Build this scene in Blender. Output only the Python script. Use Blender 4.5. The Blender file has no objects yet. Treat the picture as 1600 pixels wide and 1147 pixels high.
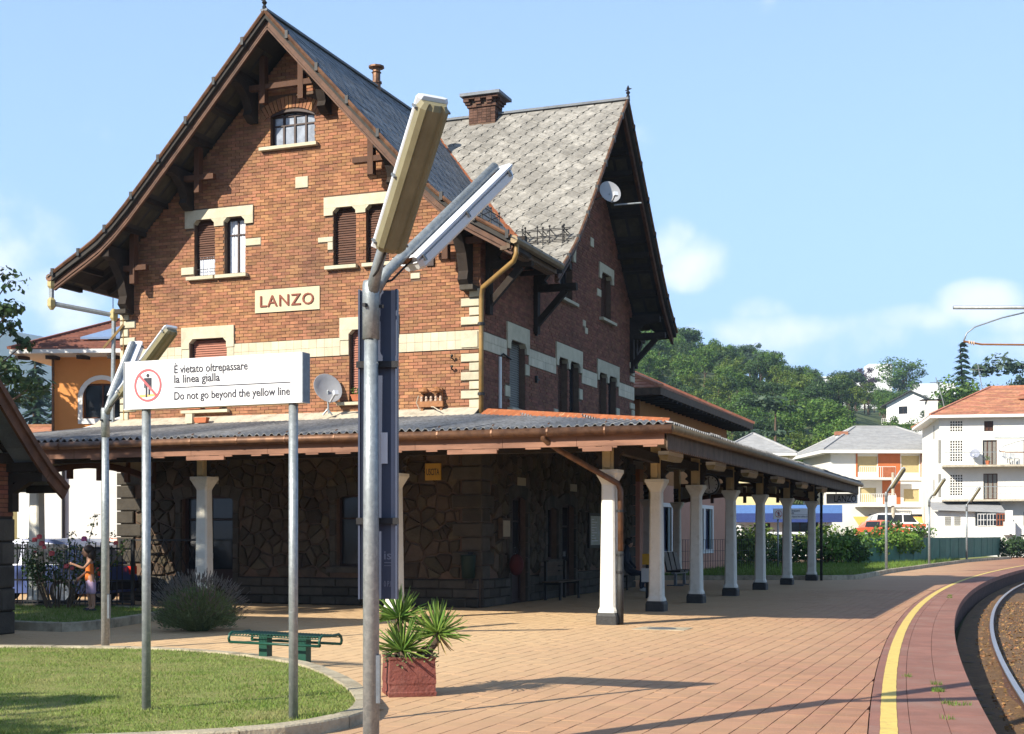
import bpy, math, random
import numpy as np
from mathutils import Vector, Matrix, Quaternion
from mathutils.noise import noise as pnoise
R = math.radians
S = bpy.context.scene
COL = S.collection

# ------------------------------------------------------------------ camera
cd = bpy.data.cameras.new('camera'); cam = bpy.data.objects.new('camera', cd); COL.objects.link(cam)
cam.location = (0, 0, 1.55); cam.rotation_euler = (R(90), 0, 0)
cd.sensor_width = 36; cd.lens = 47.7; cd.shift_x = 0.0; cd.shift_y = 0.1634
cd.clip_start = .1; cd.clip_end = 9000
S.camera = cam

# ------------------------------------------------------------------ light
SUN_EL, SUN_AZ = 31.0, 229.0            # azimuth clockwise from +Y
W = bpy.data.worlds.new('World'); S.world = W; W.use_nodes = True
nt = W.node_tree; N = nt.nodes; LK = nt.links
N.clear()
def nd(t, **k):
    n = N.new(t)
    for a, b in k.items(): setattr(n, a, b)
    return n
def mth(op, a, b=None, clamp=False):
    n = nd('ShaderNodeMath', operation=op, use_clamp=clamp)
    for i, v in enumerate((a, b)):
        if v is None: continue
        if isinstance(v, (int, float)): n.inputs[i].default_value = v
        else: LK.new(v, n.inputs[i])
    return n.outputs[0]
sky = nd('ShaderNodeTexSky', sky_type='NISHITA', sun_disc=False, sun_elevation=R(SUN_EL), sun_rotation=R(SUN_AZ),
         altitude=500, air_density=1.0, dust_density=0.6, ozone_density=1.2)
tc = nd('ShaderNodeTexCoord')
sep = nd('ShaderNodeSeparateXYZ'); LK.new(tc.outputs['Generated'], sep.inputs[0])
# cumulus: lumps low over the horizon, broken up by noise; thin veil all the way round
nz = nd('ShaderNodeTexNoise'); nz.inputs['Scale'].default_value = 9; nz.inputs['Detail'].default_value = 9; nz.inputs['Roughness'].default_value = .55
LK.new(tc.outputs['Generated'], nz.inputs['Vector'])
nz2 = nd('ShaderNodeTexNoise'); nz2.inputs['Scale'].default_value = 26; nz2.inputs['Detail'].default_value = 7
LK.new(tc.outputs['Generated'], nz2.inputs['Vector'])
def lump(dx, dz, sx, sz, flat=.35, amp=1.0):
    """soft cloud lump round the direction (dx, 1, dz); flat-bottomed"""
    v = Vector((dx, 1, dz)).normalized()
    d = nd('ShaderNodeVectorMath', operation='SUBTRACT'); LK.new(tc.outputs['Generated'], d.inputs[0]); d.inputs[1].default_value = v
    s = nd('ShaderNodeSeparateXYZ'); LK.new(d.outputs[0], s.inputs[0])
    x2 = mth('POWER', mth('ABSOLUTE', mth('DIVIDE', s.outputs[0], sx)), 2)
    zu = mth('POWER', mth('MAXIMUM', mth('DIVIDE', s.outputs[2], sz), 0), 2)
    zd = mth('POWER', mth('MAXIMUM', mth('DIVIDE', s.outputs[2], -sz * flat), 0), 2)
    r = mth('ADD', x2, mth('ADD', zu, zd))
    return mth('MULTIPLY', mth('MAXIMUM', mth('SUBTRACT', 1.0, r), 0), amp)
lumps = [(.133, .200, .034, .026, .9, .7), (.120, .214, .022, .022, .9, .65), (.345, .170, .036, .020, .9, .95), (.30, .158, .055, .014, .8, .6), (.375, .160, .03, .022, .8, .5), (.20, .150, .075, .016, 1.1, .75), (.185, .165, .03, .014, .8, .5), (.255, .145, .09, .022, 1.2, .5),
         (-.37, .215, .05, .04, 1.3, .42), (-.40, .25, .04, .03, 1, .3), (-.34, .175, .05, .03, 1.3, .6), (.09, .29, .03, .012, 1, .25), (.186, .39, .012, .012, 1, .35), (-.7, .2, .12, .07, .5, .8), (.75, .2, .13, .07, .5, .8), (.42, .14, .08, .018, 1.2, .6), (-.3, .30, .06, .03, 1, .2)]
acc = None
for l in lumps:
    o = lump(*l); acc = o if acc is None else mth('MAXIMUM', acc, o)
fb = mth('MULTIPLY', mth('SUBTRACT', nz.outputs[0], .5), 1.6)
fb = mth('ADD', fb, mth('MULTIPLY', mth('SUBTRACT', nz2.outputs[0], .5), 1.3))
cl = mth('MULTIPLY', mth('ADD', acc, mth('MULTIPLY', fb, 1.15)), 1.0)
rmp = nd('ShaderNodeMapRange', interpolation_type='SMOOTHSTEP'); LK.new(cl, rmp.inputs[0])
rmp.inputs[1].default_value = .10; rmp.inputs[2].default_value = 1.12
cmask = mth('MULTIPLY', mth('MULTIPLY', rmp.outputs[0], mth('MINIMUM', mth('MULTIPLY', acc, 4), 1)), .92)
veil = mth('MULTIPLY', mth('POWER', mth('SUBTRACT', 1.0, mth('MAXIMUM', mth('MINIMUM', sep.outputs[2], 1.0), 0.0)), 1.3), .95)
mixh = nd('ShaderNodeMix', data_type='RGBA'); LK.new(veil, mixh.inputs[0])
hs = nd('ShaderNodeHueSaturation'); hs.inputs['Saturation'].default_value = .82; hs.inputs['Value'].default_value = 1.0
LK.new(sky.outputs[0], hs.inputs['Color'])
tint = nd('ShaderNodeMix', data_type='RGBA', blend_type='MULTIPLY'); tint.inputs[0].default_value = 1
LK.new(hs.outputs[0], tint.inputs[6]); tint.inputs[7].default_value = (1, 1, 1, 1)
LK.new(tint.outputs[2], mixh.inputs[6]); mixh.inputs[7].default_value = (2.7, 4.5, 7.9, 1)
mixc = nd('ShaderNodeMix', data_type='RGBA'); LK.new(cmask, mixc.inputs[0]); LK.new(mixh.outputs[2], mixc.inputs[6])
mixc.inputs[7].default_value = (7.2, 7.3, 7.8, 1)
bg = nd('ShaderNodeBackground'); bg.inputs[1].default_value = .084; LK.new(mixc.outputs[2], bg.inputs[0])
wo = nd('ShaderNodeOutputWorld'); LK.new(bg.outputs[0], wo.inputs[0])

sd = bpy.data.lights.new('sun', 'SUN'); sd.energy = 5.0; sd.angle = R(.55); sd.color = (1, .93, .80)
so = bpy.data.objects.new('sun', sd); COL.objects.link(so)
SUNV = Vector((math.sin(R(SUN_AZ)) * math.cos(R(SUN_EL)), math.cos(R(SUN_AZ)) * math.cos(R(SUN_EL)), math.sin(R(SUN_EL))))
so.rotation_euler = SUNV.to_track_quat('Z', 'Y').to_euler(); so.location = SUNV * 60

S.view_settings.view_transform = 'Standard'; S.view_settings.look = 'None'
S.view_settings.exposure = 1.14; S.view_settings.gamma = 1; S.view_settings.use_curve_mapping = False
S.render.engine = 'CYCLES'
S.cycles.max_bounces = 6; S.cycles.transparent_max_bounces = 8; S.cycles.use_denoising = True

# ------------------------------------------------------------------ materials
MATS = {}
KA = .79                                   # albedo scale that goes with the exposure above
def dim(c): return tuple(v * KA for v in c) if c else c
def mat(name, col, rough=.8, var=.15, scale=6.0, col2=None, mix=.5, bump=0.0, bscale=40.0, island=0.0, hue=0.0, metal=0.0, spec=.3, transl=0.0,
        stretch=(1, 1, 1), dirt=None, dscale=1.2, dlo=.55, dhi=.75, trans=0.0, emit=0.0, alpha=1.0):
    if name in MATS: return MATS[name]
    col = dim(col); col2 = dim(col2); dirt = dim(dirt)
    m = bpy.data.materials.new(name); m.use_nodes = True; MATS[name] = m
    t = m.node_tree; n = t.nodes; k = t.links; n.clear()
    out = n.new('ShaderNodeOutputMaterial'); b = n.new('ShaderNodeBsdfPrincipled'); k.new(b.outputs[0], out.inputs[0])
    b.inputs['Roughness'].default_value = rough; b.inputs['Metallic'].default_value = metal
    b.inputs['Specular IOR Level'].default_value = spec
    if trans: b.inputs['Transmission Weight'].default_value = trans
    if emit:
        b.inputs['Emission Color'].default_value = (*col, 1); b.inputs['Emission Strength'].default_value = emit
    if alpha < 1: b.inputs['Alpha'].default_value = alpha
    tcn = n.new('ShaderNodeTexCoord'); vec = tcn.outputs['Object']
    if stretch != (1, 1, 1):
        mp = n.new('ShaderNodeMapping'); mp.inputs['Scale'].default_value = stretch; k.new(vec, mp.inputs[0]); vec = mp.outputs[0]
    oi = n.new('ShaderNodeObjectInfo')
    # pieces that share one mesh are told apart by where they stand
    av = n.new('ShaderNodeVectorMath'); av.operation = 'ADD'; k.new(vec, av.inputs[0])
    sc_ = n.new('ShaderNodeVectorMath'); sc_.operation = 'SCALE'; k.new(oi.outputs['Location'], sc_.inputs[0]); sc_.inputs['Scale'].default_value = .37
    k.new(sc_.outputs[0], av.inputs[1]); vec = av.outputs[0]
    tx = n.new('ShaderNodeTexNoise'); tx.inputs['Scale'].default_value = scale; tx.inputs['Detail'].default_value = 6; tx.inputs['Roughness'].default_value = .6
    k.new(vec, tx.inputs['Vector'])
    mr = n.new('ShaderNodeMapRange'); k.new(tx.outputs[0], mr.inputs[0]); mr.inputs[1].default_value = .3; mr.inputs[2].default_value = .7
    mr.inputs[3].default_value = 0; mr.inputs[4].default_value = 1
    mx = n.new('ShaderNodeMix'); mx.data_type = 'RGBA'
    c2 = col2 if col2 else tuple(max(0, c * (1 - var)) for c in col)
    c1 = col if col2 else tuple(min(1, c * (1 + var)) for c in col)
    mx.inputs[6].default_value = (*c1, 1); mx.inputs[7].default_value = (*c2, 1); k.new(mr.outputs[0], mx.inputs[0])
    c = mx.outputs[2]
    if dirt:
        t2 = n.new('ShaderNodeTexNoise'); t2.inputs['Scale'].default_value = dscale; t2.inputs['Detail'].default_value = 8; t2.inputs['Roughness'].default_value = .65
        k.new(vec, t2.inputs['Vector'])
        m2 = n.new('ShaderNodeMapRange'); k.new(t2.outputs[0], m2.inputs[0]); m2.inputs[1].default_value = dlo; m2.inputs[2].default_value = dhi
        x2 = n.new('ShaderNodeMix'); x2.data_type = 'RGBA'; k.new(m2.outputs[0], x2.inputs[0]); k.new(c, x2.inputs[6]); x2.inputs[7].default_value = (*dirt, 1)
        c = x2.outputs[2]
    if island or hue:
        g = n.new('ShaderNodeNewGeometry')
        ad = n.new('ShaderNodeMath'); ad.operation = 'ADD'; k.new(g.outputs['Random Per Island'], ad.inputs[0]); k.new(oi.outputs['Random'], ad.inputs[1])
        fr = n.new('ShaderNodeMath'); fr.operation = 'FRACT'; k.new(ad.outputs[0], fr.inputs[0])
        hv = n.new('ShaderNodeHueSaturation'); k.new(c, hv.inputs['Color'])
        m3 = n.new('ShaderNodeMapRange'); k.new(fr.outputs[0], m3.inputs[0]); m3.inputs[3].default_value = 1 - island; m3.inputs[4].default_value = 1 + island
        k.new(m3.outputs[0], hv.inputs['Value'])
        if hue:
            f2 = n.new('ShaderNodeMath'); f2.operation = 'MULTIPLY'; k.new(fr.outputs[0], f2.inputs[0]); f2.inputs[1].default_value = 7.31
            f3 = n.new('ShaderNodeMath'); f3.operation = 'FRACT'; k.new(f2.outputs[0], f3.inputs[0])
            m4 = n.new('ShaderNodeMapRange'); k.new(f3.outputs[0], m4.inputs[0]); m4.inputs[3].default_value = .5 - hue; m4.inputs[4].default_value = .5 + hue
            k.new(m4.outputs[0], hv.inputs['Hue'])
        c = hv.outputs[0]
    k.new(c, b.inputs['Base Color'])
    if bump:
        t3 = n.new('ShaderNodeTexNoise'); t3.inputs['Scale'].default_value = bscale; t3.inputs['Detail'].default_value = 5
        k.new(vec, t3.inputs['Vector'])
        bp = n.new('ShaderNodeBump'); bp.inputs['Strength'].default_value = bump; bp.inputs['Distance'].default_value = .02
        k.new(t3.outputs[0], bp.inputs['Height']); k.new(bp.outputs[0], b.inputs['Normal'])
    if transl:
        tr = n.new('ShaderNodeBsdfTranslucent'); k.new(c, tr.inputs[0])
        ms = n.new('ShaderNodeMixShader'); ms.inputs[0].default_value = transl
        k.new(b.outputs[0], ms.inputs[1]); k.new(tr.outputs[0], ms.inputs[2]); k.new(ms.outputs[0], out.inputs[0])
    return m

M = {}
def dm(k, *a, **kw): M[k] = mat(k, *a, **kw)
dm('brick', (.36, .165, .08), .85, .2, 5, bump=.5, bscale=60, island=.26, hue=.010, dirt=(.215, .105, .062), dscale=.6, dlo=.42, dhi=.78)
dm('brick_shade', (.23, .088, .052), .85, .22, 5, bump=.5, bscale=60, island=.26, hue=.008, dirt=(.145, .062, .042), dscale=.6, dlo=.45, dhi=.8)  # darker copy of brick: the platform-side wall's shade is put into the colour
dm('mortar', (.15, .095, .065), .95, .2, 8, bump=.5)
dm('brick_old', (.105, .055, .038), .9, .3, 5, bump=.5, island=.4)
dm('render_patch', (.46, .36, .25), .95, .2, 4, bump=.3)
dm('limestone', (.56, .50, .36), .8, .12, 4, bump=.25, bscale=30, island=.08, dirt=(.36, .31, .22), dscale=1.5, dlo=.55, dhi=.8)
dm('tile_band', (.58, .50, .35), .55, .1, 5, island=.10, dirt=(.42, .32, .2), dscale=2, dlo=.55, dhi=.85)
dm('rubble', (.088, .066, .043), .9, .3, 3, bump=.8, bscale=25, island=.38, hue=.018)
dm('rubble_joint', (.032, .026, .02), .95, .2, 5, bump=.5)
dm('dark_stone', (.075, .064, .05), .9, .25, 4, bump=.6, bscale=30, island=.3)
dm('timber', (.085, .036, .018), .75, .35, 3, bump=.4, bscale=50, stretch=(1, 1, .25), dirt=(.15, .07, .035), dscale=3, dlo=.5, dhi=.8)
dm('old_timber', (.032, .022, .016), .85, .3, 5, bump=.4, bscale=50)
dm('bargeboard', (.105, .048, .026), .65, .4, 4, bump=.3, bscale=60, dirt=(.20, .095, .045), dscale=5, dlo=.58, dhi=.78)
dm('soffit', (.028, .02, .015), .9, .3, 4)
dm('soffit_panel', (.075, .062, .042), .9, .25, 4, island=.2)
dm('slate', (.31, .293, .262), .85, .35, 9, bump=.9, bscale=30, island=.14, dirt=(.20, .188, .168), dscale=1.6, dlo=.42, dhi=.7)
dm('slate_dark', (.15, .165, .185), .6, .25, 5, bump=.6, bscale=30, island=.22, dirt=(.22, .23, .24), dscale=2.5, dlo=.5, dhi=.8)  # darker bluish copy of slate, with one slope's grazing light put into colour
dm('roof_under', (.05, .045, .04), .9)
dm('copper', (.17, .085, .045), .5, .3, 6, metal=.35, bump=.1, dirt=(.10, .05, .03), dscale=6, dlo=.45, dhi=.7)
dm('old_gutter', (.20, .15, .09), .5, .25, 6, metal=.5, bump=.1)
dm('yellow_pipe', (.33, .20, .065), .5, .15, 4, metal=.1, dirt=(.19, .115, .05), dscale=3, dlo=.45, dhi=.7)
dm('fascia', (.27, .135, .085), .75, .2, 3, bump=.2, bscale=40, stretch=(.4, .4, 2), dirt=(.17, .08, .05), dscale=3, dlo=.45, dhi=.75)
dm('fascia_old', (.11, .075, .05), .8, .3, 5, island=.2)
dm('corrugated', (.27, .265, .26), .85, .3, 9, bump=.3, bscale=50, dirt=(.15, .14, .12), dscale=4, dlo=.5, dhi=.7)
dm('rust_sheet', (.33, .105, .04), .75, .3, 6, bump=.3, dirt=(.50, .36, .2), dscale=7, dlo=.6, dhi=.7)
dm('concrete_top', (.50, .44, .34), .9, .2, 5, bump=.4, dirt=(.3, .26, .2), dscale=5)
dm('white_paint', (.76, .73, .64), .6, .06, 5, bump=.25, bscale=30, dirt=(.52, .47, .36), dscale=3.5, dlo=.55, dhi=.8)
dm('cream_paint', (.60, .46, .25), .65, .1, 5)
dm('cream_panel', (.42, .36, .25), .85, .12, 3)
dm('ceiling', (.28, .25, .19), .85, .15, 2)
dm('plinth_black', (.035, .034, .033), .6, .3, 12, bump=.3)
dm('galv', (.33, .36, .37), .5, .16, 25, metal=.55, bump=.1, bscale=80, dirt=(.42, .45, .46), dscale=20, dlo=.5, dhi=.6)
dm('galv_dark', (.22, .24, .26), .5, .15, 20, metal=.5)
dm('sign_white', (.80, .80, .80), .35, .02, 3)
dm('sign_grey', (.75, .75, .78), .45, .05, 4)
dm('sign_black', (.03, .03, .045), .5)
dm('sign_red', (.62, .12, .13), .5)
dm('sign_yellow', (.80, .55, .16), .5)
dm('panel_blue', (.06, .072, .115), .45, .08, 3)
dm('panel_lip', (.24, .26, .33), .5, .08, 3)
dm('diffuser_shaded', (.25, .22, .13), .4, .14, 8, dirt=(.19, .16, .09), dscale=3)  # golden plastic, darkened: the shade on the underside is put into the colour
dm('diffuser', (.78, .79, .80), .22, .04, 5, spec=.5)
dm('lamp_body', (.72, .74, .78), .4, .05, 5)
dm('lamp_rust', (.30, .13, .05), .7, .3, 8)
dm('letter_brown', (.22, .06, .035), .7, .1)
dm('plaque_cream', (.62, .52, .34), .7, .06)
dm('shutter_brown', (.10, .042, .024), .7, .25, 12, stretch=(.3, .3, 3), island=.2)
dm('shutter_salmon', (.36, .14, .09), .65, .1, 6)
dm('window_frame', (.045, .022, .018), .55, .2)
dm('glass', (.02, .022, .026), .12, .2, 1.5, spec=.35)
dm('glass_light', (.30, .33, .38), .12, .3, 6, spec=.7)
dm('curtain', (.72, .74, .80), .85, .14, 14, stretch=(3, 3, .2))
dm('hole', (.008, .007, .007), .95)
dm('terracotta', (.42, .13, .055), .8, .2, 5, bump=.2, island=.2)
dm('dish_grey', (.42, .42, .43), .5, .06, 5)
dm('joint_yellow', (.46, .38, .17), .6, .15)
dm('porcelain', (.55, .40, .30), .4, .15)
dm('iron', (.018, .017, .018), .55, .3)
dm('uscita', (.62, .36, .06), .6, .08, 3)
dm('bin_green', (.006, .022, .017), .6, .2)
dm('bench_green', (.008, .062, .038), .4, .15, 8, spec=.4)
dm('planter', (.205, .062, .046), .85, .25, 7, bump=.6, bscale=35, dirt=(.29, .125, .095), dscale=3, dlo=.5, dhi=.8)
dm('soil', (.06, .045, .03), .95, .3, 20, bump=.6)
dm('yucca', (.19, .31, .06), .42, .2, 3, island=.35, hue=.025, transl=.25, spec=.45)
dm('yucca_dry', (.36, .26, .11), .8, .2, 3, island=.3)
dm('bark', (.11, .075, .05), .95, .3, 8, bump=.8, bscale=20)
dm('lavender', (.17, .215, .09), .8, .25, 3, island=.35, hue=.015, transl=.25)
dm('lavender_flower', (.20, .185, .165), .8, .2, 3, island=.3)
dm('grass', (.18, .29, .04), .7, .2, 2.2, col2=(.31, .35, .11), island=.34, hue=.02, transl=.35, dirt=(.44, .37, .17), dscale=.9, dlo=.55, dhi=.75)
dm('lawn', (.17, .22, .045), .95, .3, 3, col2=(.30, .27, .10), bump=.6, bscale=60)
dm('verge_grass', (.13, .24, .03), .7, .2, 1.2, col2=(.17, .24, .05), island=.3, hue=.02, transl=.3)
dm('kerb', (.44, .38, .27), .9, .25, 5, bump=.6, bscale=35, island=.10, dirt=(.22, .19, .13), dscale=2.5, dlo=.5, dhi=.75)
dm('paver_bed', (.24, .14, .085), .95, .3, 6, bump=.4)
dm('yellow_line', (.74, .55, .15), .75, .1, 6, dirt=(.42, .27, .12), dscale=9, dlo=.56, dhi=.74)
dm('edge_slab', (.28, .13, .095), .85, .2, 3, bump=.3, bscale=40, island=.08, dirt=(.36, .22, .17), dscale=1.5, dlo=.5, dhi=.75)
dm('edge_face', (.10, .055, .045), .95, .3, 5, bump=.5)
dm('ballast', (.22, .125, .055), .95, .35, 10, col2=(.10, .055, .03), bump=1.0, bscale=25, dirt=(.30, .19, .09), dscale=2)
dm('ballast_stone', (.24, .135, .06), .95, .3, 4, island=.5, hue=.02)
dm('rail', (.42, .42, .44), .3, .1, 8, metal=.85)
dm('rail_web', (.10, .05, .035), .8, .3, 8)
dm('sleeper', (.12, .075, .045), .9, .3, 5, bump=.5)
dm('earth', (.10, .125, .045), .95, .3, .4, col2=(.075, .105, .03))
dm('asphalt', (.06, .06, .06), .9, .2, 3)
dm('orange_wall', (.70, .29, .085), .85, .05, 2, bump=.1)
dm('orange_wall2', (.42, .175, .05), .85, .06, 2, bump=.1)
dm('pink_wall', (.56, .29, .20), .85, .06, 2, bump=.1)  # pink lower wall of the orange house, reflected light put into its paleness
dm('white_wall', (.78, .76, .70), .85, .05, 1.5, bump=.1, dirt=(.62, .60, .54), dscale=.5, dlo=.6, dhi=.9)
dm('yellow_wall', (.66, .56, .30), .85, .06, 1.5, bump=.1)
dm('brown_panel', (.50, .145, .045), .8, .06, 2)
dm('roof_tile', (.42, .185, .105), .85, .22, 4, island=.28, hue=.012, bump=.2, dirt=(.50, .31, .2), dscale=3, dlo=.55, dhi=.75)
dm('roof_tile_dark', (.20, .075, .05), .85, .25, 4, island=.25)
dm('grey_roof', (.36, .36, .36), .8, .12, 3, island=.1)
dm('solar', (.20, .27, .42), .18, .1, 2, spec=.7)
dm('white_trim', (.80, .79, .76), .6, .04)
dm('blind_cream', (.62, .50, .26), .8, .08)
dm('shutter_grey', (.26, .25, .22), .7, .1)
dm('shutter_blue', (.06, .075, .15), .6, .15)
dm('shutter_teal', (.20, .26, .26), .6, .1)
dm('awning', (.75, .42, .10), .8, .06)
dm('green_cloth', (.03, .19, .13), .8, .1)
dm('blue_fascia', (.11, .22, .50), .5, .1)
dm('blue_dark', (.035, .06, .20), .5, .1)
dm('fence_green', (.07, .18, .13), .7, .2, 2, island=.12, dirt=(.10, .21, .16), dscale=1)
dm('bridge_blue', (.45, .55, .57), .6, .1)
dm('leaf', (.10, .185, .03), .55, .2, .8, island=.35, hue=.02, transl=.3)
dm('leaf_dark', (.05, .095, .028), .55, .2, .8, island=.35, hue=.015, transl=.25)
dm('leaf_yellow', (.13, .19, .03), .55, .2, .8, island=.35, hue=.02, transl=.3)
dm('leaf_blue', (.075, .12, .07), .6, .2, .8, island=.3, hue=.01, transl=.2)
dm('leaf_purple', (.06, .03, .05), .6, .2, .8, island=.3)
dm('conifer', (.028, .062, .032), .6, .2, .8, island=.35)
dm('ivy', (.15, .27, .04), .5, .2, .8, island=.35, hue=.02, transl=.35)
dm('hedge', (.055, .12, .025), .55, .2, .8, island=.35, transl=.25)
dm('hill', (.04, .065, .02), .95, .3, .05, col2=(.06, .075, .025))
dm('mountain', (.035, .05, .025), .95, .3, .01, col2=(.055, .06, .03))
dm('rose', (.70, .13, .14), .6, .15, 4, island=.2)
dm('rose_pink', (.60, .12, .30), .6, .15, 4, island=.2)
dm('skin', (.50, .27, .17), .55, .05)
dm('hair', (.022, .013, .01), .5, .3, 20)
dm('top_orange', (.75, .18, .03), .8, .08)
dm('shorts_pink', (.60, .42, .58), .8, .06)
dm('shoe', (.04, .035, .05), .6)
dm('cloth_dark', (.03, .035, .055), .85)
dm('car_blue', (.05, .08, .22), .25, .05, 2, spec=.6)
dm('car_dark', (.02, .022, .03), .25, .05, 2, spec=.6)
dm('car_silver', (.34, .38, .46), .25, .05, 2, spec=.6)
dm('car_white', (.78, .78, .78), .3, .03, 2, spec=.5)
dm('car_red', (.60, .09, .03), .35, .05, 2, spec=.5)
dm('tail_lamp', (.70, .04, .02), .2, .05, 2, spec=.6)
dm('tyre', (.015, .015, .015), .8)
dm('bag_red', (.085, .012, .010), .85, .2)
dm('machine_yellow', (.72, .40, .03), .5)
dm('snow_white', (.84, .84, .84), .7, .03)

# ------------------------------------------------------------------ helpers
class MB:
    """collects boxes, bars, tubes, prisms; build() links them as ONE mesh object"""
    def __init__(s, T=None): s.V = []; s.F = []; s.I = []; s.T = T
    def v(s, p):
        s.V.append(tuple(s.T(*p)) if s.T else tuple(p)); return len(s.V) - 1
    def f(s, idx, m=0): s.F.append(tuple(idx)); s.I.append(m)
    def quad(s, a, b, c, d, m=0): s.f([s.v(a), s.v(b), s.v(c), s.v(d)], m)
    def poly(s, pts, m=0): s.f([s.v(p) for p in pts], m)
    def box(s, x0, x1, y0, y1, z0, z1, m=0, skip=''):
        i = [s.v(p) for p in ((x0, y0, z0), (x1, y0, z0), (x1, y1, z0), (x0, y1, z0), (x0, y0, z1), (x1, y0, z1), (x1, y1, z1), (x0, y1, z1))]
        for k, q in (('b', (0, 3, 2, 1)), ('t', (4, 5, 6, 7)), ('f', (0, 1, 5, 4)), ('r', (1, 2, 6, 5)), ('k', (2, 3, 7, 6)), ('l', (3, 0, 4, 7))):
            if k not in skip: s.f([i[j] for j in q], m)
    def loft(s, rings, m=0, caps=True, closed=True):
        ids = [[s.v(p) for p in r] for r in rings]
        n = len(ids[0])
        for a, b in zip(ids, ids[1:]):
            for j in range(n if closed else n - 1):
                k = (j + 1) % n; s.f((a[j], a[k], b[k], b[j]), m)
        if caps:
            s.f(tuple(reversed(ids[0])), m); s.f(tuple(ids[-1]), m)
    def prism(s, pts, n0, n1, m=0):
        """2-D outline (first, third axis) extruded along the second axis"""
        s.loft([[(x, n0, z) for x, z in pts], [(x, n1, z) for x, z in pts]], m)
    def bar(s, p, q, w, h, m=0, up=(0, 0, 1), w2=None, h2=None):
        p = Vector(p); q = Vector(q); d = (q - p).normalized(); u = Vector(up)
        if abs(d.dot(u)) > .98: u = Vector((1, 0, 0))
        r = d.cross(u).normalized(); u = r.cross(d)
        w2 = w if w2 is None else w2; h2 = h if h2 is None else h2
        ring = lambda c, a, b: [c - r * a / 2 - u * b / 2, c + r * a / 2 - u * b / 2, c + r * a / 2 + u * b / 2, c - r * a / 2 + u * b / 2]
        s.loft([ring(p, w, h), ring(q, w2, h2)], m)
    def tube(s, pts, r, n=8, m=0, caps=True):
        pts = [Vector(p) for p in pts]; rs = r if isinstance(r, (list, tuple)) else [r] * len(pts)
        rings = []; u = None
        for i, p in enumerate(pts):
            d = (pts[min(i + 1, len(pts) - 1)] - pts[max(i - 1, 0)]).normalized()
            if u is None:
                u = d.cross(Vector((0, 0, 1)))
                if u.length < .05: u = d.cross(Vector((1, 0, 0)))
            u = (u - d * u.dot(d)).normalized(); w = d.cross(u)
            rings.append([p + (u * math.cos(2 * math.pi * j / n) + w * math.sin(2 * math.pi * j / n)) * rs[i] for j in range(n)])
        s.loft(rings, m, caps)
    def lathe(s, prof, n=12, c=(0, 0, 0), m=0, axis='z'):
        rings = []
        for r, h in prof:
            rg = []
            for j in range(n):
                a = 2 * math.pi * j / n; x, y = r * math.cos(a), r * math.sin(a)
                rg.append((c[0] + x, c[1] + y, c[2] + h) if axis == 'z' else (c[0] + x, c[1] - h, c[2] + y) if axis == 'y' else (c[0] + h, c[1] + x, c[2] + y))
            rings.append(rg)
        s.loft(rings, m)
    def ell(s, c, r, n=10, k=7, m=0):
        prof = []
        for i in range(k):
            t = math.pi * (i + .5 * 0) / (k - 1); prof.append((max(math.sin(t), .02), -math.cos(t)))
        rings = [[(c[0] + a * r[0] * math.cos(2 * math.pi * j / n), c[1] + a * r[1] * math.sin(2 * math.pi * j / n), c[2] + h * r[2]) for j in range(n)] for a, h in prof]
        s.loft(rings, m)
    def mesh(s, name, mats, smooth=False):
        me = bpy.data.meshes.new(name); me.from_pydata(s.V, [], s.F)
        if not isinstance(mats, (list, tuple)): mats = [mats]
        for mm in mats: me.materials.append(M[mm] if isinstance(mm, str) else mm)
        if len(mats) > 1: me.polygons.foreach_set('material_index', s.I)
        if smooth: me.polygons.foreach_set('use_smooth', [True] * len(me.polygons))
        me.update(); return me
    def build(s, name, mats, parent=None, loc=None, rz=None, smooth=False, **kw):
        return link(name, s.mesh(name, mats, smooth), parent, loc, rz, **kw)

CH = {}
def link(name, me, parent=None, loc=None, rz=None, **kw):
    o = bpy.data.objects.new(name, me); COL.objects.link(o)
    if parent is not None: o.parent = parent; CH.setdefault(parent.name, []).append(o)
    if loc is not None: o.location = loc
    if rz is not None: o.rotation_euler = (0, 0, rz)
    for k, v in kw.items(): o[k] = v
    return o
def thing(name, label, cat, loc=(0, 0, 0), rz=0.0, group=None):
    o = bpy.data.objects.new(name, None); COL.objects.link(o); o.location = loc; o.rotation_euler = (0, 0, rz)
    o.empty_display_size = .2; o['label'] = label; o['category'] = cat
    if group: o['group'] = group
    return o
def tag(o, label, cat, group=None):
    o['label'] = label; o['category'] = cat
    if group: o['group'] = group
    return o
def copy_tree(o, parent=None, **kw):
    kids = CH.get(o.name, [])
    c = o.copy(); COL.objects.link(c)
    if parent is not None: c.parent = parent; CH.setdefault(parent.name, []).append(c)
    for k, v in kw.items(): c[k] = v
    for k in kids: copy_tree(k, c)
    return c

UX, UY = .935, -.355; VX, VY = .355, .935          # the station's axes on the ground
RZ = math.atan2(UY, UX)
SO = (-.67, 28.6, 0.0)                             # corner of its brick walls
def wl(x, y, z=0): return Vector((SO[0] + UX * x + VX * y, SO[1] + UY * x + VY * y, z))   # station axes -> world
def TF(off=0.0): return lambda a, n, z: (a, -n + off, z)                                  # front wall: along, outward, up
def TR(off=0.0): return lambda a, n, z: (n + off, a, z)                                    # platform-side wall

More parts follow.
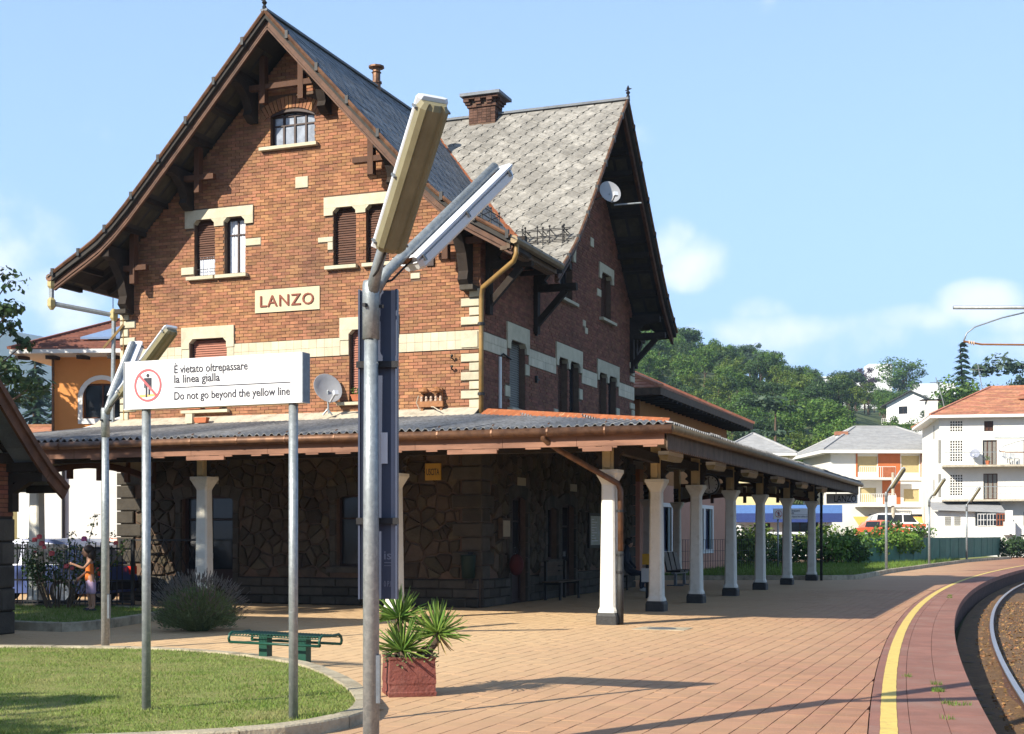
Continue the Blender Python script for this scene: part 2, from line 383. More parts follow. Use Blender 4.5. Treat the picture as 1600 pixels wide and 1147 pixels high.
# lettering: turned into meshes before anything else is in the scene
TXT = {}
def texts(specs):
    tmp = []
    for key, s, size, ext, cond in specs:
        c = bpy.data.curves.new('lettering', 'FONT'); c.body = s; c.size = size; c.extrude = ext; c.resolution_u = 3
        c.align_x = 'LEFT'; c.space_character = cond; c.offset = .014 if key in ('e1', 'e2', 'e3') else .006
        o = bpy.data.objects.new('lettering', c); COL.objects.link(o); tmp.append((key, o))
    bpy.context.view_layer.update(); dg = bpy.context.evaluated_depsgraph_get()
    for key, o in tmp:
        me = bpy.data.meshes.new_from_object(o.evaluated_get(dg)); TXT[key] = me
    for key, o in tmp:
        c = o.data; bpy.data.objects.remove(o); bpy.data.curves.remove(c)
def put_text(key, m, parent, T, a, n, z, sx=1.0, sz=1.0, width=None, name='lettering', bold=0.0):
    """lettering laid on a wall: its lower left corner at (a, z), n in front"""
    src = TXT[key]; P = np.array([v.co[:] for v in src.vertices])
    x0, x1 = P[:, 0].min(), P[:, 0].max(); 
    if width: sx = width / (x1 - x0)
    me = src.copy(); me.materials.clear(); me.materials.append(M[m])
    for v in me.vertices:
        x, y, zz = v.co; v.co = T(a + (x - x0) * sx, n + zz, z + y * sz)
    return link(name, me, parent)

def skin_mesh(name, pts, edges, radii, mats, level=1):
    """a body as one continuous surface grown on a skeleton of joints"""
    me = bpy.data.meshes.new(name); me.from_pydata(pts, edges, []); o = bpy.data.objects.new(name, me); COL.objects.link(o)
    md = o.modifiers.new('skin', 'SKIN'); md.use_smooth_shade = True
    for i, r in enumerate(radii):
        r = r if isinstance(r, tuple) else (r, r); me.skin_vertices[0].data[i].radius = r
    me.skin_vertices[0].data[0].use_root = True
    sb = o.modifiers.new('sub', 'SUBSURF'); sb.levels = level; sb.render_levels = level
    bpy.context.view_layer.update(); dg = bpy.context.evaluated_depsgraph_get()
    r = bpy.data.meshes.new_from_object(o.evaluated_get(dg)); bpy.data.objects.remove(o); bpy.data.meshes.remove(me)
    r.name = name; r.materials.clear(); r.materials.append(M[mats])
    r.polygons.foreach_set('use_smooth', [True] * len(r.polygons)); return r

def clip(poly, line):
    """keep the part of a 2-D polygon on the left of the line ((px,py),(dx,dy))"""
    (px, py), (dx, dy) = line; out = []
    side = lambda q: dx * (q[1] - py) - dy * (q[0] - px)
    for i in range(len(poly)):
        a, b = poly[i], poly[(i + 1) % len(poly)]; sa, sb = side(a), side(b)
        if sa >= 0: out.append(a)
        if (sa > 0 > sb) or (sa < 0 < sb):
            t = sa / (sa - sb); out.append((a[0] + (b[0] - a[0]) * t, a[1] + (b[1] - a[1]) * t))
    return out
def area(p): return abs(sum(p[i][0] * p[(i + 1) % len(p)][1] - p[(i + 1) % len(p)][0] * p[i][1] for i in range(len(p)))) / 2
def voronoi(x0, x1, z0, z1, step, rng, jit=.46):
    """irregular stones that fill a rectangle: [(polygon, centre)]"""
    nx = max(1, int((x1 - x0) / step)); nz = max(1, int((z1 - z0) / step)); sx = (x1 - x0) / nx; sz = (z1 - z0) / nz
    P = {(i, j): (x0 + (i + .5 + .25 * (j % 2) + rng.uniform(-jit, jit)) * sx, z0 + (j + .5 + rng.uniform(-jit, jit)) * sz) for i in range(-2, nx + 2) for j in range(-2, nz + 2) if rng.random() > .24}
    res = []
    for (i, j), c in P.items():
        if not (0 <= i < nx and 0 <= j < nz): continue
        poly = [(x0, z0), (x1, z0), (x1, z1), (x0, z1)]
        for di in range(-3, 4):
            for dj in range(-3, 4):
                q = P.get((i + di, j + dj))
                if q is None or (di == 0 and dj == 0): continue
                mx, mz = (c[0] + q[0]) / 2, (c[1] + q[1]) / 2; dx, dz = q[0] - c[0], q[1] - c[1]
                poly = clip(poly, ((mx, mz), (-dz, dx)))
                if len(poly) < 3: break
            if len(poly) < 3: break
        if len(poly) >= 3 and area(poly) > .004: res.append(poly)
    return res
def stone_mb(mb, poly, n0, n1, gap=.02, ch=.55, m=0):
    """one stone of a wall: shrunk for its joint, bulging out with a chamfer"""
    cx = sum(p[0] for p in poly) / len(poly); cz = sum(p[1] for p in poly) / len(poly)
    def sh(d):
        o = []
        for x, z in poly:
            l = math.hypot(x - cx, z - cz) or 1; k = max(.2, 1 - d / l); o.append((cx + (x - cx) * k, cz + (z - cz) * k))
        return o
    a, b = sh(gap), sh(gap * 2.4)
    r0 = [mb.v((x, n0, z)) for x, z in a]; r1 = [mb.v((x, n0 + (n1 - n0) * ch, z)) for x, z in a]; r2 = [mb.v((x, n1, z)) for x, z in b]
    k = len(poly)
    for A, B in ((r0, r1), (r1, r2)):
        for i in range(k): mb.f((A[i], A[(i + 1) % k], B[(i + 1) % k], B[i]), m)
    mb.f(r2, m)

texts([('lanzo', 'LANZO', 1, .012, 1.12), ('e1', 'È vietato oltrepassare', 1, .002, 1), ('e2', 'la linea gialla', 1, .002, 1), ('e3', 'Do not go beyond the yellow line', 1, .002, 1),
       ('uscita', 'USCITA', 1, .002, .95), ('is', 'is', 1, .002, 1), ('opf', '0 P.F.', 1, .002, 1), ('lanzo2', 'LANZO', 1, .002, 1.0)])

# people's bodies are grown early, while the scene is still empty
GIRL = skin_mesh('body', [(0, 0, .60), (0, .0, .72), (0, 0, .86), (0, -.01, .97), (0, -.02, 1.03), (0, -.035, 1.12), (0, -.04, 1.19),
    (-.07, .01, .56), (-.075, .0, .33), (-.075, .02, .07), (-.075, -.09, .025), (.07, .03, .56), (.08, .05, .33), (.08, .07, .07), (.08, -.04, .025),
    (-.115, 0, .93), (-.14, -.02, .75), (-.15, -.16, .63), (-.15, -.20, .60), (.115, 0, .93), (.16, -.12, .80), (.13, -.28, .87), (.12, -.34, .89)],
    [(0, 1), (1, 2), (2, 3), (3, 4), (4, 5), (5, 6), (0, 7), (7, 8), (8, 9), (9, 10), (0, 11), (11, 12), (12, 13), (13, 14), (3, 15), (15, 16), (16, 17), (17, 18), (3, 19), (19, 20), (20, 21), (21, 22)],
    [(.085, .07), (.075, .06), (.085, .065), (.06, .05), (.032, .032), (.075, .085), (.062, .07), .062, .045, .03, .024, .062, .045, .03, .024, .035, .028, .022, .022, .035, .028, .022, .022], 'skin')
GIRL_TOP = skin_mesh('top', [(0, 0, .52), (0, 0, .63), (0, 0, .73), (0, 0, .86), (0, -.005, .95)], [(0, 1), (1, 2), (2, 3), (3, 4)], [(.112, .10), (.106, .092), (.092, .078), (.098, .08), (.07, .058)], 'top_orange')
GIRL_SHORTS = skin_mesh('shorts', [(0, 0, .63), (0, 0, .57), (-.07, .012, .50), (-.078, .005, .30), (.07, .032, .50), (.082, .05, .30)], [(0, 1), (1, 2), (2, 3), (1, 4), (4, 5)], [(.10, .088), (.10, .09), .078, .072, .078, .072], 'shorts_pink')
SITTER = skin_mesh('body', [(0, 0, .50), (0, .04, .75), (0, .04, 1.0), (0, .02, 1.12), (0, 0, 1.20), (0, -.02, 1.30), (-.1, -.22, .50), (-.11, -.44, .48), (-.12, -.40, .10), (-.12, -.52, .05), (.1, -.22, .50), (.11, -.44, .48), (.12, -.40, .10), (.12, -.52, .05),
    (-.19, .03, 1.05), (-.24, -.02, .80), (-.15, -.20, .62), (.19, .03, 1.05), (.24, -.02, .80), (.15, -.20, .62)],
    [(0, 1), (1, 2), (2, 3), (3, 4), (4, 5), (0, 6), (6, 7), (7, 8), (8, 9), (0, 10), (10, 11), (11, 12), (12, 13), (2, 14), (14, 15), (15, 16), (2, 17), (17, 18), (18, 19)],
    [(.15, .12), (.13, .10), (.15, .11), .06, .085, .075, .085, .06, .045, .04, .085, .06, .045, .04, .06, .045, .035, .06, .045, .035], 'cloth_dark')

# ------------------------------------------------------------------ ground, platform, track
def E(Y): return 1.104 + .2263 * Y + .00219 * Y * Y          # platform edge
def dE(Y): return .2263 + .00438 * Y
def off(Y, d, z=0.0):
    """point d metres to the station side of the platform edge"""
    n = math.hypot(1, dE(Y)); return (E(Y) - d / n, Y + d * dE(Y) / n, z)
def hill_z(x, y):
    h = -.62
    if y > 96:
        h += min(1, (y - 96) / 9) * 1.9
    k = max(0, y - 128 - .10 * max(0, x - 40)); h += 46 * (1 - math.exp(-(k / 190) ** 1.5)) * (1 + .10 * math.sin(x * .021 + 1) + .05 * math.sin(x * .06))
    h *= 1 + .21 * max(0, min(1, (80 - x) / 22)) * min(1, k / 60)
    if x < -8: h *= max(.25, 1 + (x + 8) * .012)
    h += 1.2 * pnoise((x * .02, y * .02, 0)) * min(1, k / 40)
    return h
mb = MB()
xs = [-9000, -3000, -900, -400, -200, -120, -70] + list(range(-50, 200, 10)) + [220, 260, 320, 420, 700, 1600, 5000]
ys = [-900, -200, -60, -20, 0, 20, 40, 60, 80, 96, 106, 116, 128] + list(range(138, 420, 10)) + [440, 480, 520, 600, 800, 1500, 4000, 8500]
ids = [[mb.v((x, y, hill_z(x, y) if y < 700 else hill_z(x, 700) * max(0, 1 - (y - 700) / 600))) for x in xs] for y in ys]
for j in range(len(ys) - 1):
    for i in range(len(xs) - 1): mb.f((ids[j][i], ids[j][i + 1], ids[j + 1][i + 1], ids[j + 1][i]))
mb.build('ground', 'earth', kind='structure', smooth=True)

YS = [-8 + 1.5 * i for i in range(70)]
mb = MB()
a = [mb.v((-75, y, -.03)) for y in YS]; b = [mb.v((*off(y, .02)[:2], -.03)) for y in YS]; c = [mb.v((*off(y, .06)[:2], -.70)) for y in YS]
for i in range(len(YS) - 1):
    mb.f((a[i], b[i], b[i + 1], a[i + 1]), 0); mb.f((b[i], c[i], c[i + 1], b[i + 1]), 1)
mb.f((a[-1], b[-1], mb.v((*off(YS[-1], .06)[:2], -.75)), mb.v((-75, YS[-1], -.75))), 1)
platform = mb.build('platform', ['paver_bed', 'edge_face'], kind='structure')

# yard of the street side, behind the station on the left
mb = MB(); mb.poly([(-60, 27.6, -.012), (-9.0, 27.6, -.012), (-9.0, 33, -.012), (-3, 46, -.012), (-60, 46, -.012)])
mb.build('yard', 'asphalt', kind='structure')

# pavers, in rows that run along the station
pm = mat('paver', (.355, .155, .095), .82, .15, 3, bump=.25, bscale=50, island=.13, hue=.006, dirt=(.24, .125, .085), dscale=.55, dlo=.5, dhi=.85)
t = pm.node_tree; n = t.nodes; k = t.links
bs = [q for q in n if q.type == 'BSDF_PRINCIPLED'][0]; src = bs.inputs['Base Color'].links[0].from_socket
gp = n.new('ShaderNodeNewGeometry'); dp = n.new('ShaderNodeVectorMath'); dp.operation = 'DOT_PRODUCT'; k.new(gp.outputs['Position'], dp.inputs[0]); dp.inputs[1].default_value = (UX, UY, 0)
nzp = n.new('ShaderNodeTexNoise'); nzp.inputs['Scale'].default_value = .35; nzp.inputs['Detail'].default_value = 5; k.new(gp.outputs['Position'], nzp.inputs['Vector'])
ma = n.new('ShaderNodeMath'); ma.operation = 'MULTIPLY_ADD'; k.new(nzp.outputs[0], ma.inputs[0]); ma.inputs[1].default_value = 3.0; k.new(dp.outputs['Value'], ma.inputs[2])
mr = n.new('ShaderNodeMapRange'); k.new(ma.outputs[0], mr.inputs[0]); mr.inputs[1].default_value = -6.0; mr.inputs[2].default_value = 1.4; mr.inputs[3].default_value = 1; mr.inputs[4].default_value = 0
mx = n.new('ShaderNodeMix'); mx.data_type = 'RGBA'; k.new(mr.outputs[0], mx.inputs[0]); k.new(src, mx.inputs[6])
sand = n.new('ShaderNodeMix'); sand.data_type = 'RGBA'; sand.inputs[0].default_value = .85; k.new(src, sand.inputs[6]); sand.inputs[7].default_value = (.57, .40, .22, 1)
k.new(sand.outputs[2], mx.inputs[7]); k.new(mx.outputs[2], bs.inputs['Base Color']); M['paver'] = pm

ISL = [(-14, 18.3), (-6.7, 17.8), (-5.36, 17.72), (-4.6, 17.55), (-3.92, 17.2), (-3.4, 16.8), (-2.9, 16.25), (-2.4, 15.6), (-2.05, 14.9), (-1.75, 14.1), (-1.5, 13.3), (-1.3, 12.5), (-1.18, 11.8), (-1.2, 11.2), (-1.35, 10.7), (-1.65, 10.3), (-2.1, 10.0), (-2.8, 9.75), (-4, 9.5), (-6, 9.3), (-14, 9.0)]
def inside(p, P):
    r = False; x, y = p; j = len(P) - 1
    for i in range(len(P)):
        if (P[i][1] > y) != (P[j][1] > y) and x < (P[j][0] - P[i][0]) * (y - P[i][1]) / (P[j][1] - P[i][1]) + P[i][0]: r = not r
        j = i
    return r
BED = [(-8.3, 22.25), (-7.05, 21.65), (-6.75, 22.6), (-6.55, 24.2), (-6.5, 25.6), (-7.4, 26.5), (-9.2, 27.3), (-12, 27.6), (-12, 23.4)]
rng = random.Random(3)
cells = []; cut = []
for i in range(-75, 62):
    for j in range(-140, 62):
        lx = (i + .5) * .21; ly = (j + .5 * (i % 2)) * .21 + .3
        w = wl(lx, ly)
        if w.y < 5.5 or w.y > 37.6 or abs(w.x) > .52 * w.y + .6: continue
        gapx = E(w.y) - .935 * math.hypot(1, dE(w.y)) - w.x
        if gapx < -.2: continue
        if gapx < .2:
            c4 = [tuple(wl(lx + a_, ly + b_)[:2]) for a_, b_ in ((-.1, -.103), (.1, -.103), (.1, .103), (-.1, .103))]
            p0 = off(w.y, .94); c4 = clip(c4, ((p0[0], p0[1]), (dE(w.y), 1)))
            if len(c4) > 2 and area(c4) > .002: cut.append(c4)
            continue
        if -9.3 < lx < .05 and ly > -.12: continue
        if inside((w.x, w.y), ISL) or inside((w.x, w.y), BED): continue
        if ly > 15 and lx < -1: continue
        cells.append((w.y if abs(w.x) < .40 * w.y and w.y > 10.3 else 90 + w.y, lx, ly))
cells.sort()
pb = MB(); pb.box(-.1, .1, -.1038, .1038, -.028, 0, skip='b'); pme = pb.mesh('paver', 'paver')
def paver_z(lx, ly): return rng.uniform(-.0025, .0010)
for d, lx, ly in cells[:300]:
    w = wl(lx, ly, paver_z(lx, ly)); o = link('paver', pme, platform, w, RZ); o.rotation_euler = (rng.uniform(-.004, .004), rng.uniform(-.004, .004), RZ)
mb = MB(T=lambda x, y, z: wl(x, y, z))
for d, lx, ly in cells[300:]:
    z = paver_z(lx, ly); mb.box(lx - .1, lx + .1, ly - .1038, ly + .1038, -.028, z, skip='b')
mb.T = None
for c4 in cut:
    z = rng.uniform(-.0025, .001); mb.loft([[(x, y, -.028) for x, y in c4], [(x, y, z) for x, y in c4]])
mb.build('paver', 'paver', platform, kind='stuff')
# farther off the rows are too fine to see
mb = MB()
yy = [37.4 + 1.2 * i for i in range(48)]
L_ = lambda y: -1.2 if y < 46 else 9
a = [mb.v((wl(0, 0).x + 2.3 if y < 46.4 else max(2, 11.4 + (y - 46.9) * .43), y, -.0035)) for y in yy]; b = [mb.v((*off(y, .93)[:2], -.0035)) for y in yy]
for i in range(len(yy) - 1): mb.f((a[i], b[i], b[i + 1], a[i + 1]))
mb.build('paving_far', 'paver', platform)

# slabs along the edge and the painted line
for s, (d0, d1) in enumerate(((-.03, .305), (.31, .605), (.61, .93))):
    y = 4.0 + .37 * s
    while y < 75:
        st = .95 if y < 30 else 2.2
        mb = MB(); k = 3
        lo = [mb.v(off(y + (st - .012) * q / k, d0, rng.uniform(0, .0008))) for q in range(k + 1)]; hi = [mb.v(off(y + (st - .012) * q / k, d1, 0)) for q in range(k + 1)]
        lb = [mb.v(off(y + (st - .012) * q / k, d0, -.13)) for q in range(k + 1)]; hb = [mb.v(off(y + (st - .012) * q / k, d1, -.028)) for q in range(k + 1)]
        for q in range(k):
            mb.f((lo[q], hi[q], hi[q + 1], lo[q + 1])); mb.f((lo[q + 1], lb[q + 1], lb[q], lo[q])); mb.f((hi[q], hb[q], hb[q + 1], hi[q + 1]))
        mb.f((lo[0], lb[0], hb[0], hi[0])); mb.f((lo[k], hi[k], hb[k], lb[k]))
        mb.build('edge_slab', 'edge_slab', platform); y += st
mb = MB(); yy = [4 + .5 * i for i in range(160)]
def lw(y, s): return .775 + s * (.068 + .006 * pnoise((y * 2.3, s * 9, 0)) + .004 * pnoise((y * 9, s * 5, 3)))
yl = [4 + .12 * i for i in range(300)] + [40 + .6 * i for i in range(70)]
a = [mb.v(off(y, lw(y, -1), .0045)) for y in yl]; b = [mb.v(off(y, lw(y, 1), .0045)) for y in yl]
for i in range(len(yl) - 1): mb.f((a[i], b[i], b[i + 1], a[i + 1]))
mb.build('yellow_line', 'yellow_line', kind='structure')

# tufts growing in the slab joints
def blades(mb, x, y, z, h, n, rad, rng, w=.006, lean=.5):
    for _ in range(n):
        a = rng.uniform(0, 6.283); r = rad * math.sqrt(rng.random()); px, py = x + r * math.cos(a), y + r * math.sin(a); hh = h * rng.uniform(.5, 1.1)
        b = rng.uniform(0, 6.283); dx, dy = math.cos(b) * w, math.sin(b) * w; lx, ly = rng.uniform(-lean, lean) * hh, rng.uniform(-lean, lean) * hh
        mb.f((mb.v((px - dx, py - dy, z)), mb.v((px + dx, py + dy, z)), mb.v((px + lx, py + ly, z + hh))))
mb = MB()
for y, d, n in ((13.3, .31, 90), (13.9, .31, 40), (12.35, .25, 40), (12.3, .12, 25), (12.25, .2, 30), (14.6, .60, 25), (11.3, .3, 20), (33, .3, 60), (34, .33, 60)):
    p = off(y, d); blades(mb, p[0], p[1], 0, .05, n, .07, rng, .004)
tag(mb.build('weed_tuft', 'verge_grass', kind='stuff'), 'small green weeds growing from joints of the platform edge slabs', 'weeds')

# track
track = thing('railway_track', 'curved railway track beside the platform edge', 'track'); track['kind'] = 'structure'
mb = MB(); yy = [-6 + 1.2 * i for i in range(75)]
rng2 = random.Random(8)
prof = [(-.06, -.49), (-.25, -.50), (-.42, -.486), (-.60, -.480), (-.70, -.475), (-.82, -.486), (-1.1, -.497), (-1.45, -.492), (-1.8, -.498), (-2.1, -.486), (-2.2, -.478), (-2.7, -.50), (-3.4, -.60), (-9, -.63)]
rows = [[mb.v(off(y, d, z + (rng2.uniform(-.009, .009) if q else 0))) for q, (d, z) in enumerate(prof)] for y in yy]
for i in range(len(yy) - 1):
    for q in range(len(prof) - 1): mb.f((rows[i][q], rows[i][q + 1], rows[i + 1][q + 1], rows[i + 1][q]))
mb.build('ballast', 'ballast', track)
mb = MB()
for _ in range(9500):
    y = 9.5 + 32 * rng2.random() ** 1.7; d = -rng2.uniform(.1, 3.4); z = -.62 + .02 + (.095 if d < -.4 else .04)
    p = off(y, d, z); r = rng2.uniform(.018, .042); pts = []
    q = [Vector((rng2.uniform(-1, 1), rng2.uniform(-1, 1), rng2.uniform(-.8, .8))).normalized() * r * rng2.uniform(.7, 1.2) for _ in range(5)]
    i = [mb.v((p[0] + v.x, p[1] + v.y, p[2] + v.z + .02)) for v in q]
    for tri in ((0, 1, 2), (0, 2, 3), (0, 3, 1), (4, 2, 1), (4, 3, 2), (4, 1, 3)): mb.f([i[j] for j in tri])
mb.build('ballast_stone', 'ballast_stone', track, kind='stuff')
mb = MB()
for _ in range(1500):
    y = 9.5 + 26 * rng2.random() ** 1.5; p = off(y, -rng2.uniform(.08, .34), -.55); blades(mb, p[0], p[1], -.565, .09, 3, .03, rng2, .004)
mb.build('trackside_weeds', 'verge_grass', track, kind='stuff')
for s in (.70, 2.19):
    mb = MB()
    sec = [(-.07, -.5), (.07, -.5), (.07, -.485), (.012, -.465), (.012, -.385), (.036, -.375), (.036, -.352), (.028, -.348), (-.028, -.348), (-.036, -.352), (-.036, -.375), (-.012, -.385), (-.012, -.465), (-.07, -.485)]
    rings = [[off(y, -s + a, z) for a, z in sec] for y in [-6 + .8 * i for i in range(110)]]
    ids = [[mb.v(p) for p in r] for r in rings]; n_ = len(sec)
    for A, B in zip(ids, ids[1:]):
        for j in range(n_): mb.f((A[j], A[(j + 1) % n_], B[(j + 1) % n_], B[j]), 0 if j in (5, 6, 7, 8, 9) else 1)
    mb.build('rail', ['rail', 'rail_web'], track)
sl = MB(); sl.box(-1.3, 1.3, -.12, .12, -.12, 0); sme = sl.mesh('sleeper', 'sleeper')
y = 2.0
while y < 62:
    p = off(y, -1.45, -.498 + rng2.uniform(-.006, .004)); o = link('sleeper', sme, track, p, math.atan2(-dE(y), 1)); y += .62

# ------------------------------------------------------------------ lawn island with its kerb
def kerb_run(name, pts, width, z0, z1, parent, mname='kerb', piece=.9, closed=False, joint=.012, seed=1):
    rr = random.Random(seed)
    P = [Vector((*p, 0)) for p in pts]; L = [0]
    for a, b in zip(P, P[1:]): L.append(L[-1] + (b - a).length)
    def at(s):
        for i in range(len(P) - 1):
            if s <= L[i + 1] or i == len(P) - 2:
                t = (s - L[i]) / (L[i + 1] - L[i]); return P[i].lerp(P[i + 1], t), (P[i + 1] - P[i]).normalized()
    s = 0
    while s < L[-1] - .1:
        e = min(s + piece, L[-1]); mb = MB(); rings = []; dz = rr.uniform(-.004, .004)
        for q in range(4):
            p, d = at(s + joint / 2 + (e - s - joint) * q / 3); _, d0 = at(max(0, s + (e - s) * q / 3 - .25)); _, d1 = at(min(L[-1], s + (e - s) * q / 3 + .25)); d = (d + d0 + d1).normalized()
            r = Vector((d.y, -d.x, 0)); i = p; o = p + r * width; c = .012
            rings.append([(i.x, i.y, z0), (o.x, o.y, z0), (o.x, o.y, z1 + dz - c), (o.x - r.x * c, o.y - r.y * c, z1 + dz), (i.x, i.y, z1 + dz)])
        mb.loft(rings); mb.build('kerb_stone', mname, parent); s = e
lawn = MB()
def shrink(P, d):
    out = []
    for i in range(len(P)):
        a, b = Vector(P[max(i - 1, 0)]), Vector(P[min(i + 1, len(P) - 1)]); t = (b - a).normalized(); out.append((P[i][0] - t.y * d * -1 * -1, P[i][1] + t.x * d * -1))
    return out
# walk along the boundary with the lawn on the right hand: inner side = right normal (t.y, -t.x)
INN = []
for i in range(len(ISL)):
    a, b = Vector(ISL[max(i - 1, 0)]), Vector(ISL[min(i + 1, len(ISL) - 1)]); t_ = (b - a).normalized(); INN.append((ISL[i][0] + t_.y * .17, ISL[i][1] - t_.x * .17))
c0 = lawn.v((-6, 13.5, .085)); pts = [lawn.v((x, y, .075)) for x, y in INN]
for i in range(len(pts) - 1): lawn.f((c0, pts[i + 1], pts[i]))
lawn.f((c0, pts[0], pts[-1]))
lawn_o = lawn.build('lawn', 'lawn', kind='structure')
kerb_run('island_kerb', INN[::-1], .17, -.03, .10, lawn_o, piece=1.0)
mb = MB(); rg = random.Random(5)
cnt = 0
while cnt < 62000:
    y = 9.4 + 8.3 * rg.random() ** 1.15; x = rg.uniform(-.44 * y - .3, -1.15)
    if not inside((x, y), INN): continue
    cnt += 1
    den = pnoise((x * .9, y * .9, 1)); hh = .030 + .022 * den + .02 * max(0, pnoise((x * 3, y * 3, 5)))
    if pnoise((x * 1.6, y * 1.6, 9)) > .34 and rg.random() < .6: continue
    blades(mb, x, y, .075, max(.018, hh), 1, .01, rg, .0042, 1.0)
mb.build('lawn_grass', 'grass', kind='stuff', label='short sunlit lawn grass on the kerbed island', category='grass')

t = thing('manhole_cover', 'worn round edged drain cover with pale mortar round it in the paving', 'drain cover', (2.46, 22.3, .002), RZ)
mb = MB(); mb.loft([[(-.42, -.34, -.01), (.46, -.36, -.01), (.44, .36, -.01), (-.40, .34, -.01)], [(-.42, -.34, .003), (.46, -.36, .003), (.44, .36, .003), (-.40, .34, .003)]]); mb.build('mortar_bed', 'kerb', t)
mb = MB(); mb.lathe([(.01, .006), (.24, .006), (.25, .0)], 20); mb.build('lid', 'galv_dark', t)

# ------------------------------------------------------------------ the station
st = thing('station_building', 'tall brick railway station with two steep slate gables and the name LANZO on its front', 'station', SO, RZ)
FX = -4.55; RY = 7.4                                     # axes of the two gables
PF = [(0, 12.78), (1, 11.70), (2, 10.62), (3, 9.55), (3.6, 8.92), (4.0, 8.54), (4.4, 8.22), (4.8, 7.98), (5.2, 7.76), (5.65, 7.50)]
PC = [(0, 12.78), (1, 11.70), (2, 10.60), (3, 9.50), (3.6, 8.86), (4.0, 8.47), (4.4, 8.12), (4.8, 7.82), (5.0, 7.67), (5.27, 7.48)]
def prof(P, d):
    for (a, za), (b, zb) in zip(P, P[1:]):
        if d <= b: return za + (zb - za) * (d - a) / (b - a)
    return P[-1][1]
OH = 1.1                                                  # gable overhang

rng = random.Random(11)
def wall_core(name, T, a0, a1, zt, holes, gable, m, parent, depth=.20, base=0.0):
    """a wall plane with real openings: cells between the opening edges, reveals, gable on top"""
    mb = MB(T); ax = (a0 + a1) / 2
    outs = [[(a0, base), (a1, base), (a1, zt), (a0, zt)], gable]; top = max(z for _, z in gable)
    As = sorted({a0, a1} | {h[0] for h in holes} | {h[1] for h in holes}); Zs = sorted({base, zt, top} | {h[2] for h in holes} | {h[3] for h in holes})
    for a, b in zip(As, As[1:]):
        for z, w in zip(Zs, Zs[1:]):
            if any(h[0] <= a + 1e-6 and h[1] >= b - 1e-6 and h[2] <= z + 1e-6 and h[3] >= w - 1e-6 for h in holes): continue
            for out in outs:
                p = [(a, z), (b, z), (b, w), (a, w)]
                for i in range(len(out)):
                    q, r = out[i], out[(i + 1) % len(out)]
                    p = clip(p, (q, (r[0] - q[0], r[1] - q[1])))
                    if len(p) < 3: break
                if len(p) >= 3 and area(p) > 1e-5: mb.poly([(x, 0, y) for x, y in p])
    for h in holes:
        x0, x1, z0, z1 = h[:4]
        mb.quad((x0, 0, z0), (x0, -depth, z0), (x0, -depth, z1), (x0, 0, z1)); mb.quad((x1, 0, z0), (x1, 0, z1), (x1, -depth, z1), (x1, -depth, z0))
        mb.quad((x0, 0, z1), (x0, -depth, z1), (x1, -depth, z1), (x1, 0, z1)); mb.quad((x0, 0, z0), (x1, 0, z0), (x1, -depth, z0), (x0, -depth, z0))
    return mb.build(name, m, parent)
BL, BH, PL, PH = .206, .0595, .216, .0695
def lay_bricks(T, a0, a1, z0, z1, lim, holes, rng):
    """running bond; returns (whole bricks, cut bricks) as (a, z, length)"""
    whole, cut = [], []; r = 0; z = z0
    while z + BH < z1:
        lo, hi = lim(z + BH)
        if hi - lo > .15:
            iv = [(lo, hi)]
            for h in holes:
                if h[2] < z + BH - .005 and h[3] > z + .005:
                    nv = []
                    for p, q in iv:
                        if h[1] <= p or h[0] >= q: nv.append((p, q)); continue
                        if h[0] > p: nv.append((p, h[0]))
                        if h[1] < q: nv.append((h[1], q))
                    iv = nv
            for p, q in iv:
                x = a0 + (r % 2) * PL / 2 - PL
                while x < q:
                    s, e = max(x, p), min(x + BL, q)
                    if e - s > .025: (whole if e - s > BL - .002 else cut).append((s, z, e - s))
                    x += PL
        z += PH; r += 1
    return whole, cut
def brick_box(mb, a, z, l, n): mb.box(a, a + l, -.004, n, z, z + BH, skip='f' if False else '')

# --- openings: a0, a1, z0, z1
FH = {'l1': (-7.07, -6.52, 7.45, 8.74), 'l2': (-6.27, -5.72, 7.45, 8.74), 'r1': (-3.48, -2.92, 7.45, 8.72), 'r2': (-2.68, -2.12, 7.45, 8.72),
      'm1': (-7.19, -6.20, 4.40, 6.02), 'm2': (-3.09, -2.10, 4.45, 6.02), 'attic': (-5.07, -3.95, 10.22, 11.02)}
RH = {'w1': (1.72, 2.72, 4.38, 5.90), 'w2a': (5.03, 5.77, 4.30, 5.92), 'w2b': (5.92, 6.72, 4.30, 5.92), 'w3a': (8.40, 9.15, 4.30, 5.92), 'w3b': (9.32, 10.08, 4.30, 5.92),
      'ua': (5.20, 6.16, 7.42, 8.66), 'ub': (8.62, 9.58, 7.42, 8.66)}
FD = {'door': (-7.40, -6.03, 0, 2.44), 'win': (-3.40, -2.10, .85, 2.42)}
RD = {'d1': (1.73, 2.75, 0, 2.40), 'win': (4.15, 4.95, .95, 2.2), 'd2': (5.20, 6.30, 0, 2.30), 'd3': (9.0, 10.1, 0, 2.3)}
ZB = 3.86                                                  # where the brick begins
fgab = [(FX + 4.3, 8.0), (FX, 12.45), (FX - 4.3, 8.0)]
wf = wall_core('wall', TF(), -9.1, 0, 7.88, list(FH.values()) + list(FD.values()), [(0, 7.88), (FX, 12.42), (-9.1, 7.88)], 'mortar', st)
rgab = [(11.9, 7.70), (RY, 12.4), (2.9, 7.70)]
wr = wall_core('wall', TR(), 0, 11.9, 7.86, list(RH.values()) + list(RD.values()), [(11.9, 7.86), (RY, 12.40), (2.9, 7.86)], 'mortar', st)
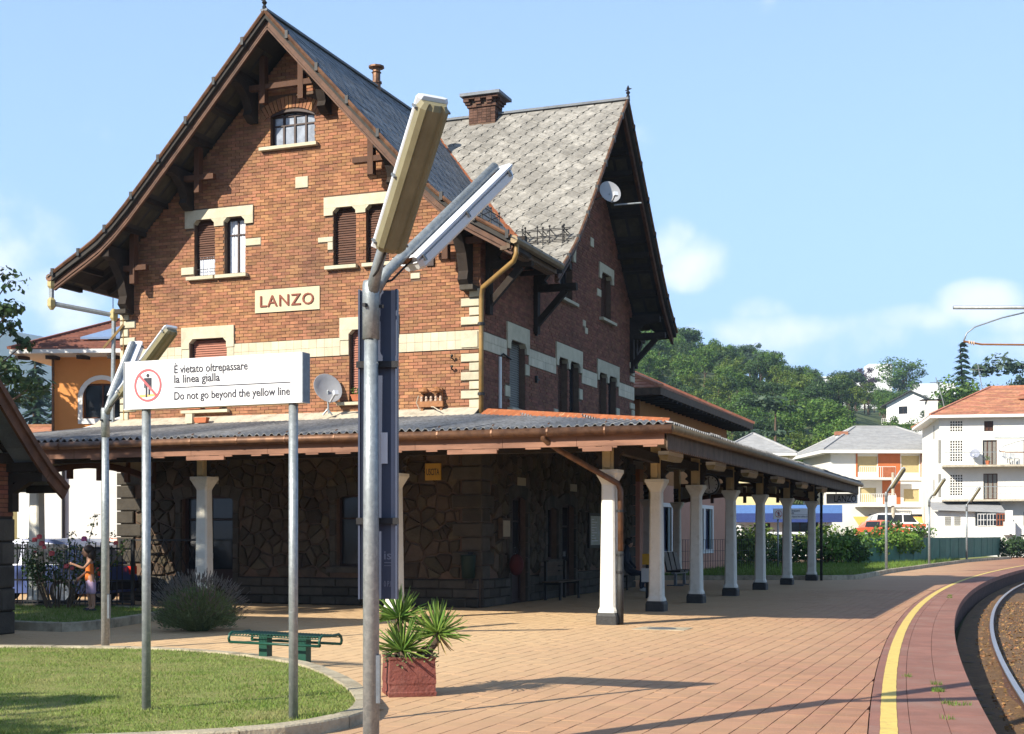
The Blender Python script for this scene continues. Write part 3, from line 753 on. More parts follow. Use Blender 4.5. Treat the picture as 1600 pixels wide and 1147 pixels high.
# the sides nobody sees from the platform
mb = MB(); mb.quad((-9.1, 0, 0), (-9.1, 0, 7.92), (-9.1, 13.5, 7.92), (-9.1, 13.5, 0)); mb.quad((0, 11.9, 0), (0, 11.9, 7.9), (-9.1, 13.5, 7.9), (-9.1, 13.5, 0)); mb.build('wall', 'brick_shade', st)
# dark rooms behind the openings
mb = MB(); mb.box(-8.9, -.3, .3, 11.5, .02, 7.6); mb.box(-5.6, -3.5, .3, 6, 7.6, 11.1); mb.build('interior', 'hole', st)

def f_lim(z):
    if z <= 7.88: return (-9.1, 0)
    d = 4.55 * (12.42 - z) / (12.42 - 7.88); return (FX - d, FX + d)
def r_lim(z):
    if z <= 7.86: return (0, 11.9)
    d = 4.5 * (12.4 - z) / (12.4 - 7.86); return (RY - d, RY + d)
LINT_F = [(-7.30, -5.50, 8.74, 8.96), (-7.30, -7.07, 8.56, 8.74), (-6.52, -6.27, 8.62, 8.74), (-5.72, -5.50, 8.56, 8.74), (-3.70, -1.92, 8.72, 8.96), (-3.70, -3.48, 8.56, 8.72), (-2.92, -2.68, 8.60, 8.72), (-2.12, -1.92, 8.56, 8.72),
          (-7.40, -6.00, 6.02, 6.29), (-7.40, -7.19, 5.80, 6.02), (-6.20, -6.00, 5.80, 6.02), (-3.31, -1.88, 6.02, 6.29), (-3.31, -3.09, 5.80, 6.02), (-2.10, -1.88, 5.80, 6.02)]
BAND_F = [(-9.1, -7.40, 5.47, 5.86), (-6.00, -3.31, 5.47, 5.86), (-1.88, 0, 5.47, 5.86)]
BAND_F2 = [(-7.40, -7.19, 5.47, 5.80), (-6.20, -6.00, 5.47, 5.80), (-3.31, -3.09, 5.47, 5.80), (-2.10, -1.88, 5.47, 5.80)]
QF = []
z = 4.02; i = 0
while z < 6.6:
    if not (z < 5.86 and z + .19 > 5.47):
        w = .43 if i % 2 == 0 else .24; QF += [(-w, 0, z, z + .18), (-9.1, -9.1 + w, z, z + .18)]
    z += .195; i += 1
BLK_F = [(-4.43, -4.10, 9.23, 9.49), (-1.61, -1.38, 7.03, 7.16), (-5.72, -5.30, 8.05, 8.22), (-7.42, -7.07, 7.50, 7.68), (-3.86, -3.48, 7.98, 8.10), (-3.62, -3.48, 7.80, 7.98), (-2.05, -1.75, 7.42, 7.52)]
SIGN = (-5.45, -3.81, 6.52, 7.03)
ARCH = (-5.35, -3.67, 11.02, 11.34)
hf = list(FH.values()) + LINT_F + BAND_F + BAND_F2 + QF + BLK_F + [SIGN, ARCH]
whole, cut = lay_bricks(TF(), -9.1, 0, ZB, 12.3, f_lim, hf, rng)
bm_ = MB(); bm_.box(0, BL, -.014, .004, 0, BH, skip='k'); bme = bm_.mesh('brick', 'brick')
whole.sort(key=lambda b: -b[0] + .35 * abs(b[1] - 6.2))
T = TF()
for a, z, l in whole[:300]:
    o = link('brick', bme, wf, (a, -rng.uniform(-.003, .004), z)); o.rotation_euler = (0, rng.uniform(-.012, .012), rng.uniform(-.012, .012))
mb = MB(T)
for a, z, l in whole[300:] + cut:
    dz = rng.uniform(-.0025, .0025); mb.box(a, a + l, -.003, .012 + rng.uniform(-.004, .005), z + dz, z + BH + dz + rng.uniform(-.003, .003), skip='f')
mb.build('brick', 'brick', wf, kind='stuff')

LINT_R = []
for x0, x1, zt in ((1.50, 2.92, 6.26), (4.85, 6.92, 6.26), (8.24, 10.30, 6.25), (4.98, 6.36, 8.90), (8.42, 9.76, 8.88)):
    hh = [h for h in RH.values() if x0 - .01 < h[0] and h[1] < x1 + .01 and abs(h[3] - (zt - .36)) < .3]; zb = hh[0][3]
    LINT_R.append((x0, x1, zb, zt)); xs_ = sorted([x0] + [v for h in hh for v in h[:2]] + [x1])
    for p, q in zip(xs_[::2], xs_[1::2]): LINT_R.append((p, q, zb - .22, zb))
BAND_R = [(.0, 1.50, 5.46, 5.84), (2.92, 4.85, 5.46, 5.84), (6.92, 8.24, 5.46, 5.84), (10.30, 11.9, 5.46, 5.84)]
BLK_R = [(2.72, 2.98, 5.2, 5.46), (4.72, 5.03, 4.32, 4.62), (6.72, 6.98, 5.02, 5.3), (10.08, 10.4, 4.8, 5.1), (1.42, 1.72, 4.6, 4.85), (7.02, 7.25, 6.95, 7.12), (7.2, 7.42, 6.78, 6.95), (8.25, 8.62, 7.95, 8.15), (7.66, 7.95, 9.15, 9.40)]
hr = list(RH.values()) + LINT_R + BAND_R + BLK_R
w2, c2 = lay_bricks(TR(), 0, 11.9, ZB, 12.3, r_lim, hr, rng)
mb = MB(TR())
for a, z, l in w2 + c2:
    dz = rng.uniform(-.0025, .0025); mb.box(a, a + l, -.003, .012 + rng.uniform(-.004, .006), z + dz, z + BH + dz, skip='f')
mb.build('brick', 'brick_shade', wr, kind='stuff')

# --- pale stone dressings, each its own piece
def block(T, b, n0, n1, name, m, parent, ch=.008):
    a0, a1, z0, z1 = b; g = .005; mb = MB(T)
    r = lambda n, c: [(a0 + g + c, n, z0 + g + c), (a1 - g - c, n, z0 + g + c), (a1 - g - c, n, z1 - g - c), (a0 + g + c, n, z1 - g - c)]
    mb.loft([r(n0, 0), r(n1 - ch, 0), r(n1, ch)], caps=False); mb.poly(r(n1, ch)); return mb.build(name, m, parent)
def lintel(T, x0, x1, zb, zt, ops, ear, parent):
    """flat stone lintel with ears between and beside its openings; corbelled corners"""
    pts = [(x0, zt), (x0, zb - ear)]; c = .09
    for o in ops: pts += [(o[0], zb - ear), (o[0], zb - c), (o[0] + c, zb), (o[1] - c, zb), (o[1], zb - c), (o[1], zb - ear)]
    pts += [(x1, zb - ear), (x1, zt)]
    mb = MB(T); xs_ = [x0] + [v for o in ops for v in o[:2]] + [x1]
    mb.box(x0, x1, -.004, .05, zb, zt)
    for p, q in zip(xs_[::2], xs_[1::2]): mb.box(p, q, -.004, .048, zb - ear, zb - .0005)
    for o in ops:
        for s, e in ((o[0], 1), (o[1], -1)): mb.prism([(s, zb - .001), (s, zb - c), (s + e * c, zb - .001)][::1], .046, -.12)
    return mb.build('lintel', 'limestone', parent)
lintel(TF(), -7.30, -5.50, 8.74, 8.96, [FH['l1'], FH['l2']], .18, st); lintel(TF(), -3.70, -1.92, 8.72, 8.96, [FH['r1'], FH['r2']], .16, st)
lintel(TF(), -7.40, -6.00, 6.02, 6.29, [FH['m1']], .22, st); lintel(TF(), -3.31, -1.88, 6.02, 6.29, [FH['m2']], .22, st)
lintel(TR(), 1.50, 2.92, 5.90, 6.26, [RH['w1']], .22, st); lintel(TR(), 4.85, 6.92, 5.92, 6.26, [RH['w2a'], RH['w2b']], .22, st); lintel(TR(), 8.24, 10.30, 5.92, 6.25, [RH['w3a'], RH['w3b']], .22, st)
lintel(TR(), 4.98, 6.36, 8.66, 8.90, [RH['ua']], .2, st); lintel(TR(), 8.42, 9.76, 8.66, 8.88, [RH['ub']], .2, st)
for T, bands in ((TF(), BAND_F), (TR(), BAND_R)):
    for a0, a1, z0, z1 in bands:
        n = max(1, round((a1 - a0) / .19)); w = (a1 - a0) / n
        for i in range(n):
            for q in range(2):
                zz = z0 + q * (z1 - z0) / 2; mb = MB(T); g = .0025
                mb.box(a0 + i * w + g, a0 + (i + 1) * w - g, -.004, .028 + rng.uniform(0, .002), zz + g, zz + (z1 - z0) / 2 - g, skip='f'); mb.build('band_tile', 'tile_band', st)
for b in BAND_F2: block(TF(), b, -.004, .03, 'band_block', 'limestone', st)
for b in QF: block(TF(), b, -.004, .05, 'quoin', 'limestone', st, .012)
for b in BLK_F: block(TF(), b, -.004, .03, 'stone_block', 'limestone', st)
for b in BLK_R: block(TR(), b, -.004, .03, 'stone_block', 'limestone', st)
z = 4.02; i = 0
while z < 6.6:                                           # the same corner stones, round on the platform side; and the far corner
    if not (z < 5.84 and z + .19 > 5.46): block(TR(), (11.9 - (.3 if i % 2 else .45), 11.9, z, z + .18), -.004, .05, 'quoin', 'limestone', st, .012)
    z += .195; i += 1
mb = MB(TF()); mb.box(-.42, -.04, .02, .055, 5.50, 5.84); mb.build('corner_block', 'limestone', st)

# --- name panel
sp = MB(TF()); sp.box(SIGN[0], SIGN[1], -.004, .035, SIGN[2], SIGN[3]); spo = sp.build('name_panel', 'plaque_cream', st)
put_text('lanzo', 'letter_brown', spo, TF(), -5.31, .046, 6.645, sz=.36, width=1.36)

# --- windows
def sill(T, x0, x1, z, parent, m='limestone', h=.09, n=.13):
    mb = MB(T); mb.loft([[(x0, -.16, z), (x1, -.16, z), (x1, n, z - .015), (x0, n, z - .015)], [(x0, -.16, z - h), (x1, -.16, z - h), (x1, n, z - h), (x0, n, z - h)]]); return mb.build('sill', m, parent)
def frame(T, h, parent, n=-.13, w=.05, mull=(), rails=(), m='window_frame', name='window'):
    x0, x1, z0, z1 = h[:4]; mb = MB(T); d = .05
    mb.box(x0, x0 + w, n - d, n, z0, z1); mb.box(x1 - w, x1, n - d, n, z0, z1); mb.box(x0 + w, x1 - w, n - d, n - .002, z1 - w, z1); mb.box(x0 + w, x1 - w, n - d, n - .002, z0, z0 + w)
    for x in mull: mb.box(x - .022, x + .022, n - d, n - .004, z0 + w, z1 - w)
    for z in rails: mb.box(x0 + w, x1 - w, n - d, n - .006, z - .016, z + .016)
    return mb.build(name, m, parent)
def pane(T, h, parent, n=-.16, m='glass'):
    mb = MB(T); mb.box(h[0] + .02, h[1] - .02, n - .012, n, h[2] + .02, h[3] - .02); return mb.build('pane', m, parent)
def shutter(T, h, parent, m, n=-.10, pitch=.052, z0=None, tilt=.022):
    x0, x1, zb, zt = h[:4]; zb = zb if z0 is None else z0; mb = MB(T); z = zb
    while z < zt - .01:
        mb.loft([[(x0 + .03, n, z), (x1 - .03, n, z), (x1 - .03, n - .012, z), (x0 + .03, n - .012, z)], [(x0 + .03, n - tilt, z + pitch * .86), (x1 - .03, n - tilt, z + pitch * .86), (x1 - .03, n - tilt - .012, z + pitch * .86), (x0 + .03, n - tilt - .012, z + pitch * .86)]]); z += pitch
    mb.box(x0 + .03, x1 - .03, n - .05, n - .036, zb, zt)
    return mb.build('roller_shutter', m, parent)
def curtain(T, x0, x1, z0, z1, parent, n=-.145, waves=7):
    mb = MB(T); k = waves * 6; lo = []; hi = []
    for i in range(k + 1):
        x = x0 + (x1 - x0) * i / k; d = .012 * math.sin(i / 6 * 6.283) + .006 * math.sin(i * 1.7); lo.append(mb.v((x, n + d, z0))); hi.append(mb.v((x + .01 * math.sin(i), n + d * .6, z1)))
    for i in range(k): mb.f((lo[i], lo[i + 1], hi[i + 1], hi[i]))
    return mb.build('curtain', 'curtain', parent, smooth=True)
T = TF()
w = frame(T, FH['l1'], st); pane(T, FH['l1'], w); shutter(T, FH['l1'], w, 'shutter_brown', z0=7.86); curtain(T, -7.0, -6.59, 7.5, 7.92, w, n=-.125); sill(T, -7.22, -6.50, 7.45, w)
mb = MB(T); mb.tube([(-7.05, -.05, 7.62), (-6.54, -.05, 7.62)], .008, 5); mb.build('rail', 'iron', w)
w = frame(T, FH['l2'], st, mull=(-5.99,), rails=(8.36,)); curtain(T, -6.22, -5.77, 7.5, 8.68, w, n=-.165); sill(T, -6.45, -5.64, 7.45, w)
for h in ('r1', 'r2'):
    w = frame(T, FH[h], st); shutter(T, FH[h], w, 'shutter_brown')
    sill(T, FH[h][0] - (.16 if h == 'r1' else .05), FH[h][1] + (.05 if h == 'r1' else .16), 7.45, w)
w = frame(T, FH['m1'], st); shutter(T, FH['m1'], w, 'shutter_salmon'); sill(T, -7.36, -6.12, 4.40, w, h=.08)
w = frame(T, FH['m2'], st); shutter(T, FH['m2'], w, 'shutter_salmon'); sill(T, -3.34, -1.95, 4.45, w, h=.08)
# attic window: low arch, four lights with small upper panes
h = FH['attic']; x0, x1, z0, z1 = h; mb = MB(T); n = -.11
def arc(x): return 10.93 + .10 * (1 - ((x - FX + .04) / .56) ** 2)
xs_ = [x0 + (x1 - x0) * i / 10 for i in range(11)]
w = frame(T, (x0, x1, z0, 10.93), st, n=-.10, mull=(x0 + .28, x0 + .56, x0 + .84), rails=(10.70,), w=.045)
mb = MB(T)
for i in range(10): mb.loft([[(xs_[i], -.12, arc(xs_[i]) - .06), (xs_[i + 1], -.12, arc(xs_[i + 1]) - .06), (xs_[i + 1], -.12, 11.03), (xs_[i], -.12, 11.03)], [(xs_[i], -.004, arc(xs_[i]) - .06), (xs_[i + 1], -.004, arc(xs_[i + 1]) - .06), (xs_[i + 1], -.004, 11.03), (xs_[i], -.004, 11.03)]])
mb.build('head', 'window_frame', w)
for i in range(4): pane(T, (x0 + .28 * i + .01, x0 + .28 * (i + 1) - .01, z0 + .03, 10.98), w, n=-.135, m='glass_light')
sill(T, -5.30, -3.85, 10.22, w, h=.085)
for i in range(17):                                     # brick arch over it
    a = -.62 + 1.24 * i / 16; cx, cz, r0, r1 = FX + .0, 9.95, 1.10, 1.36; mb = MB(T); w_ = .03
    p = lambda r, t: (cx + r * math.sin(t), cz + r * math.cos(t))
    if abs(p(r0, a)[0] - FX) > .8: continue
    q = [p(r0, a - w_), p(r0, a + w_), p(r1, a + w_ * 1.05), p(r1, a - w_ * 1.05)]
    mb.prism(q, -.004, .03); mb.build('arch_brick', 'brick', wf)
T = TR()
for h, mm in (('w1', 'shutter_grey'), ('w2a', 'shutter_brown'), ('w2b', 'shutter_brown'), ('w3a', 'shutter_brown'), ('w3b', 'shutter_brown'), ('ua', 'shutter_brown'), ('ub', 'shutter_brown')):
    w = frame(T, RH[h], st, n=-.15)
    if h in ('w1', 'ub', 'w2a', 'w3a'): shutter(T, RH[h], w, mm, n=-.13)
    else: pane(T, RH[h], w)
    if h in ('w1', 'ua', 'ub'): sill(T, RH[h][0] - .14, RH[h][1] + .2, RH[h][2], w)

# --- ground floor: rough stone, darker quoins, block plinth
def arched(h): return (h[0], h[1], h[2], h[3])
stones = []
for T, a0, a1, hs in ((TF(), -8.65, -.45, FD), (TR(), .45, 11.45, RD)):
    for poly in voronoi(a0, a1, .60, ZB, .235, rng):
        cx = sum(p[0] for p in poly) / len(poly); cz = sum(p[1] for p in poly) / len(poly)
        skip = False; P = poly
        for h in hs.values():
            x0, x1, z0, z1 = h[0] - .16, h[1] + .16, h[2], h[3] + .16
            if x0 < cx < x1 and cz < z1: skip = True
            elif any(x0 < p[0] < x1 and p[1] < z1 for p in P):
                if cz >= z1: P = clip(P, ((x1, z1), (1, 0)))
                elif cx <= x0: P = clip(P, ((x0, z1), (0, 1)))
                else: P = clip(P, ((x1, z1), (0, -1)))
                if len(P) < 3: skip = True
            if skip: break
        if not skip and area(P) > .004: stones.append((T, P, cx, cz))
stones.sort(key=lambda s: (0 if s[0](0, 1, 0)[1] != 0 and s[3] < 3.2 else 1, -s[2]))
for i, (T, P, cx, cz) in enumerate(stones[:300]):
    mb = MB(T); stone_mb(mb, P, -.004, .05 + rng.uniform(0, .03)); mb.build('stone', 'rubble', wf)
mb = MB()
for T, P, cx, cz in stones[300:]: mb.T = T; stone_mb(mb, P, -.004, .05 + rng.uniform(0, .03))
mb.build('stone', 'rubble', wf, kind='stuff')
for T, a0, a1, hs in ((TF(), -9.1, 0, FD), (TR(), 0, 11.9, RD)):
    e = [a0 + .02] + sorted(v for h in hs.values() if h[2] < .1 for v in (h[0] - .15, h[1] + .15)) + [a1 - .02]
    for p, q in zip(e[::2], e[1::2]):                    # joints' back plane
        mb = MB(T); mb.box(p, q, -.002, .006, 0, .6); mb.build('joint_face', 'rubble_joint', wf)
    for r in range(3):
        z = .0 + .195 * r
        for p, q in zip(e[::2], e[1::2]):
            x = p - (.3 if r % 2 else 0)
            while x < q:
                s, f_ = max(x, p), min(x + .62, q)
                if f_ - s > .08: block(T, (s, f_, z + .004, z + .193), .0, .07 + rng.uniform(0, .02), 'plinth_block', 'dark_stone', st, .02)
                x += .62
    for k, z in enumerate([.6 + .3 * q for q in range(10)]):   # rustic corner blocks
        w_ = .62 if k % 2 else .40
        block(T, (a1 - w_, a1 + .075, z, z + .29) if a1 == 0 else (a0 - .075, a0 + w_, z, z + .29), 0, .075, 'corner_stone', 'dark_stone', st, .02)
        block(T, (a0 - (.075 if a1 == 0 else 0), a0 + w_, z, z + .29) if a1 == 0 else (a1 - w_, a1, z, z + .29), 0, .075, 'corner_stone', 'dark_stone', st, .02)
    for h in hs.values():                                 # jamb stones and flat arches
        for s, o in ((h[0], -1), (h[1], 1)):
            z = h[2]; k = 0
            while z < h[3] - .1:
                w_ = .16; zz = min(z + .34, h[3]); block(T, (min(s, s + o * w_), max(s, s + o * w_), z, zz), 0, .065, 'jamb_stone', 'dark_stone', st, .015); z += .34; k += 1
        n_ = 7; wd = (h[1] - h[0] + .32) / n_; mid = (h[0] + h[1]) / 2
        for i in range(n_):
            x0 = h[0] - .16 + i * wd; x1 = x0 + wd; rise = lambda x: .16 * (1 - ((x - mid) / (wd * n_ / 2)) ** 2)
            mb = MB(T); mb.prism([(x0 + .006, h[3] - .15 + rise(x0)), (x1 - .006, h[3] - .15 + rise(x1)), (x1 + (x1 - mid) * .12 - .006, h[3] + .12 + rise(x1)), (x0 + (x0 - mid) * .12 + .006, h[3] + .12 + rise(x0))], 0, .066); mb.build('arch_stone', 'dark_stone', st)
# doors and ground-floor windows
def door(T, h, parent, lights=True):
    x0, x1, z0, z1 = h; d = frame(T, (x0, x1, z0 + .01, z1), parent, n=-.12, w=.07, mull=((x0 + x1) / 2, ), rails=(z1 - .55,), name='door')
    for s in (0, 1):
        a = x0 + .07 if s == 0 else (x0 + x1) / 2 + .03; b = (x0 + x1) / 2 - .03 if s == 0 else x1 - .07
        mb = MB(T); mb.box(a, b, -.17, -.14, z0 + .02, z0 + .75); mb.build('door_panel', 'window_frame', d)
        pane(T, (a, b, z0 + .75, z1 - .56), d, n=-.155, m='glass'); pane(T, (a, b, z1 - .54, z1 - .03), d, n=-.155, m='glass')
    mb = MB(T); mb.box((x0 + x1) / 2 + .04, (x0 + x1) / 2 + .07, -.12, -.06, z0 + 1.0, z0 + 1.12); mb.build('handle', 'galv', d)
    return d
door(TF(), FD['door'], st); door(TR(), RD['d1'], st); door(TR(), RD['d2'], st); door(TR(), RD['d3'], st)
w = frame(TF(), FD['win'], st, mull=(-2.75,), rails=(1.9,)); pane(TF(), FD['win'], w); curtain(TF(), -3.3, -2.82, .95, 1.85, w, n=-.19); sill(TF(), -3.6, -1.9, .85, w, 'dark_stone', .14)
w = frame(TR(), RD['win'], st, mull=(4.55,)); pane(TR(), RD['win'], w); sill(TR(), 4.0, 5.1, .95, w, 'dark_stone', .14)

# ------------------------------------------------------------------ roofs
def slope_pts(P, d0, d1, k=None):
    ds = [d0] + [d for d, _ in P if d0 < d < d1] + [d1]; return [(d, prof(P, d)) for d in ds]
roof = MB()
def slab(fn, P, lo, hi, th=.12):
    """one roof slope: fn(d, t, z) -> local; t runs lo(d)..hi(d)"""
    pts = slope_pts(P, 0, P[-1][0]); up = []; dn = []
    for d, z in pts:
        up.append((roof.v(fn(d, lo(d), z)), roof.v(fn(d, hi(d), z)))); dn.append((roof.v(fn(d, lo(d), z - th)), roof.v(fn(d, hi(d), z - th))))
    for i in range(len(pts) - 1):
        roof.f((up[i][0], up[i + 1][0], up[i + 1][1], up[i][1]), 0); roof.f((dn[i][0], dn[i][1], dn[i + 1][1], dn[i + 1][0]), 1)
        for s in (0, 1): roof.f((up[i][s], up[i + 1][s], dn[i + 1][s], dn[i][s]), 1)
    roof.f((up[-1][0], up[-1][1], dn[-1][1], dn[-1][0]), 1)
PFc, PCc = PF, PC
fl = lambda d, t, z: (FX - d, t, z); fr_ = lambda d, t, z: (FX + d, t, z); cl_ = lambda d, t, z: (t, RY - d, z); cr_ = lambda d, t, z: (t, RY + d, z)
slab(fl, PF, lambda d: -OH, lambda d: 14.0); slab(fr_, PF, lambda d: -OH, lambda d: RY - d + .03)
slab(cl_, PC, lambda d: FX + d - .03, lambda d: OH); slab(cr_, PC, lambda d: FX + d, lambda d: OH)
ro = roof.build('roof', ['slate', 'roof_under'], st)
# diamond slates
def slates(fn, P, lo, hi, w, pitch):
    out = []; L = [0]; pts = slope_pts(P, 0, P[-1][0])
    for a, b in zip(pts, pts[1:]): L.append(L[-1] + math.hypot(b[0] - a[0], b[1] - a[1]))
    def at(s):
        for i in range(len(pts) - 1):
            if s <= L[i + 1] or i == len(pts) - 2:
                t = (s - L[i]) / (L[i + 1] - L[i]); return pts[i][0] + (pts[i + 1][0] - pts[i][0]) * t, pts[i][1] + (pts[i + 1][1] - pts[i][1]) * t, math.atan2(pts[i][1] - pts[i + 1][1], pts[i + 1][0] - pts[i][0])
    s = .12; r = 0
    while s < L[-1] + .02:
        d, z, ang = at(min(s, L[-1]))
        t = lo(d) + (r % 2) * w / 2 - w / 2
        while t < hi(d) + w / 2:
            out.append((s, t, at, lo, hi)); t += w
        s += pitch; r += 1
    return out
def slate_piece(mb, fn, s, t, at, lo, hi, w, h, rg):
    """hexagonal stone slate, tail lifted over the course below"""
    th = .008 + rg.uniform(0, .010); k = rg.uniform(-.02, .02)
    outl = [(-w * .5, -h * .05), (0 + k, h * .5), (w * .5, -h * .05), (w * .42, -h * .5), (-w * .42, -h * .5)]
    top, bot = [], []
    for a, b in outl:
        d, z, ang = at(max(0, s + b)); f = .006 + (b / h + .5) * .013
        tt = min(max(t + a * .97, lo(d)), hi(d) + .02); dx, dz = math.sin(ang), math.cos(ang)
        top.append(fn(d + dx * (f + th), tt, z + dz * (f + th))); bot.append(fn(d + dx * f, tt, z + dz * f))
    xs = [p[0] for p in top]; ys = [p[1] for p in top]
    if max(xs) - min(xs) < .05 and max(ys) - min(ys) < .05: return False
    A = [mb.v(p) for p in top]; B = [mb.v(p) for p in bot]; mb.f(A)
    for i in range(5): mb.f((A[i], B[i], B[(i + 1) % 5], A[(i + 1) % 5]))
    return True
rg = random.Random(21)
ca = slates(cl_, PC, lambda d: FX + d, lambda d: OH + .03, .47, .175)
ca.sort(key=lambda q: -q[1] + .0 * q[0])
n = 0; rest = MB()
for s, t, at, lo, hi in ca:
    d = at(min(s, 8))[0]
    if t < FX + d + .1 or n >= 300: slate_piece(rest, cl_, s, t, at, lo, hi, .47, .35, rg); continue
    mb = MB()
    if slate_piece(mb, cl_, s, t, at, lo, hi, .47, .35, rg): mb.build('slate', 'slate', ro); n += 1
rest.build('slate', 'slate', ro, kind='stuff')
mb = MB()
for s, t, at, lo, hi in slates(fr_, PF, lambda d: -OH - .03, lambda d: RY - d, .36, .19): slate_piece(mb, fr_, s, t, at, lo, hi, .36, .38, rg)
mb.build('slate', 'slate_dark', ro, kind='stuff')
mb = MB()
for s, t, at, lo, hi in slates(fl, PF, lambda d: -OH - .03, lambda d: 13.9, .5, .26): slate_piece(mb, fl, s, t, at, lo, hi, .50, .50, rg)
mb.build('slate', 'slate', ro, kind='stuff')
# ridges and valley flashing
mb = MB(); mb.bar((FX, -OH - .05, 12.82), (FX, RY, 12.82), .16, .05); mb.bar((FX, RY, 12.82), (OH + .05, RY, 12.82), .18, .06); mb.build('ridge', 'slate_dark', ro)
mb = MB()
vp = [(FX + d, RY - d, z + .045) for d, z in PF if d < 5.3]
for a, b in zip(vp, vp[1:]): mb.bar(a, b, .26, .02)
mb.build('valley_flashing', 'rust_sheet', ro)

# verges: bargeboards, roll moulding, clips; soffit with its pale panels; finials
def verge(fn, P, t, out, parent, both=True):
    """bargeboard hung along the edge of a slope; t: the verge plane, out: +1/-1 outward"""
    pts = slope_pts(P, 0, P[-1][0]); mb = MB(); mo = MB()
    for (a, za), (b, zb) in zip(pts, pts[1:]):
        mb.loft([[fn(a, t, za + .01), fn(a, t + out * .05, za + .01), fn(a, t + out * .05, za - .30), fn(a, t, za - .30)], [fn(b, t, zb + .01), fn(b, t + out * .05, zb + .01), fn(b, t + out * .05, zb - .30), fn(b, t, zb - .30)]])
        mo.bar(fn(a, t + out * .075, za - .20), fn(b, t + out * .075, zb - .20), .04, .10); mo.bar(fn(a, t + out * .06, za - .31), fn(b, t + out * .06, zb - .31), .07, .035)
    o = mb.build('bargeboard', 'bargeboard', parent); mo.build('moulding', 'bargeboard', o)
    mf = MB(); mf.tube([Vector(fn(d, t + out * .19, z + .03)) for d, z in pts], .045, 6); mf.build('verge_roll', 'copper', o)
    d = .55
    while d < P[-1][0]:
        z = prof(P, d); c = fn(d, t + out * .20, z + .07); mk = MB(); mk.box(c[0] - .035, c[0] + .035, c[1] - .035, c[1] + .035, c[2] - .12, c[2] + .05); mk.build('clip', 'iron', o); d += .72
def soffit(fn, P, t0, t1, parent):
    pts = slope_pts(P, .25, P[-1][0] - .05); d = .4
    while d < P[-1][0] - .4:
        for k in range(2):
            a = t0 + (t1 - t0) * (.08 + .46 * k); b = t0 + (t1 - t0) * (.44 + .46 * k); z0, z1 = prof(P, d) - .128, prof(P, d + .36) - .128
            mb = MB(); mb.loft([[fn(d, a, z0), fn(d, b, z0), fn(d + .36, b, z1), fn(d + .36, a, z1)], [fn(d, a, z0 - .012), fn(d, b, z0 - .012), fn(d + .36, b, z1 - .012), fn(d + .36, a, z1 - .012)]]); mb.build('soffit_panel', 'soffit_panel', parent)
        mb = MB(); mb.bar(fn(d + .46, t0, prof(P, d + .46) - .17), fn(d + .46, t1, prof(P, d + .46) - .17), .09, .10); mb.build('rafter', 'old_timber', parent); d += .60
OB = .92
for fn in (fl, fr_): verge(fn, PF, -OB, -1, st); soffit(fn, PF, -OB + .06, -.02, ro)
for fn in (cl_, cr_): verge(fn, PC, OB, 1, st); soffit(fn, PC, .02, OB - .06, ro)
for p in ((FX, -OH - .02, 12.84), (OH + .02, RY, 12.84)):
    mb = MB(); mb.lathe([(.045, 0), (.05, .05), (.025, .09), (.06, .14), (.02, .20), (.045, .25), (.008, .33)], 8, p)
    mb.tube([(p[0] - .07, p[1], p[2] + .20), (p[0] + .09, p[1], p[2] + .24)], .016, 5); mb.build('finial', 'iron', ro)

# eaves: gutters, boards
mb = MB(); e = [(FX + 5.72, -OH, 7.46), (FX + 5.72, 1.85, 7.46)]; mb.tube(e, .085, 8); mb.build('gutter', 'old_gutter', ro)
mb = MB(); mb.box(FX + 5.55, FX + 5.62, -OH + .05, 1.85, 7.30, 7.46); mb.box(FX + 5.40, FX + 5.548, -OH + .07, 1.8, 7.28, 7.36); mb.build('eaves_board', 'fascia_old', ro)
mb = MB(); mb.tube([(FX - 5.72, -OH, 7.46), (FX - 5.72, 13.5, 7.46)], .085, 8); mb.build('gutter', 'copper', ro)
mb = MB()
for k in range(5): mb.bar((FX + 5.80, -OH + .3 + k * .6, 7.50), (FX + 5.55, -OH + .3 + k * .6, 7.62), .03, .03)
mb.build('gutter_clip', 'iron', ro)
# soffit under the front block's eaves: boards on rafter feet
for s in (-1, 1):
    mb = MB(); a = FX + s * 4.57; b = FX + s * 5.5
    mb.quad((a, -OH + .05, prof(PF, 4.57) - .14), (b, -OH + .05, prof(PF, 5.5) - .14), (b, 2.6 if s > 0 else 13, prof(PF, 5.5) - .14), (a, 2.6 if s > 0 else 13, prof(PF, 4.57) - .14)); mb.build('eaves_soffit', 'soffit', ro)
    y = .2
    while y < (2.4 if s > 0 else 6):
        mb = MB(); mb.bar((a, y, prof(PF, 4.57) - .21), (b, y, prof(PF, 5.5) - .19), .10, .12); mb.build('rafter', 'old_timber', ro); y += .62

# timber trestles under the verges and the carved consoles
def console(T, a, n1, zt, h, parent, w=.16):
    mb = MB(lambda n, aa, z: T(aa, n, z)); P = [(0, zt), (n1, zt), (n1, zt - .15), (n1 * .72, zt - .20), (n1 * .42, zt - h * .45), (n1 * .30, zt - h * .72), (n1 * .36, zt - h * .86), (n1 * .16, zt - h), (0, zt - h)]
    mb.prism(P, a - w / 2, a + w / 2); return mb.build('console', 'old_timber', parent)
def trestle(T, a0, a1, posts, z, P, axis, parent, n=.36):
    mb = MB(T); mb.bar((a0, n, z), (a1, n, z), .13, .12); o = mb.build('tie_beam', 'timber', parent)
    for p, dn in posts:
        zt = prof(P, abs(p - axis)) - .14; mb = MB(T); mb.box(p - .065, p + .065, n - .09, n + .075, z - dn, zt); mb.build('post', 'timber', o)
T = TF()
trestle(T, FX - .82, FX + .86, [(FX - .48, .36), (FX + .48, .36)], 11.44, PF, FX, st)
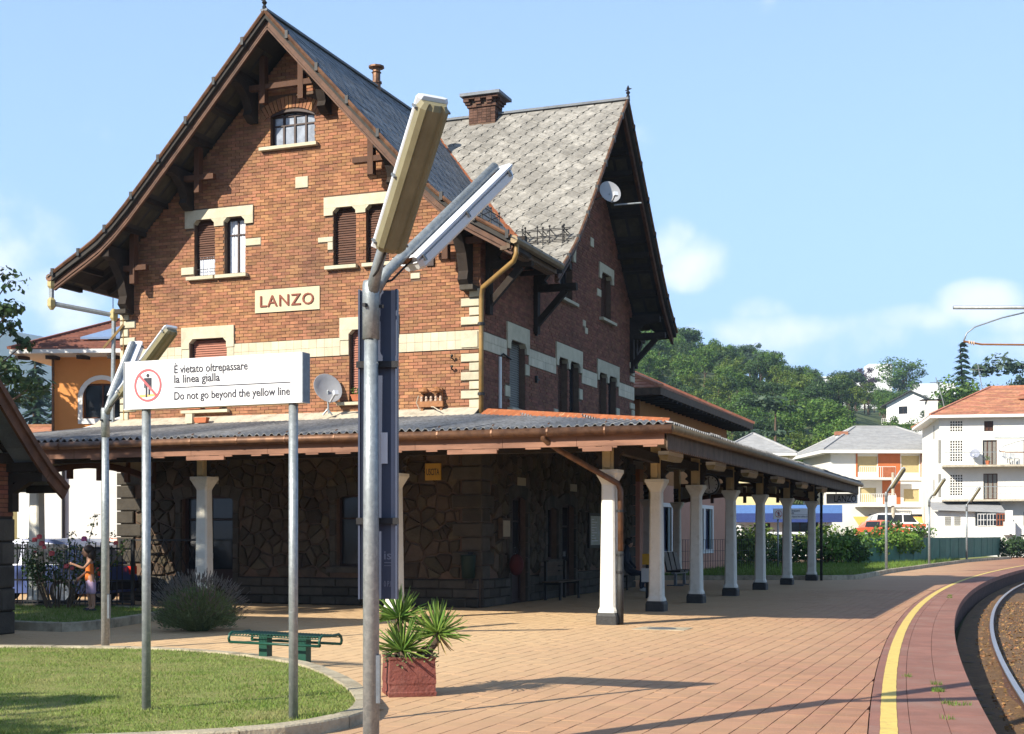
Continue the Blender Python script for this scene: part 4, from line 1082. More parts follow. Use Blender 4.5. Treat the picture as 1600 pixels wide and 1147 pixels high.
for s in (-1, 1):
    trestle(T, FX + s * 1.75 if s > 0 else FX - 2.65, FX + 2.65 if s > 0 else FX - 1.75, [(FX + s * 2.18, .34)], 9.60, PF, FX, st)
    trestle(T, FX + 3.45 if s > 0 else FX - 4.45, FX + 4.75 if s > 0 else FX - 3.55, [(FX + s * 3.92, .36)], 7.68, PF, FX, st)
    console(T, FX + s * .93, .95, prof(PF, .93) - .15, .85, st, .2); console(T, FX + s * 2.62, .95, prof(PF, 2.62) - .15, .85, st, .2); console(T, FX + s * 4.28, .95, 8.02, 1.32, st, .22)
    for d in (.93, 2.62, 4.28):
        mb = MB(); z = prof(PF, d) - .20; mb.box(FX + s * d - .09, FX + s * d + .09, -OB + .02, -.0, z - .12, z + .02); mb.build('purlin', 'old_timber', ro)
for s in (-4.5, 4.2): mb = MB(T); mb.box(FX + s, FX + s + .3, .0, .30, 6.68, 6.78); mb.build('bracket_stone', 'dark_stone', st)
mb = MB(T); mb.box(-1.22, -1.05, .0, .06, 7.28, 7.62); mb.build('vent_plate', 'window_frame', st)
T = TR()
for y in (.35, 3.35, 11.55):
    big = y > 11
    mb = MB(lambda n, a, z: T(a, n, z)); zt = 7.28; mb.bar((0, y, zt), (1.05, y, zt), .14, .16, up=(0, 0, 1)); mb.bar((.05, y, zt - .85), (.78, y, zt - .08), .12, .14); mb.box(0, .12, y - .09, y + .09, zt - 1.05, zt + .1)
    mb.build('eaves_bracket', 'old_timber', st)
    console(T, y, .9, zt + .55, .5, st)
mb = MB(lambda n, a, z: T(a, n, z)); mb.bar((0, 11.95, 7.35), (0, 13.0, 7.35), .14, .16); mb.bar((0, 11.95, 6.55), (0, 12.7, 7.28), .12, .14); mb.box(-.1, .1, 11.9, 12.05, 6.4, 7.5); mb.bar((0, 12.6, 7.4), (1.0, 12.6, 7.4), .14, .16); mb.build('eaves_bracket', 'old_timber', st)
for d in (1.2, 2.9, 4.4):
    for s in (-1, 1):
        mb = MB(); z = prof(PC, d) - .20; mb.box(0, OB - .02, RY + s * d - .09, RY + s * d + .09, z - .12, z + .02); mb.build('purlin', 'old_timber', ro)

# chimney, flue pipe, snow guards on the slates
mb = MB()
def ringz(x0, x1, y0, y1, z): return [(x0, y0, z), (x1, y0, z), (x1, y1, z), (x0, y1, z)]
cx0, cx1, cy0, cy1 = -3.22, -2.46, 7.10, 7.66
ch = MB()
z = 12.55
while z < 13.24:
    gx = 0 if z < 12.92 else (.04 if z < 12.99 else .08 if z < 13.10 else .12); r_ = int(z * 100)
    n_ = 6
    for k in range(n_):
        w_ = (cx1 - cx0 + 2 * gx) / n_; a = cx0 - gx + k * w_
        if 13.02 < z < 13.12 and k % 2 == 1: continue
        ch.box(a + .004, a + w_ - .004, cy0 - gx, cy0 - gx + .16, z, z + .062)
    for k in range(4):
        w_ = (cy1 - cy0 + 2 * gx - .32) / 4; a = cy0 - gx + .16 + k * w_; ch.box(cx1 + gx - .16, cx1 + gx, a + .004, a + w_ - .004, z, z + .062)
    z += .07
co = MB(); co.box(cx0 + .01, cx1 - .01, cy0 + .01, cy1 - .01, 12.3, 13.24); cho = co.build('chimney', 'mortar', st); ch.build('brick', 'brick_old', cho, kind='stuff')
mb = MB(); mb.box(cx0 - .19, cx1 + .19, cy0 - .19, cy1 + .19, 13.25, 13.33); mb.loft([ringz(cx0 - .18, cx1 + .18, cy0 - .18, cy1 + .18, 13.33), ringz(cx0, cx1, cy0 + .1, cy1 - .1, 13.39)]); mb.build('chimney_cap', 'slate_dark', cho)
mb = MB(); mb.lathe([(.11, -.25), (.11, .12), (.14, .13), (.14, .17), (.10, .18), (.10, .38), (.13, .40), (.10, .42), (.10, .50), (.20, .52), (.20, .56), (.06, .60)], 10, (FX, 4.25, 12.78)); mb.build('flue_pipe', 'copper', ro)
def snow_guard(fn, P, d, ts, parent):
    mb = MB(); z = prof(P, d)
    for t in ts:
        b = Vector(fn(d, t, z)); b2 = Vector(fn(d - .35, t, prof(P, d - .35)))
        mb.tube([b, b + Vector((0, 0, .42))], .014, 5); mb.tube([b2, b + Vector((0, 0, .36))], .012, 5); mb.ell(b + Vector((0, 0, .43)), (.03, .03, .03), 6, 5)
    for h in (.10, .20, .36): mb.tube([Vector(fn(d, ts[0] - .2, z + h)), Vector(fn(d, ts[-1] + .2, z + h))], .010, 5)
    mb.build('snow_guard', 'iron', parent)
snow_guard(cl_, PC, 4.25, [-.15, .15, .45, .8], ro); snow_guard(cl_, PC, 4.3, [-.2, .3, .78], ro); snow_guard(fr_, PF, 4.55, [-.6, .1, .6, 1.1], ro)

# downpipes
mb = MB(); mb.tube([(FX + 5.72, -.95, 7.42), (FX + 5.72, -.95, 7.20), (FX + 5.66, -.93, 7.06), (.12, -.16, 6.72), (.07, -.10, 6.55), (.06, -.09, 5.7), (.06, -.09, 4.1)], .052, 9); o = mb.build('downpipe', 'yellow_pipe', st, smooth=True)
mb = MB()
for z in (5.97, 4.5): mb.lathe([(.078, -.03), (.078, .03)], 9, (.06, -.09, z))
mb.build('clamp', 'iron', o)
dp = MB(); dp.tube([(FX - 5.72, -1.0, 7.42), (FX - 5.72, -1.0, 6.88)], .055, 8); dp.tube([(FX - 5.72, -1.0, 6.88), (-9.22, -.10, 6.68)], .055, 8); dp.tube([(-9.22, -.10, 6.68), (-9.26, -.10, 4.0)], .05, 8); o = dp.build('downpipe', 'galv', st)
mb = MB()
for c in ((FX - 5.72, -1.0, 7.34), (FX - 5.72, -1.0, 6.88), (-9.22, -.10, 6.68)): mb.lathe([(.04, -.15), (.10, -.07), (.10, .07), (.04, .15)], 6, c)
mb.build('elbow', 'joint_yellow', o)
mb = MB(); mb.tube([(-9.0, -.04, 7.0), (-8.98, -.04, 4.0)], .018, 6); mb.bar((-9.4, -.25, 5.9), (-8.98, -.06, 6.45), .05, .05); mb.build('cable_pipe', 'yellow_pipe', st)
mb = MB(TR()); mb.box(1.02, 1.10, .02, .06, 4.3, 5.42); mb.build('cable_cover', 'white_trim', st); mb = MB(TR()); mb.tube([(1.06, .04, 5.42), (1.2, .06, 5.50), (1.7, .05, 5.44)], .02, 6); mb.build('cable', 'iron', st)
mb = MB(TR())
for y in (3.45, 3.45): pass
for y, z in ((3.4, 6.2), (3.4, 5.1)): mb.box(y - .04, y + .04, 0, .07, z, z + .16); mb.box(y - .02, y + .12, .05, .08, z + .06, z + .09)
mb.build('wall_hook', 'iron', st)
mb = MB(TF())
for z in (5.28, 5.05): mb.tube([(-.62, 0, z), (-.62, .10, z), (-.60, .12, z + .06)], .016, 5); mb.ell((-.60, .12, z + .05), (.035, .035, .03), 6, 5)
mb.build('wall_hook', 'iron', st)

# ------------------------------------------------------------------ the platform canopy
cn = thing('platform_canopy', 'long timber platform canopy on tapered white columns wrapped round the station corner', 'canopy', SO, RZ)
EO = 5.4; ZE, ZW = 3.30, 4.05; YEND = 20.9; XEND = -9.7
def zr(d): return ZE + (EO - d) / EO * (ZW - ZE)                # d: distance out from the wall plane
rg = random.Random(4)
def sheet(front, a0, a1, out0, out1, lift, wig=0.0):
    """one corrugated sheet; corrugations run down the slope. a: along the eave, out: distance from the wall"""
    mb = MB(); n = int((a1 - a0) / .030); lo = []; hi = []; lo2 = []
    for i in range(n + 1):
        a = a0 + (a1 - a0) * i / n; o0, o1 = out0, out1
        if front and a > 0: o0 = max(o0, a)                       # stops at the hip
        if not front and a < 0: o0 = max(o0, -a)
        if o0 >= o1 - .02: o0 = o1 - .02
        w = .030 * math.sin(a / .15 * 6.283)
        q = lambda o, z: (a, -o, z) if front else (o, a, z)
        hi.append(mb.v(q(o0, zr(o0) + w + lift + .03))); lo.append(mb.v(q(o1, zr(o1) + w + lift + .03 + wig))); lo2.append(mb.v(q(o1, zr(o1) + w + lift + .02 + wig)))
    for i in range(n): mb.f((hi[i], lo[i], lo[i + 1], hi[i + 1])); mb.f((lo[i], lo2[i], lo2[i + 1], lo[i + 1]))
    return mb
roofc = MB()
roofc.poly([(XEND, -EO, ZE - .02), (0, -EO, ZE - .02), (EO, -EO, ZE - .02), (0, 0, ZW - .02), (XEND, 0, ZW - .02)], 0)
roofc.poly([(EO, -EO, ZE - .02), (EO, YEND, ZE - .02), (0, YEND, ZW - .02), (0, 11.9, ZW - .02), (0, 0, ZW - .02)], 0)
roofc.poly([(0, 11.95, ZW - .02), (0, YEND, ZW - .02), (-2.2, YEND, ZW - .3), (-2.2, 11.95, ZW - .3)], 0)
rc = roofc.build('roof', 'roof_under', cn)
for r, (o0, o1) in enumerate(((0.02, 1.9), (1.8, 3.7), (3.6, EO + .10))):
    a = XEND
    while a < EO:
        b = min(a + .91, EO)
        if b > 0 and max(o0, max(a, 0)) > o1 - .02: a = b; continue
        sheet(True, a, b, o0, o1, .012 * (2 - r) * 0 + .004 * r, rg.uniform(-.012, .012)).build('roof_sheet', 'corrugated', rc); a = b
    a = -EO
    while a < YEND:
        b = min(a + .91, YEND)
        if a < 0 and -b > o1 - .02: a = b; continue
        sheet(False, a, b, o0, o1, .004 * r, rg.uniform(-.012, .012)).build('roof_sheet', 'corrugated', rc); a = b
mb = MB(); mb.loft([[(.1, -.1 - .25, ZW - .02), (.28, -.28, ZW + .12), (.1 + .35, -.1, ZW - .02)], [(EO + .02, -EO - .02 + .02, ZE + .03), (EO + .02, -EO + .15, ZE + .12), (EO + .03, -EO + .4, ZE + .05)]])
mb.build('hip_cap', 'rust_sheet', rc)
mb = MB(TF()); 
mb.loft([[(XEND, -.01, ZW + .20), (XEND, .36, ZW + .0), (XEND, .36, ZW - .04)], [(0, -.01, ZW + .20), (0, .36, ZW + .0), (0, .36, ZW - .04)]], caps=True); mb.build('mortar_fillet', 'concrete_top', rc)
mb = MB(TR()); mb.loft([[(-.1, -.01, ZW + .16), (-.1, .30, ZW + .0), (-.1, .3, ZW - .04)], [(11.9, -.01, ZW + .16), (11.9, .30, ZW + .0), (11.9, .30, ZW - .04)]]); mb.build('wall_flashing', 'rust_sheet', rc)

# ceiling of boards and the joists under it
def zc(d): return zr(d) - .22
cb = MB()
for k in range(18):
    o0, o1 = .05 + .29 * k, .05 + .29 * (k + 1) - .012
    x1 = 0 + (o0 + o1) / 2 if True else 0
    cb.loft([[(XEND + .1, -o0, zc(o0)), (x1, -o0, zc(o0)), (x1, -o1, zc(o1)), (XEND + .1, -o1, zc(o1))], [(XEND + .1, -o0, zc(o0) + .02), (x1, -o0, zc(o0) + .02), (x1, -o1, zc(o1) + .02), (XEND + .1, -o1, zc(o1) + .02)]])
    mb = MB(); mb.loft([[(o0, -x1, zc(o0)), (o0, YEND - .1, zc(o0)), (o1, YEND - .1, zc(o1)), (o1, -x1, zc(o1))], [(o0, -x1, zc(o0) + .02), (o0, YEND - .1, zc(o0) + .02), (o1, YEND - .1, zc(o1) + .02), (o1, -x1, zc(o1) + .02)]]); mb.build('ceiling_board', 'ceiling', cn)
    f = MB(); f.V, f.F, f.I = cb.V, cb.F, cb.I; f.build('ceiling_board', 'ceiling', cn); cb = MB()
mb = MB(); mb.box(-2.1, 0, 12.0, YEND - .1, zc(0) - .05, zc(0) - .03); mb.build('ceiling_board', 'ceiling', cn)

COLS = [(4.05, -4.05), (3.78, .17), (3.78, 3.68), (3.78, 7.5), (3.78, 11.55), (3.85, 15.67), (4.0, 19.75)]
FCOL = [(-.04, -4.05), (-4.12, -4.05), (-8.12, -4.05)]
BCOL = [(-.55, 15.5), (-.55, 19.45)]
def column(x, y, m='white_paint', plinth=True):
    mb = MB()
    def sq(h, z, c=.25): b = h * (1 - c); return [(x - h, y - b, z), (x - b, y - h, z), (x + b, y - h, z), (x + h, y - b, z), (x + h, y + b, z), (x + b, y + h, z), (x - b, y + h, z), (x - h, y + b, z)]
    if plinth: mb.loft([sq(.165, .20), sq(.165, .24), sq(.14, .30), sq(.115, 2.34), sq(.115, 2.40), sq(.128, 2.44), sq(.195, 2.59, .12), sq(.205, 2.60, .1), sq(.205, 2.66, .1)])
    c = mb.build('column', m, cn)
    mb = MB(); mb.loft([sq(.19, -.02, .12), sq(.19, .15, .12), sq(.17, .205, .15)]); mb.build('plinth', 'plinth_black', c)
    mb = MB(); mb.box(x - .10, x + .10, y - .10, y + .10, 2.655, zc(x if y > -3.9 else -y) + .05 if True else 3); mb.build('post', 'cream_paint', c)
    return c
def scroll(x, y, dx, dy, c, m='old_timber'):
    """carved side bracket against a post, under the eaves beam"""
    P = [(.101, 2.662), (.20, 2.662), (.165, 2.72), (.19, 2.76), (.25, 2.80), (.185, 2.86), (.20, 2.91), (.27, 2.97), (.23, 3.02), (.26, 3.12), (.101, 3.12)]
    mb = MB(lambda a, b, z: (x + dx * a - dy * b, y + dy * a + dx * b, z)); mb.prism(P, -.07, .07); mb.build('scroll_bracket', m, c)
for i, (x, y) in enumerate(COLS):
    c = column(x, y)
    for s in (-1, 1): scroll(x, y, s, 0, c)
    mb = MB(lambda a, b, z: (x + b, y - a, z)); mb.prism([(.101, 2.66), (.15, 2.70), (.135, 2.95), (.20, 3.03), (.18, 3.10), (.101, 3.12)], -.05, .05); mb.build('corbel', 'cream_paint', c)
    scroll(x, y, 0, 1, c)
for x, y in FCOL:
    c = column(x, y, 'white_paint')
    for s in (-1, 1): scroll(x, y, s, 0, c)
    mb = MB(lambda a, b, z: (x + b, y - a, z)); mb.prism([(.10, 2.66), (.16, 2.70), (.155, 2.95), (.22, 3.03), (.20, 3.10), (.10, 3.12)], -.06, .06); mb.build('corbel', 'cream_paint', c)
for x, y in BCOL:
    c = column(x, y)
    for s in (-1, 1): scroll(x, y, 0, s, c)
# eaves beams and joists
mb = MB(); mb.box(XEND + .1, 4.13, -4.13, -3.97, 2.98, 3.16); mb.build('eaves_beam', 'old_timber', cn)
for (xa, ya), (xb, yb) in zip(COLS, COLS[1:] + [(4.0, YEND - .1)]): mb = MB(); mb.bar((xa, ya + (.09 if ya < 0 else .0), 3.07), (xb, yb - .004, 3.07), .16, .18); mb.build('eaves_beam', 'old_timber', cn)
for x, y in COLS[1:]:
    mb = MB(); mb.bar((0.1, y, zc(.1) - .06), (5.2, y, zc(5.2) - .06), .12, .13); mb.build('joist', 'old_timber', cn)
for x, y in FCOL:
    mb = MB(); mb.bar((x, -.1, zc(.1) - .06), (x, -5.2, zc(5.2) - .06), .12, .13); mb.build('joist', 'old_timber', cn)

# fascia of the sunny side: moulding, board with worn lower edge; hanging gutter
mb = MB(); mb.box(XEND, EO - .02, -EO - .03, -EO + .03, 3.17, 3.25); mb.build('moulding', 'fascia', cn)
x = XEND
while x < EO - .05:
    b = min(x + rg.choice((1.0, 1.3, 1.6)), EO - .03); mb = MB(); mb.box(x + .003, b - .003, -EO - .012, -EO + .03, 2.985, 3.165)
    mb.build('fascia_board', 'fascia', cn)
    q = x + rg.uniform(.0, .5)
    while q < b - .3:
        mb = MB(); mb.box(q, q + rg.uniform(.15, .3), -EO - .006, -EO + .02, 2.955, 2.985); mb.build('fascia_strip', 'fascia', cn); q += rg.uniform(.35, .75)
    x = b
for x, w_ in ((-3.6, .8), (1.6, .9), (4.0, .5), (-7.3, .7)):
    mb = MB(); mb.box(x, x + w_, -EO - .02, -EO + .035, 2.90, 2.975); mb.build('fascia_patch', 'fascia', cn)
mb = MB(); mb.tube([(XEND, -EO - .11, 3.225), (EO + .12, -EO - .11, 3.225)], .075, 10); g = mb.build('gutter', 'copper', cn, smooth=True)
x = XEND + .4
while x < EO:
    mb = MB(); mb.lathe([(.083, -.015), (.083, .015)], 10, (x, -EO - .11, 3.225), axis='x'); mb.tube([(x, -EO - .04, 3.38), (x, -EO - .10, 3.36)], .012, 5); mb.build('gutter_clip', 'copper', g); x += .98
mb = MB(); mb.tube([(EO + .11, -EO - .11, 3.225), (EO + .11, YEND, 3.225)], .075, 8); mb.build('gutter', 'old_gutter', cn, smooth=True)
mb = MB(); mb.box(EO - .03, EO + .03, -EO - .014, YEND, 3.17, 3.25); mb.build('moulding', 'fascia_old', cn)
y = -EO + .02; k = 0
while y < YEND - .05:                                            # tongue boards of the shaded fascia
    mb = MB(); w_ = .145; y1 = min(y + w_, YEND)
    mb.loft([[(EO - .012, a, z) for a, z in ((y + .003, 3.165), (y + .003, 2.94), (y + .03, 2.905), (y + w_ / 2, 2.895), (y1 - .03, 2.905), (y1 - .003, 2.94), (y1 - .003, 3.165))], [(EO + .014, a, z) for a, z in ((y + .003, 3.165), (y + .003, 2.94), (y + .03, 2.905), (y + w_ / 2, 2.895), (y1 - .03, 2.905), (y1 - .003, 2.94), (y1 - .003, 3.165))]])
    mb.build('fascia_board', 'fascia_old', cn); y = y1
mb = MB(); mb.prism([(0.0, ZW - .03), (EO, ZE - .03), (EO, 2.95), (EO - .25, 2.98), (4.05, 3.0), (0, 3.6)], YEND - .03, YEND + .03); mb.build('end_board', 'fascia_old', cn)
# downpipe beside the corner column
mb = MB(); mb.tube([(3.35, -EO - .11, 3.25), (3.35, -EO - .10, 3.12), (3.52, -EO + .2, 2.95), (4.22, -4.12, 2.42), (4.26, -4.10, 2.30), (4.26, -4.10, 1.25)], .05, 9); o = mb.build('downpipe', 'copper', cn, smooth=True)
mb = MB(); mb.tube([(4.26, -4.10, 1.26), (4.26, -4.10, 0)], .058, 9); mb.build('pipe_foot', 'plinth_black', o, smooth=True)
for z in (.9, 1.2, 1.95): mb = MB(); mb.lathe([(.068, -.02), (.068, .02)], 9, (4.26, -4.10, z)); mb.build('clamp', 'iron', o)
mb = MB(); mb.tube([(4.32, 19.75, 3.2), (4.32, 19.75, 0)], .045, 8); mb.build('downpipe', 'iron', cn, smooth=True)
# arched trusses with panels: across the left end, across the far end
def arch_truss(p, q, zs, ztop, rise, m, n_st=4):
    p = Vector(p); q = Vector(q); L = (q - p).length; d = (q - p) / L; nn = Vector((-d.y, d.x, 0))
    T = lambda a, n, z: (p.x + d.x * a + nn.x * n, p.y + d.y * a + nn.y * n, z)
    arc = [(L * i / 14, zs + rise * (1 - (2 * i / 14 - 1) ** 2)) for i in range(15)]
    mb = MB(T)
    for (a, z), (b, w) in zip(arc, arc[1:]): mb.loft([[(a, -.06, z), (a, .06, z), (a, .06, z + .13), (a, -.06, z + .13)], [(b, -.06, w), (b, .06, w), (b, .06, w + .13), (b, -.06, w + .13)]])
    o = mb.build('arched_beam', 'timber', cn)
    mb = MB(T); mb.box(0, L, -.055, .055, ztop - .12, ztop); mb.build('top_rail', 'timber', o)
    for i in range(n_st + 1):
        a = L * i / n_st; mb = MB(T); mb.box(a - .05, a + .05, -.05, .05, zs, ztop - .125); mb.build('strut', 'timber', o)
    k = 14
    for i in range(n_st):
        a0, a1 = L * i / n_st + .06, L * (i + 1) / n_st - .06; z0 = max(zs + rise * (1 - (2 * a / L - 1) ** 2) for a in (a0, a1, (a0 + a1) / 2)) + .125
        mb = MB(T); mb.poly([(a0, 0, min(ztop - .12, zs + rise * (1 - (2 * a0 / L - 1) ** 2) + .12)), ((a0 + a1) / 2, 0, zs + rise * (1 - ((a0 + a1) / L - 1) ** 2) + .12), (a1, 0, min(ztop - .12, zs + rise * (1 - (2 * a1 / L - 1) ** 2) + .12)), (a1, 0, ztop - .12), (a0, 0, ztop - .12)])
        mb.build('infill_panel', m, o)
arch_truss((-8.12, -4.0, 0), (-8.12, -.1, 0), 2.72, 3.45, .26, 'cream_panel')
arch_truss((4.0, 19.7, 0), (-.5, 19.7, 0), 2.62, 3.3, .22, 'ceiling')
arch_truss((-8.12, -4.0, 0), (-9.7, -4.0, 0), 2.72, 3.3, .12, 'cream_panel', 2)

# ------------------------------------------------------------------ things under the canopy and on the walls
def hang(name, label, cat, loc, mb, m, rz=RZ, group=None):
    o = mb.build(name, m, None, loc, rz); tag(o, label, cat, group); return o
ORD = ['nearest the corner column', 'second along from the corner column', 'third along from the corner column', 'fourth along from the corner column', 'fifth along from the corner column', 'sixth along, by the far end']
for i in range(6):
    y = (-2.0, 1.9, 5.6, 9.5, 13.6, 17.7)[i]; t = thing('canopy_light', 'fluorescent light under the canopy eaves, ' + ORD[i], 'light', wl(4.62, y, 3.0), RZ, 'fluorescent lights under the canopy')
    mb = MB(); mb.box(-.10, .10, -.55, .55, -.01, .06); mb.build('housing', 'lamp_body', t)
    mb = MB(); mb.loft([[(-.10, -.57, -.012), (.10, -.57, -.012), (.10, .57, -.012), (-.10, .57, -.012)], [(-.06, -.54, -.10), (.06, -.54, -.10), (.06, .54, -.10), (-.06, .54, -.10)]]); mb.build('diffuser', 'diffuser_shaded', t)
# clock
t = thing('station_clock', 'round white station clock hung under the canopy beside the third column', 'clock', wl(3.55, 6.1, 2.76), RZ)
mb = MB(); mb.lathe([(.02, -.07), (.235, -.07), (.25, -.05), (.25, .05), (.235, .07), (.02, .07)], 24, (0, 0, 0), axis='y'); mb.build('case', 'iron', t)
mb = MB(); mb.lathe([(.001, .0), (.215, .0)], 24, (0, -.073, 0), axis='y'); mb.build('face', 'sign_white', t)
for k in range(12):
    a = k * math.pi / 6; mb = MB(); mb.bar((.165 * math.sin(a), -.078, .165 * math.cos(a)), (.20 * math.sin(a), -.078, .20 * math.cos(a)), .02, .004, up=(0, 1, 0)); mb.build('hour_mark', 'sign_black', t)
for a, l in ((-.12, .18), (3.05, .11)):
    mb = MB(); mb.bar((0, -.083, 0), (l * math.sin(a), -.083, l * math.cos(a)), .018, .004, up=(0, 1, 0)); mb.build('hand', 'sign_black', t)
mb = MB(); mb.tube([(0, 0, .25), (0, 0, .60)], .02, 6); mb.tube([(0, 0, -.25), (0, 0, -.33)], .03, 6); mb.build('hanger', 'iron', t)
# LANZO board at the end
t = thing('name_board', 'grey hanging board reading LANZO at the far end of the canopy', 'sign', wl(4.95, 20.95, 2.77), RZ)
mb = MB(); mb.box(-.62, .42, -.04, .04, -.17, .17); b = mb.build('board', 'sign_grey', t); put_text('lanzo2', 'sign_black', t, lambda a, n, z: (a, -n, z), -.36, .043, -.11, sz=.32, width=.74)
mb = MB(); mb.tube([(-.3, 0, .17), (-.3, 0, .45)], .015, 5); mb.tube([(.2, 0, .17), (.2, 0, .42)], .015, 5); mb.build('hanger', 'iron', t)
# USCITA
t = thing('exit_sign', 'yellow enamel plate reading USCITA on the stone front', 'sign', wl(-1.22, -.10, 2.70), RZ)
mb = MB(); mb.box(0, .36, -.02, .02, 0, .36); mb.build('plate', 'uscita', t); put_text('uscita', 'sign_black', t, lambda a, n, z: (a, -n, z), .03, .022, .11, sz=.20, width=.30)
for k, (y, z, s) in enumerate(((2.24, 2.74, 'near doorway'), (5.98, 2.72, 'far doorway'))):
    mb = MB(TR()); mb.box(-.25, .25, -.012, .012, -.09, .09); hang('door_plaque', 'small pale plaque over the %s on the platform side' % s, 'plaque', wl(.1, y, z), mb, 'cream_panel', group='plaques over the doorways')
mb = MB(TF()); mb.box(-.18, .18, -.012, .012, -.09, .09); hang('door_plaque', 'pale plaque over the arched front door behind a white column', 'plaque', wl(-6.55, -.1, 2.78), mb, 'cream_panel', group='plaques over the doorways')
t = thing('notice_board', 'framed timetable board with a pale poster on the platform-side wall', 'notice board', wl(.1, 7.75, 1.25), RZ)
mb = MB(TR()); mb.box(-.52, .52, -.03, .03, -.06, .86); mb.build('frame', 'iron', t); mb = MB(TR()); mb.box(-.42, .42, .03, .036, .02, .78); mb.build('poster', mat('poster', (.50, .50, .50), .5, .3, 9, col2=(.33, .36, .22)), t)
mb = MB(TR())
for k in range(9): z = .12 + .07 * k; mb.box(-.36, -.36 + rg.uniform(.2, .6), .036, .039, z, z + .02)
mb.build('print', 'sign_grey', t, kind='stuff')
t = thing('notice_box', 'dull metal notice box on the wall beside the corner', 'box', wl(.09, 1.05, 1.45), RZ)
mb = MB(TR()); mb.box(-.25, .25, 0, .10, 0, .45); mb.build('case', 'fascia_old', t); mb = MB(TR()); mb.box(-.2, .2, .1, .108, .05, .4); mb.build('door', 'cream_panel', t)
# litter bin on the front wall by the corner
t = thing('litter_bin', 'dark green litter bin fixed to the stone wall by the corner', 'bin', wl(-.18, -.22, .62), RZ)
mb = MB(); mb.lathe([(.10, 0), (.14, .02), (.16, .45), (.165, .47), (.165, .50), (.14, .50)], 12); mb.build('drum', 'bin_green', t, smooth=True)
mb = MB(); mb.box(-.05, .05, .10, .16, -.1, .55); mb.build('bracket', 'iron', t)
# bench on the platform side
def slat_bench(label, loc, rz, L=1.9):
    t = thing('slatted_bench', label, 'bench', loc, rz)
    for k in range(4): mb = MB(); mb.box(-L / 2, L / 2, -.02 + .105 * k, .065 + .105 * k, .42, .45); mb.build('seat_slat', 'fascia_old', t)
    for k in range(3): mb = MB(); mb.box(-L / 2, L / 2, .42, .45, .56 + .12 * k, .65 + .12 * k); mb.build('back_slat', 'fascia_old', t)
    for s in (-1, 1):
        mb = MB(); x = s * (L / 2 - .25); mb.box(x - .03, x + .03, 0, .05, 0, .418); mb.box(x - .03, x + .03, .36, .418, 0, .92); mb.box(x - .03, x + .03, .0, .4, .36, .415); mb.build('leg', 'iron', t)
    return t
slat_bench('dark slatted wooden bench against the wall between the two near doorways', wl(.58, 4.3, 0), RZ + R(90))
slat_bench('dark slatted bench under the person sitting in the shade', wl(.42, 9.35, 0), RZ + R(90), 1.5)
t = thing('wall_bag', 'dark red bag hung on the wall near the first doorway', 'bag', wl(.28, 1.42, .68), RZ)
mb = MB(); mb.ell((0, 0, .2), (.16, .22, .24), 12, 8); mb.build('pouch', 'bag_red', t, smooth=True); mb = MB(); mb.tube([(-.02, -.08, .40), (-.04, -.05, .58), (-.04, .05, .58), (-.02, .08, .40)], .015, 5); mb.build('strap', 'iron', t)
t = thing('ticket_machine', 'yellow ticket stamping box on a white stand beside the second column', 'ticket machine', wl(2.2, 5.33, 0), RZ)
mb = MB(); mb.box(-.11, .11, -.09, .09, .82, 1.08); mb.build('stamp_box', 'machine_yellow', t); mb = MB(); mb.box(-.13, .13, -.10, .10, .40, .73); mb.build('cabinet', 'white_trim', t); mb = MB(); mb.box(-.04, .04, -.04, .04, .73, .82); mb.box(-.04, .04, -.04, .04, 0, .40); mb.build('stand', 'iron', t)
# row of black seats
t = thing('seat_row', 'row of black waiting seats between the far columns', 'seats', wl(.9, 13.9, 0), RZ)
for k in range(3):
    mb = MB(); y = -.6 + .6 * k; mb.box(-.22, .22, y - .25, y + .25, .42, .47); mb.loft([[(-.22, y - .25, .47), (-.22, y + .25, .47), (-.17, y + .25, .47), (-.17, y - .25, .47)], [(-.34, y - .22, 1.02), (-.34, y + .22, 1.02), (-.30, y + .22, 1.02), (-.30, y - .22, 1.02)]]); mb.build('seat', 'iron', t)
mb = MB(); mb.box(-.05, .05, -.85, .85, .36, .42); mb.box(-.04, .04, -.6, -.52, 0, .36); mb.box(-.04, .04, .52, .6, 0, .36); mb.box(-.25, .25, -.62, -.5, 0, .03); mb.box(-.25, .25, .5, .62, 0, .03); mb.build('frame', 'galv_dark', t)
# someone sitting in the shade
pr = thing('person', 'person in dark clothes and pale shoes sitting in the shade by the station wall', 'person', wl(.56, 9.3, 0), RZ + R(90))
link('body', SITTER, pr); mb = MB(); mb.ell((0, -.035, 1.34), (.10, .12, .125), 12, 9); mb.build('hair', 'hair', pr, smooth=True)
mb = MB(); mb.ell((0, -.065, 1.30), (.08, .09, .11), 12, 9); mb.build('face', 'skin', pr, smooth=True)
for s in (-1, 1): mb = MB(); mb.ell((s * .12, -.50, .05), (.055, .14, .055), 10, 6); mb.build('shoe', 'white_trim', pr, smooth=True)
# lattice gate by the front wall
t = thing('lattice_gate', 'black iron lattice gate standing against the station front at the left', 'gate', wl(-8.7, -.55, 0), RZ)
mb = MB(); L = 2.1
mb.box(-.02, .02, -.02, .02, 0, 1.45); mb.box(L - .02, L + .02, -.02, .02, 0, 1.45); mb.box(.02, L - .02, -.02, .02, 1.40, 1.44); mb.box(.02, L - .02, -.02, .02, .12, .16); mb.build('frame', 'iron', t)
for k in range(7):
    x = .02 + (L - .04) * k / 7; 
    for s in (0, 1):
        mb = MB(); w_ = (L - .04) / 7; a, b = (x, x + w_) if s else (x + w_, x); mb.bar((a, .01 * s, .16), (b, .01 * s, .78), .014, .014, up=(0, 1, 0)); mb.bar((b, .01 * s, .78), (a, .01 * s, 1.40), .014, .014, up=(0, 1, 0)); mb.build('bar', 'iron', t)

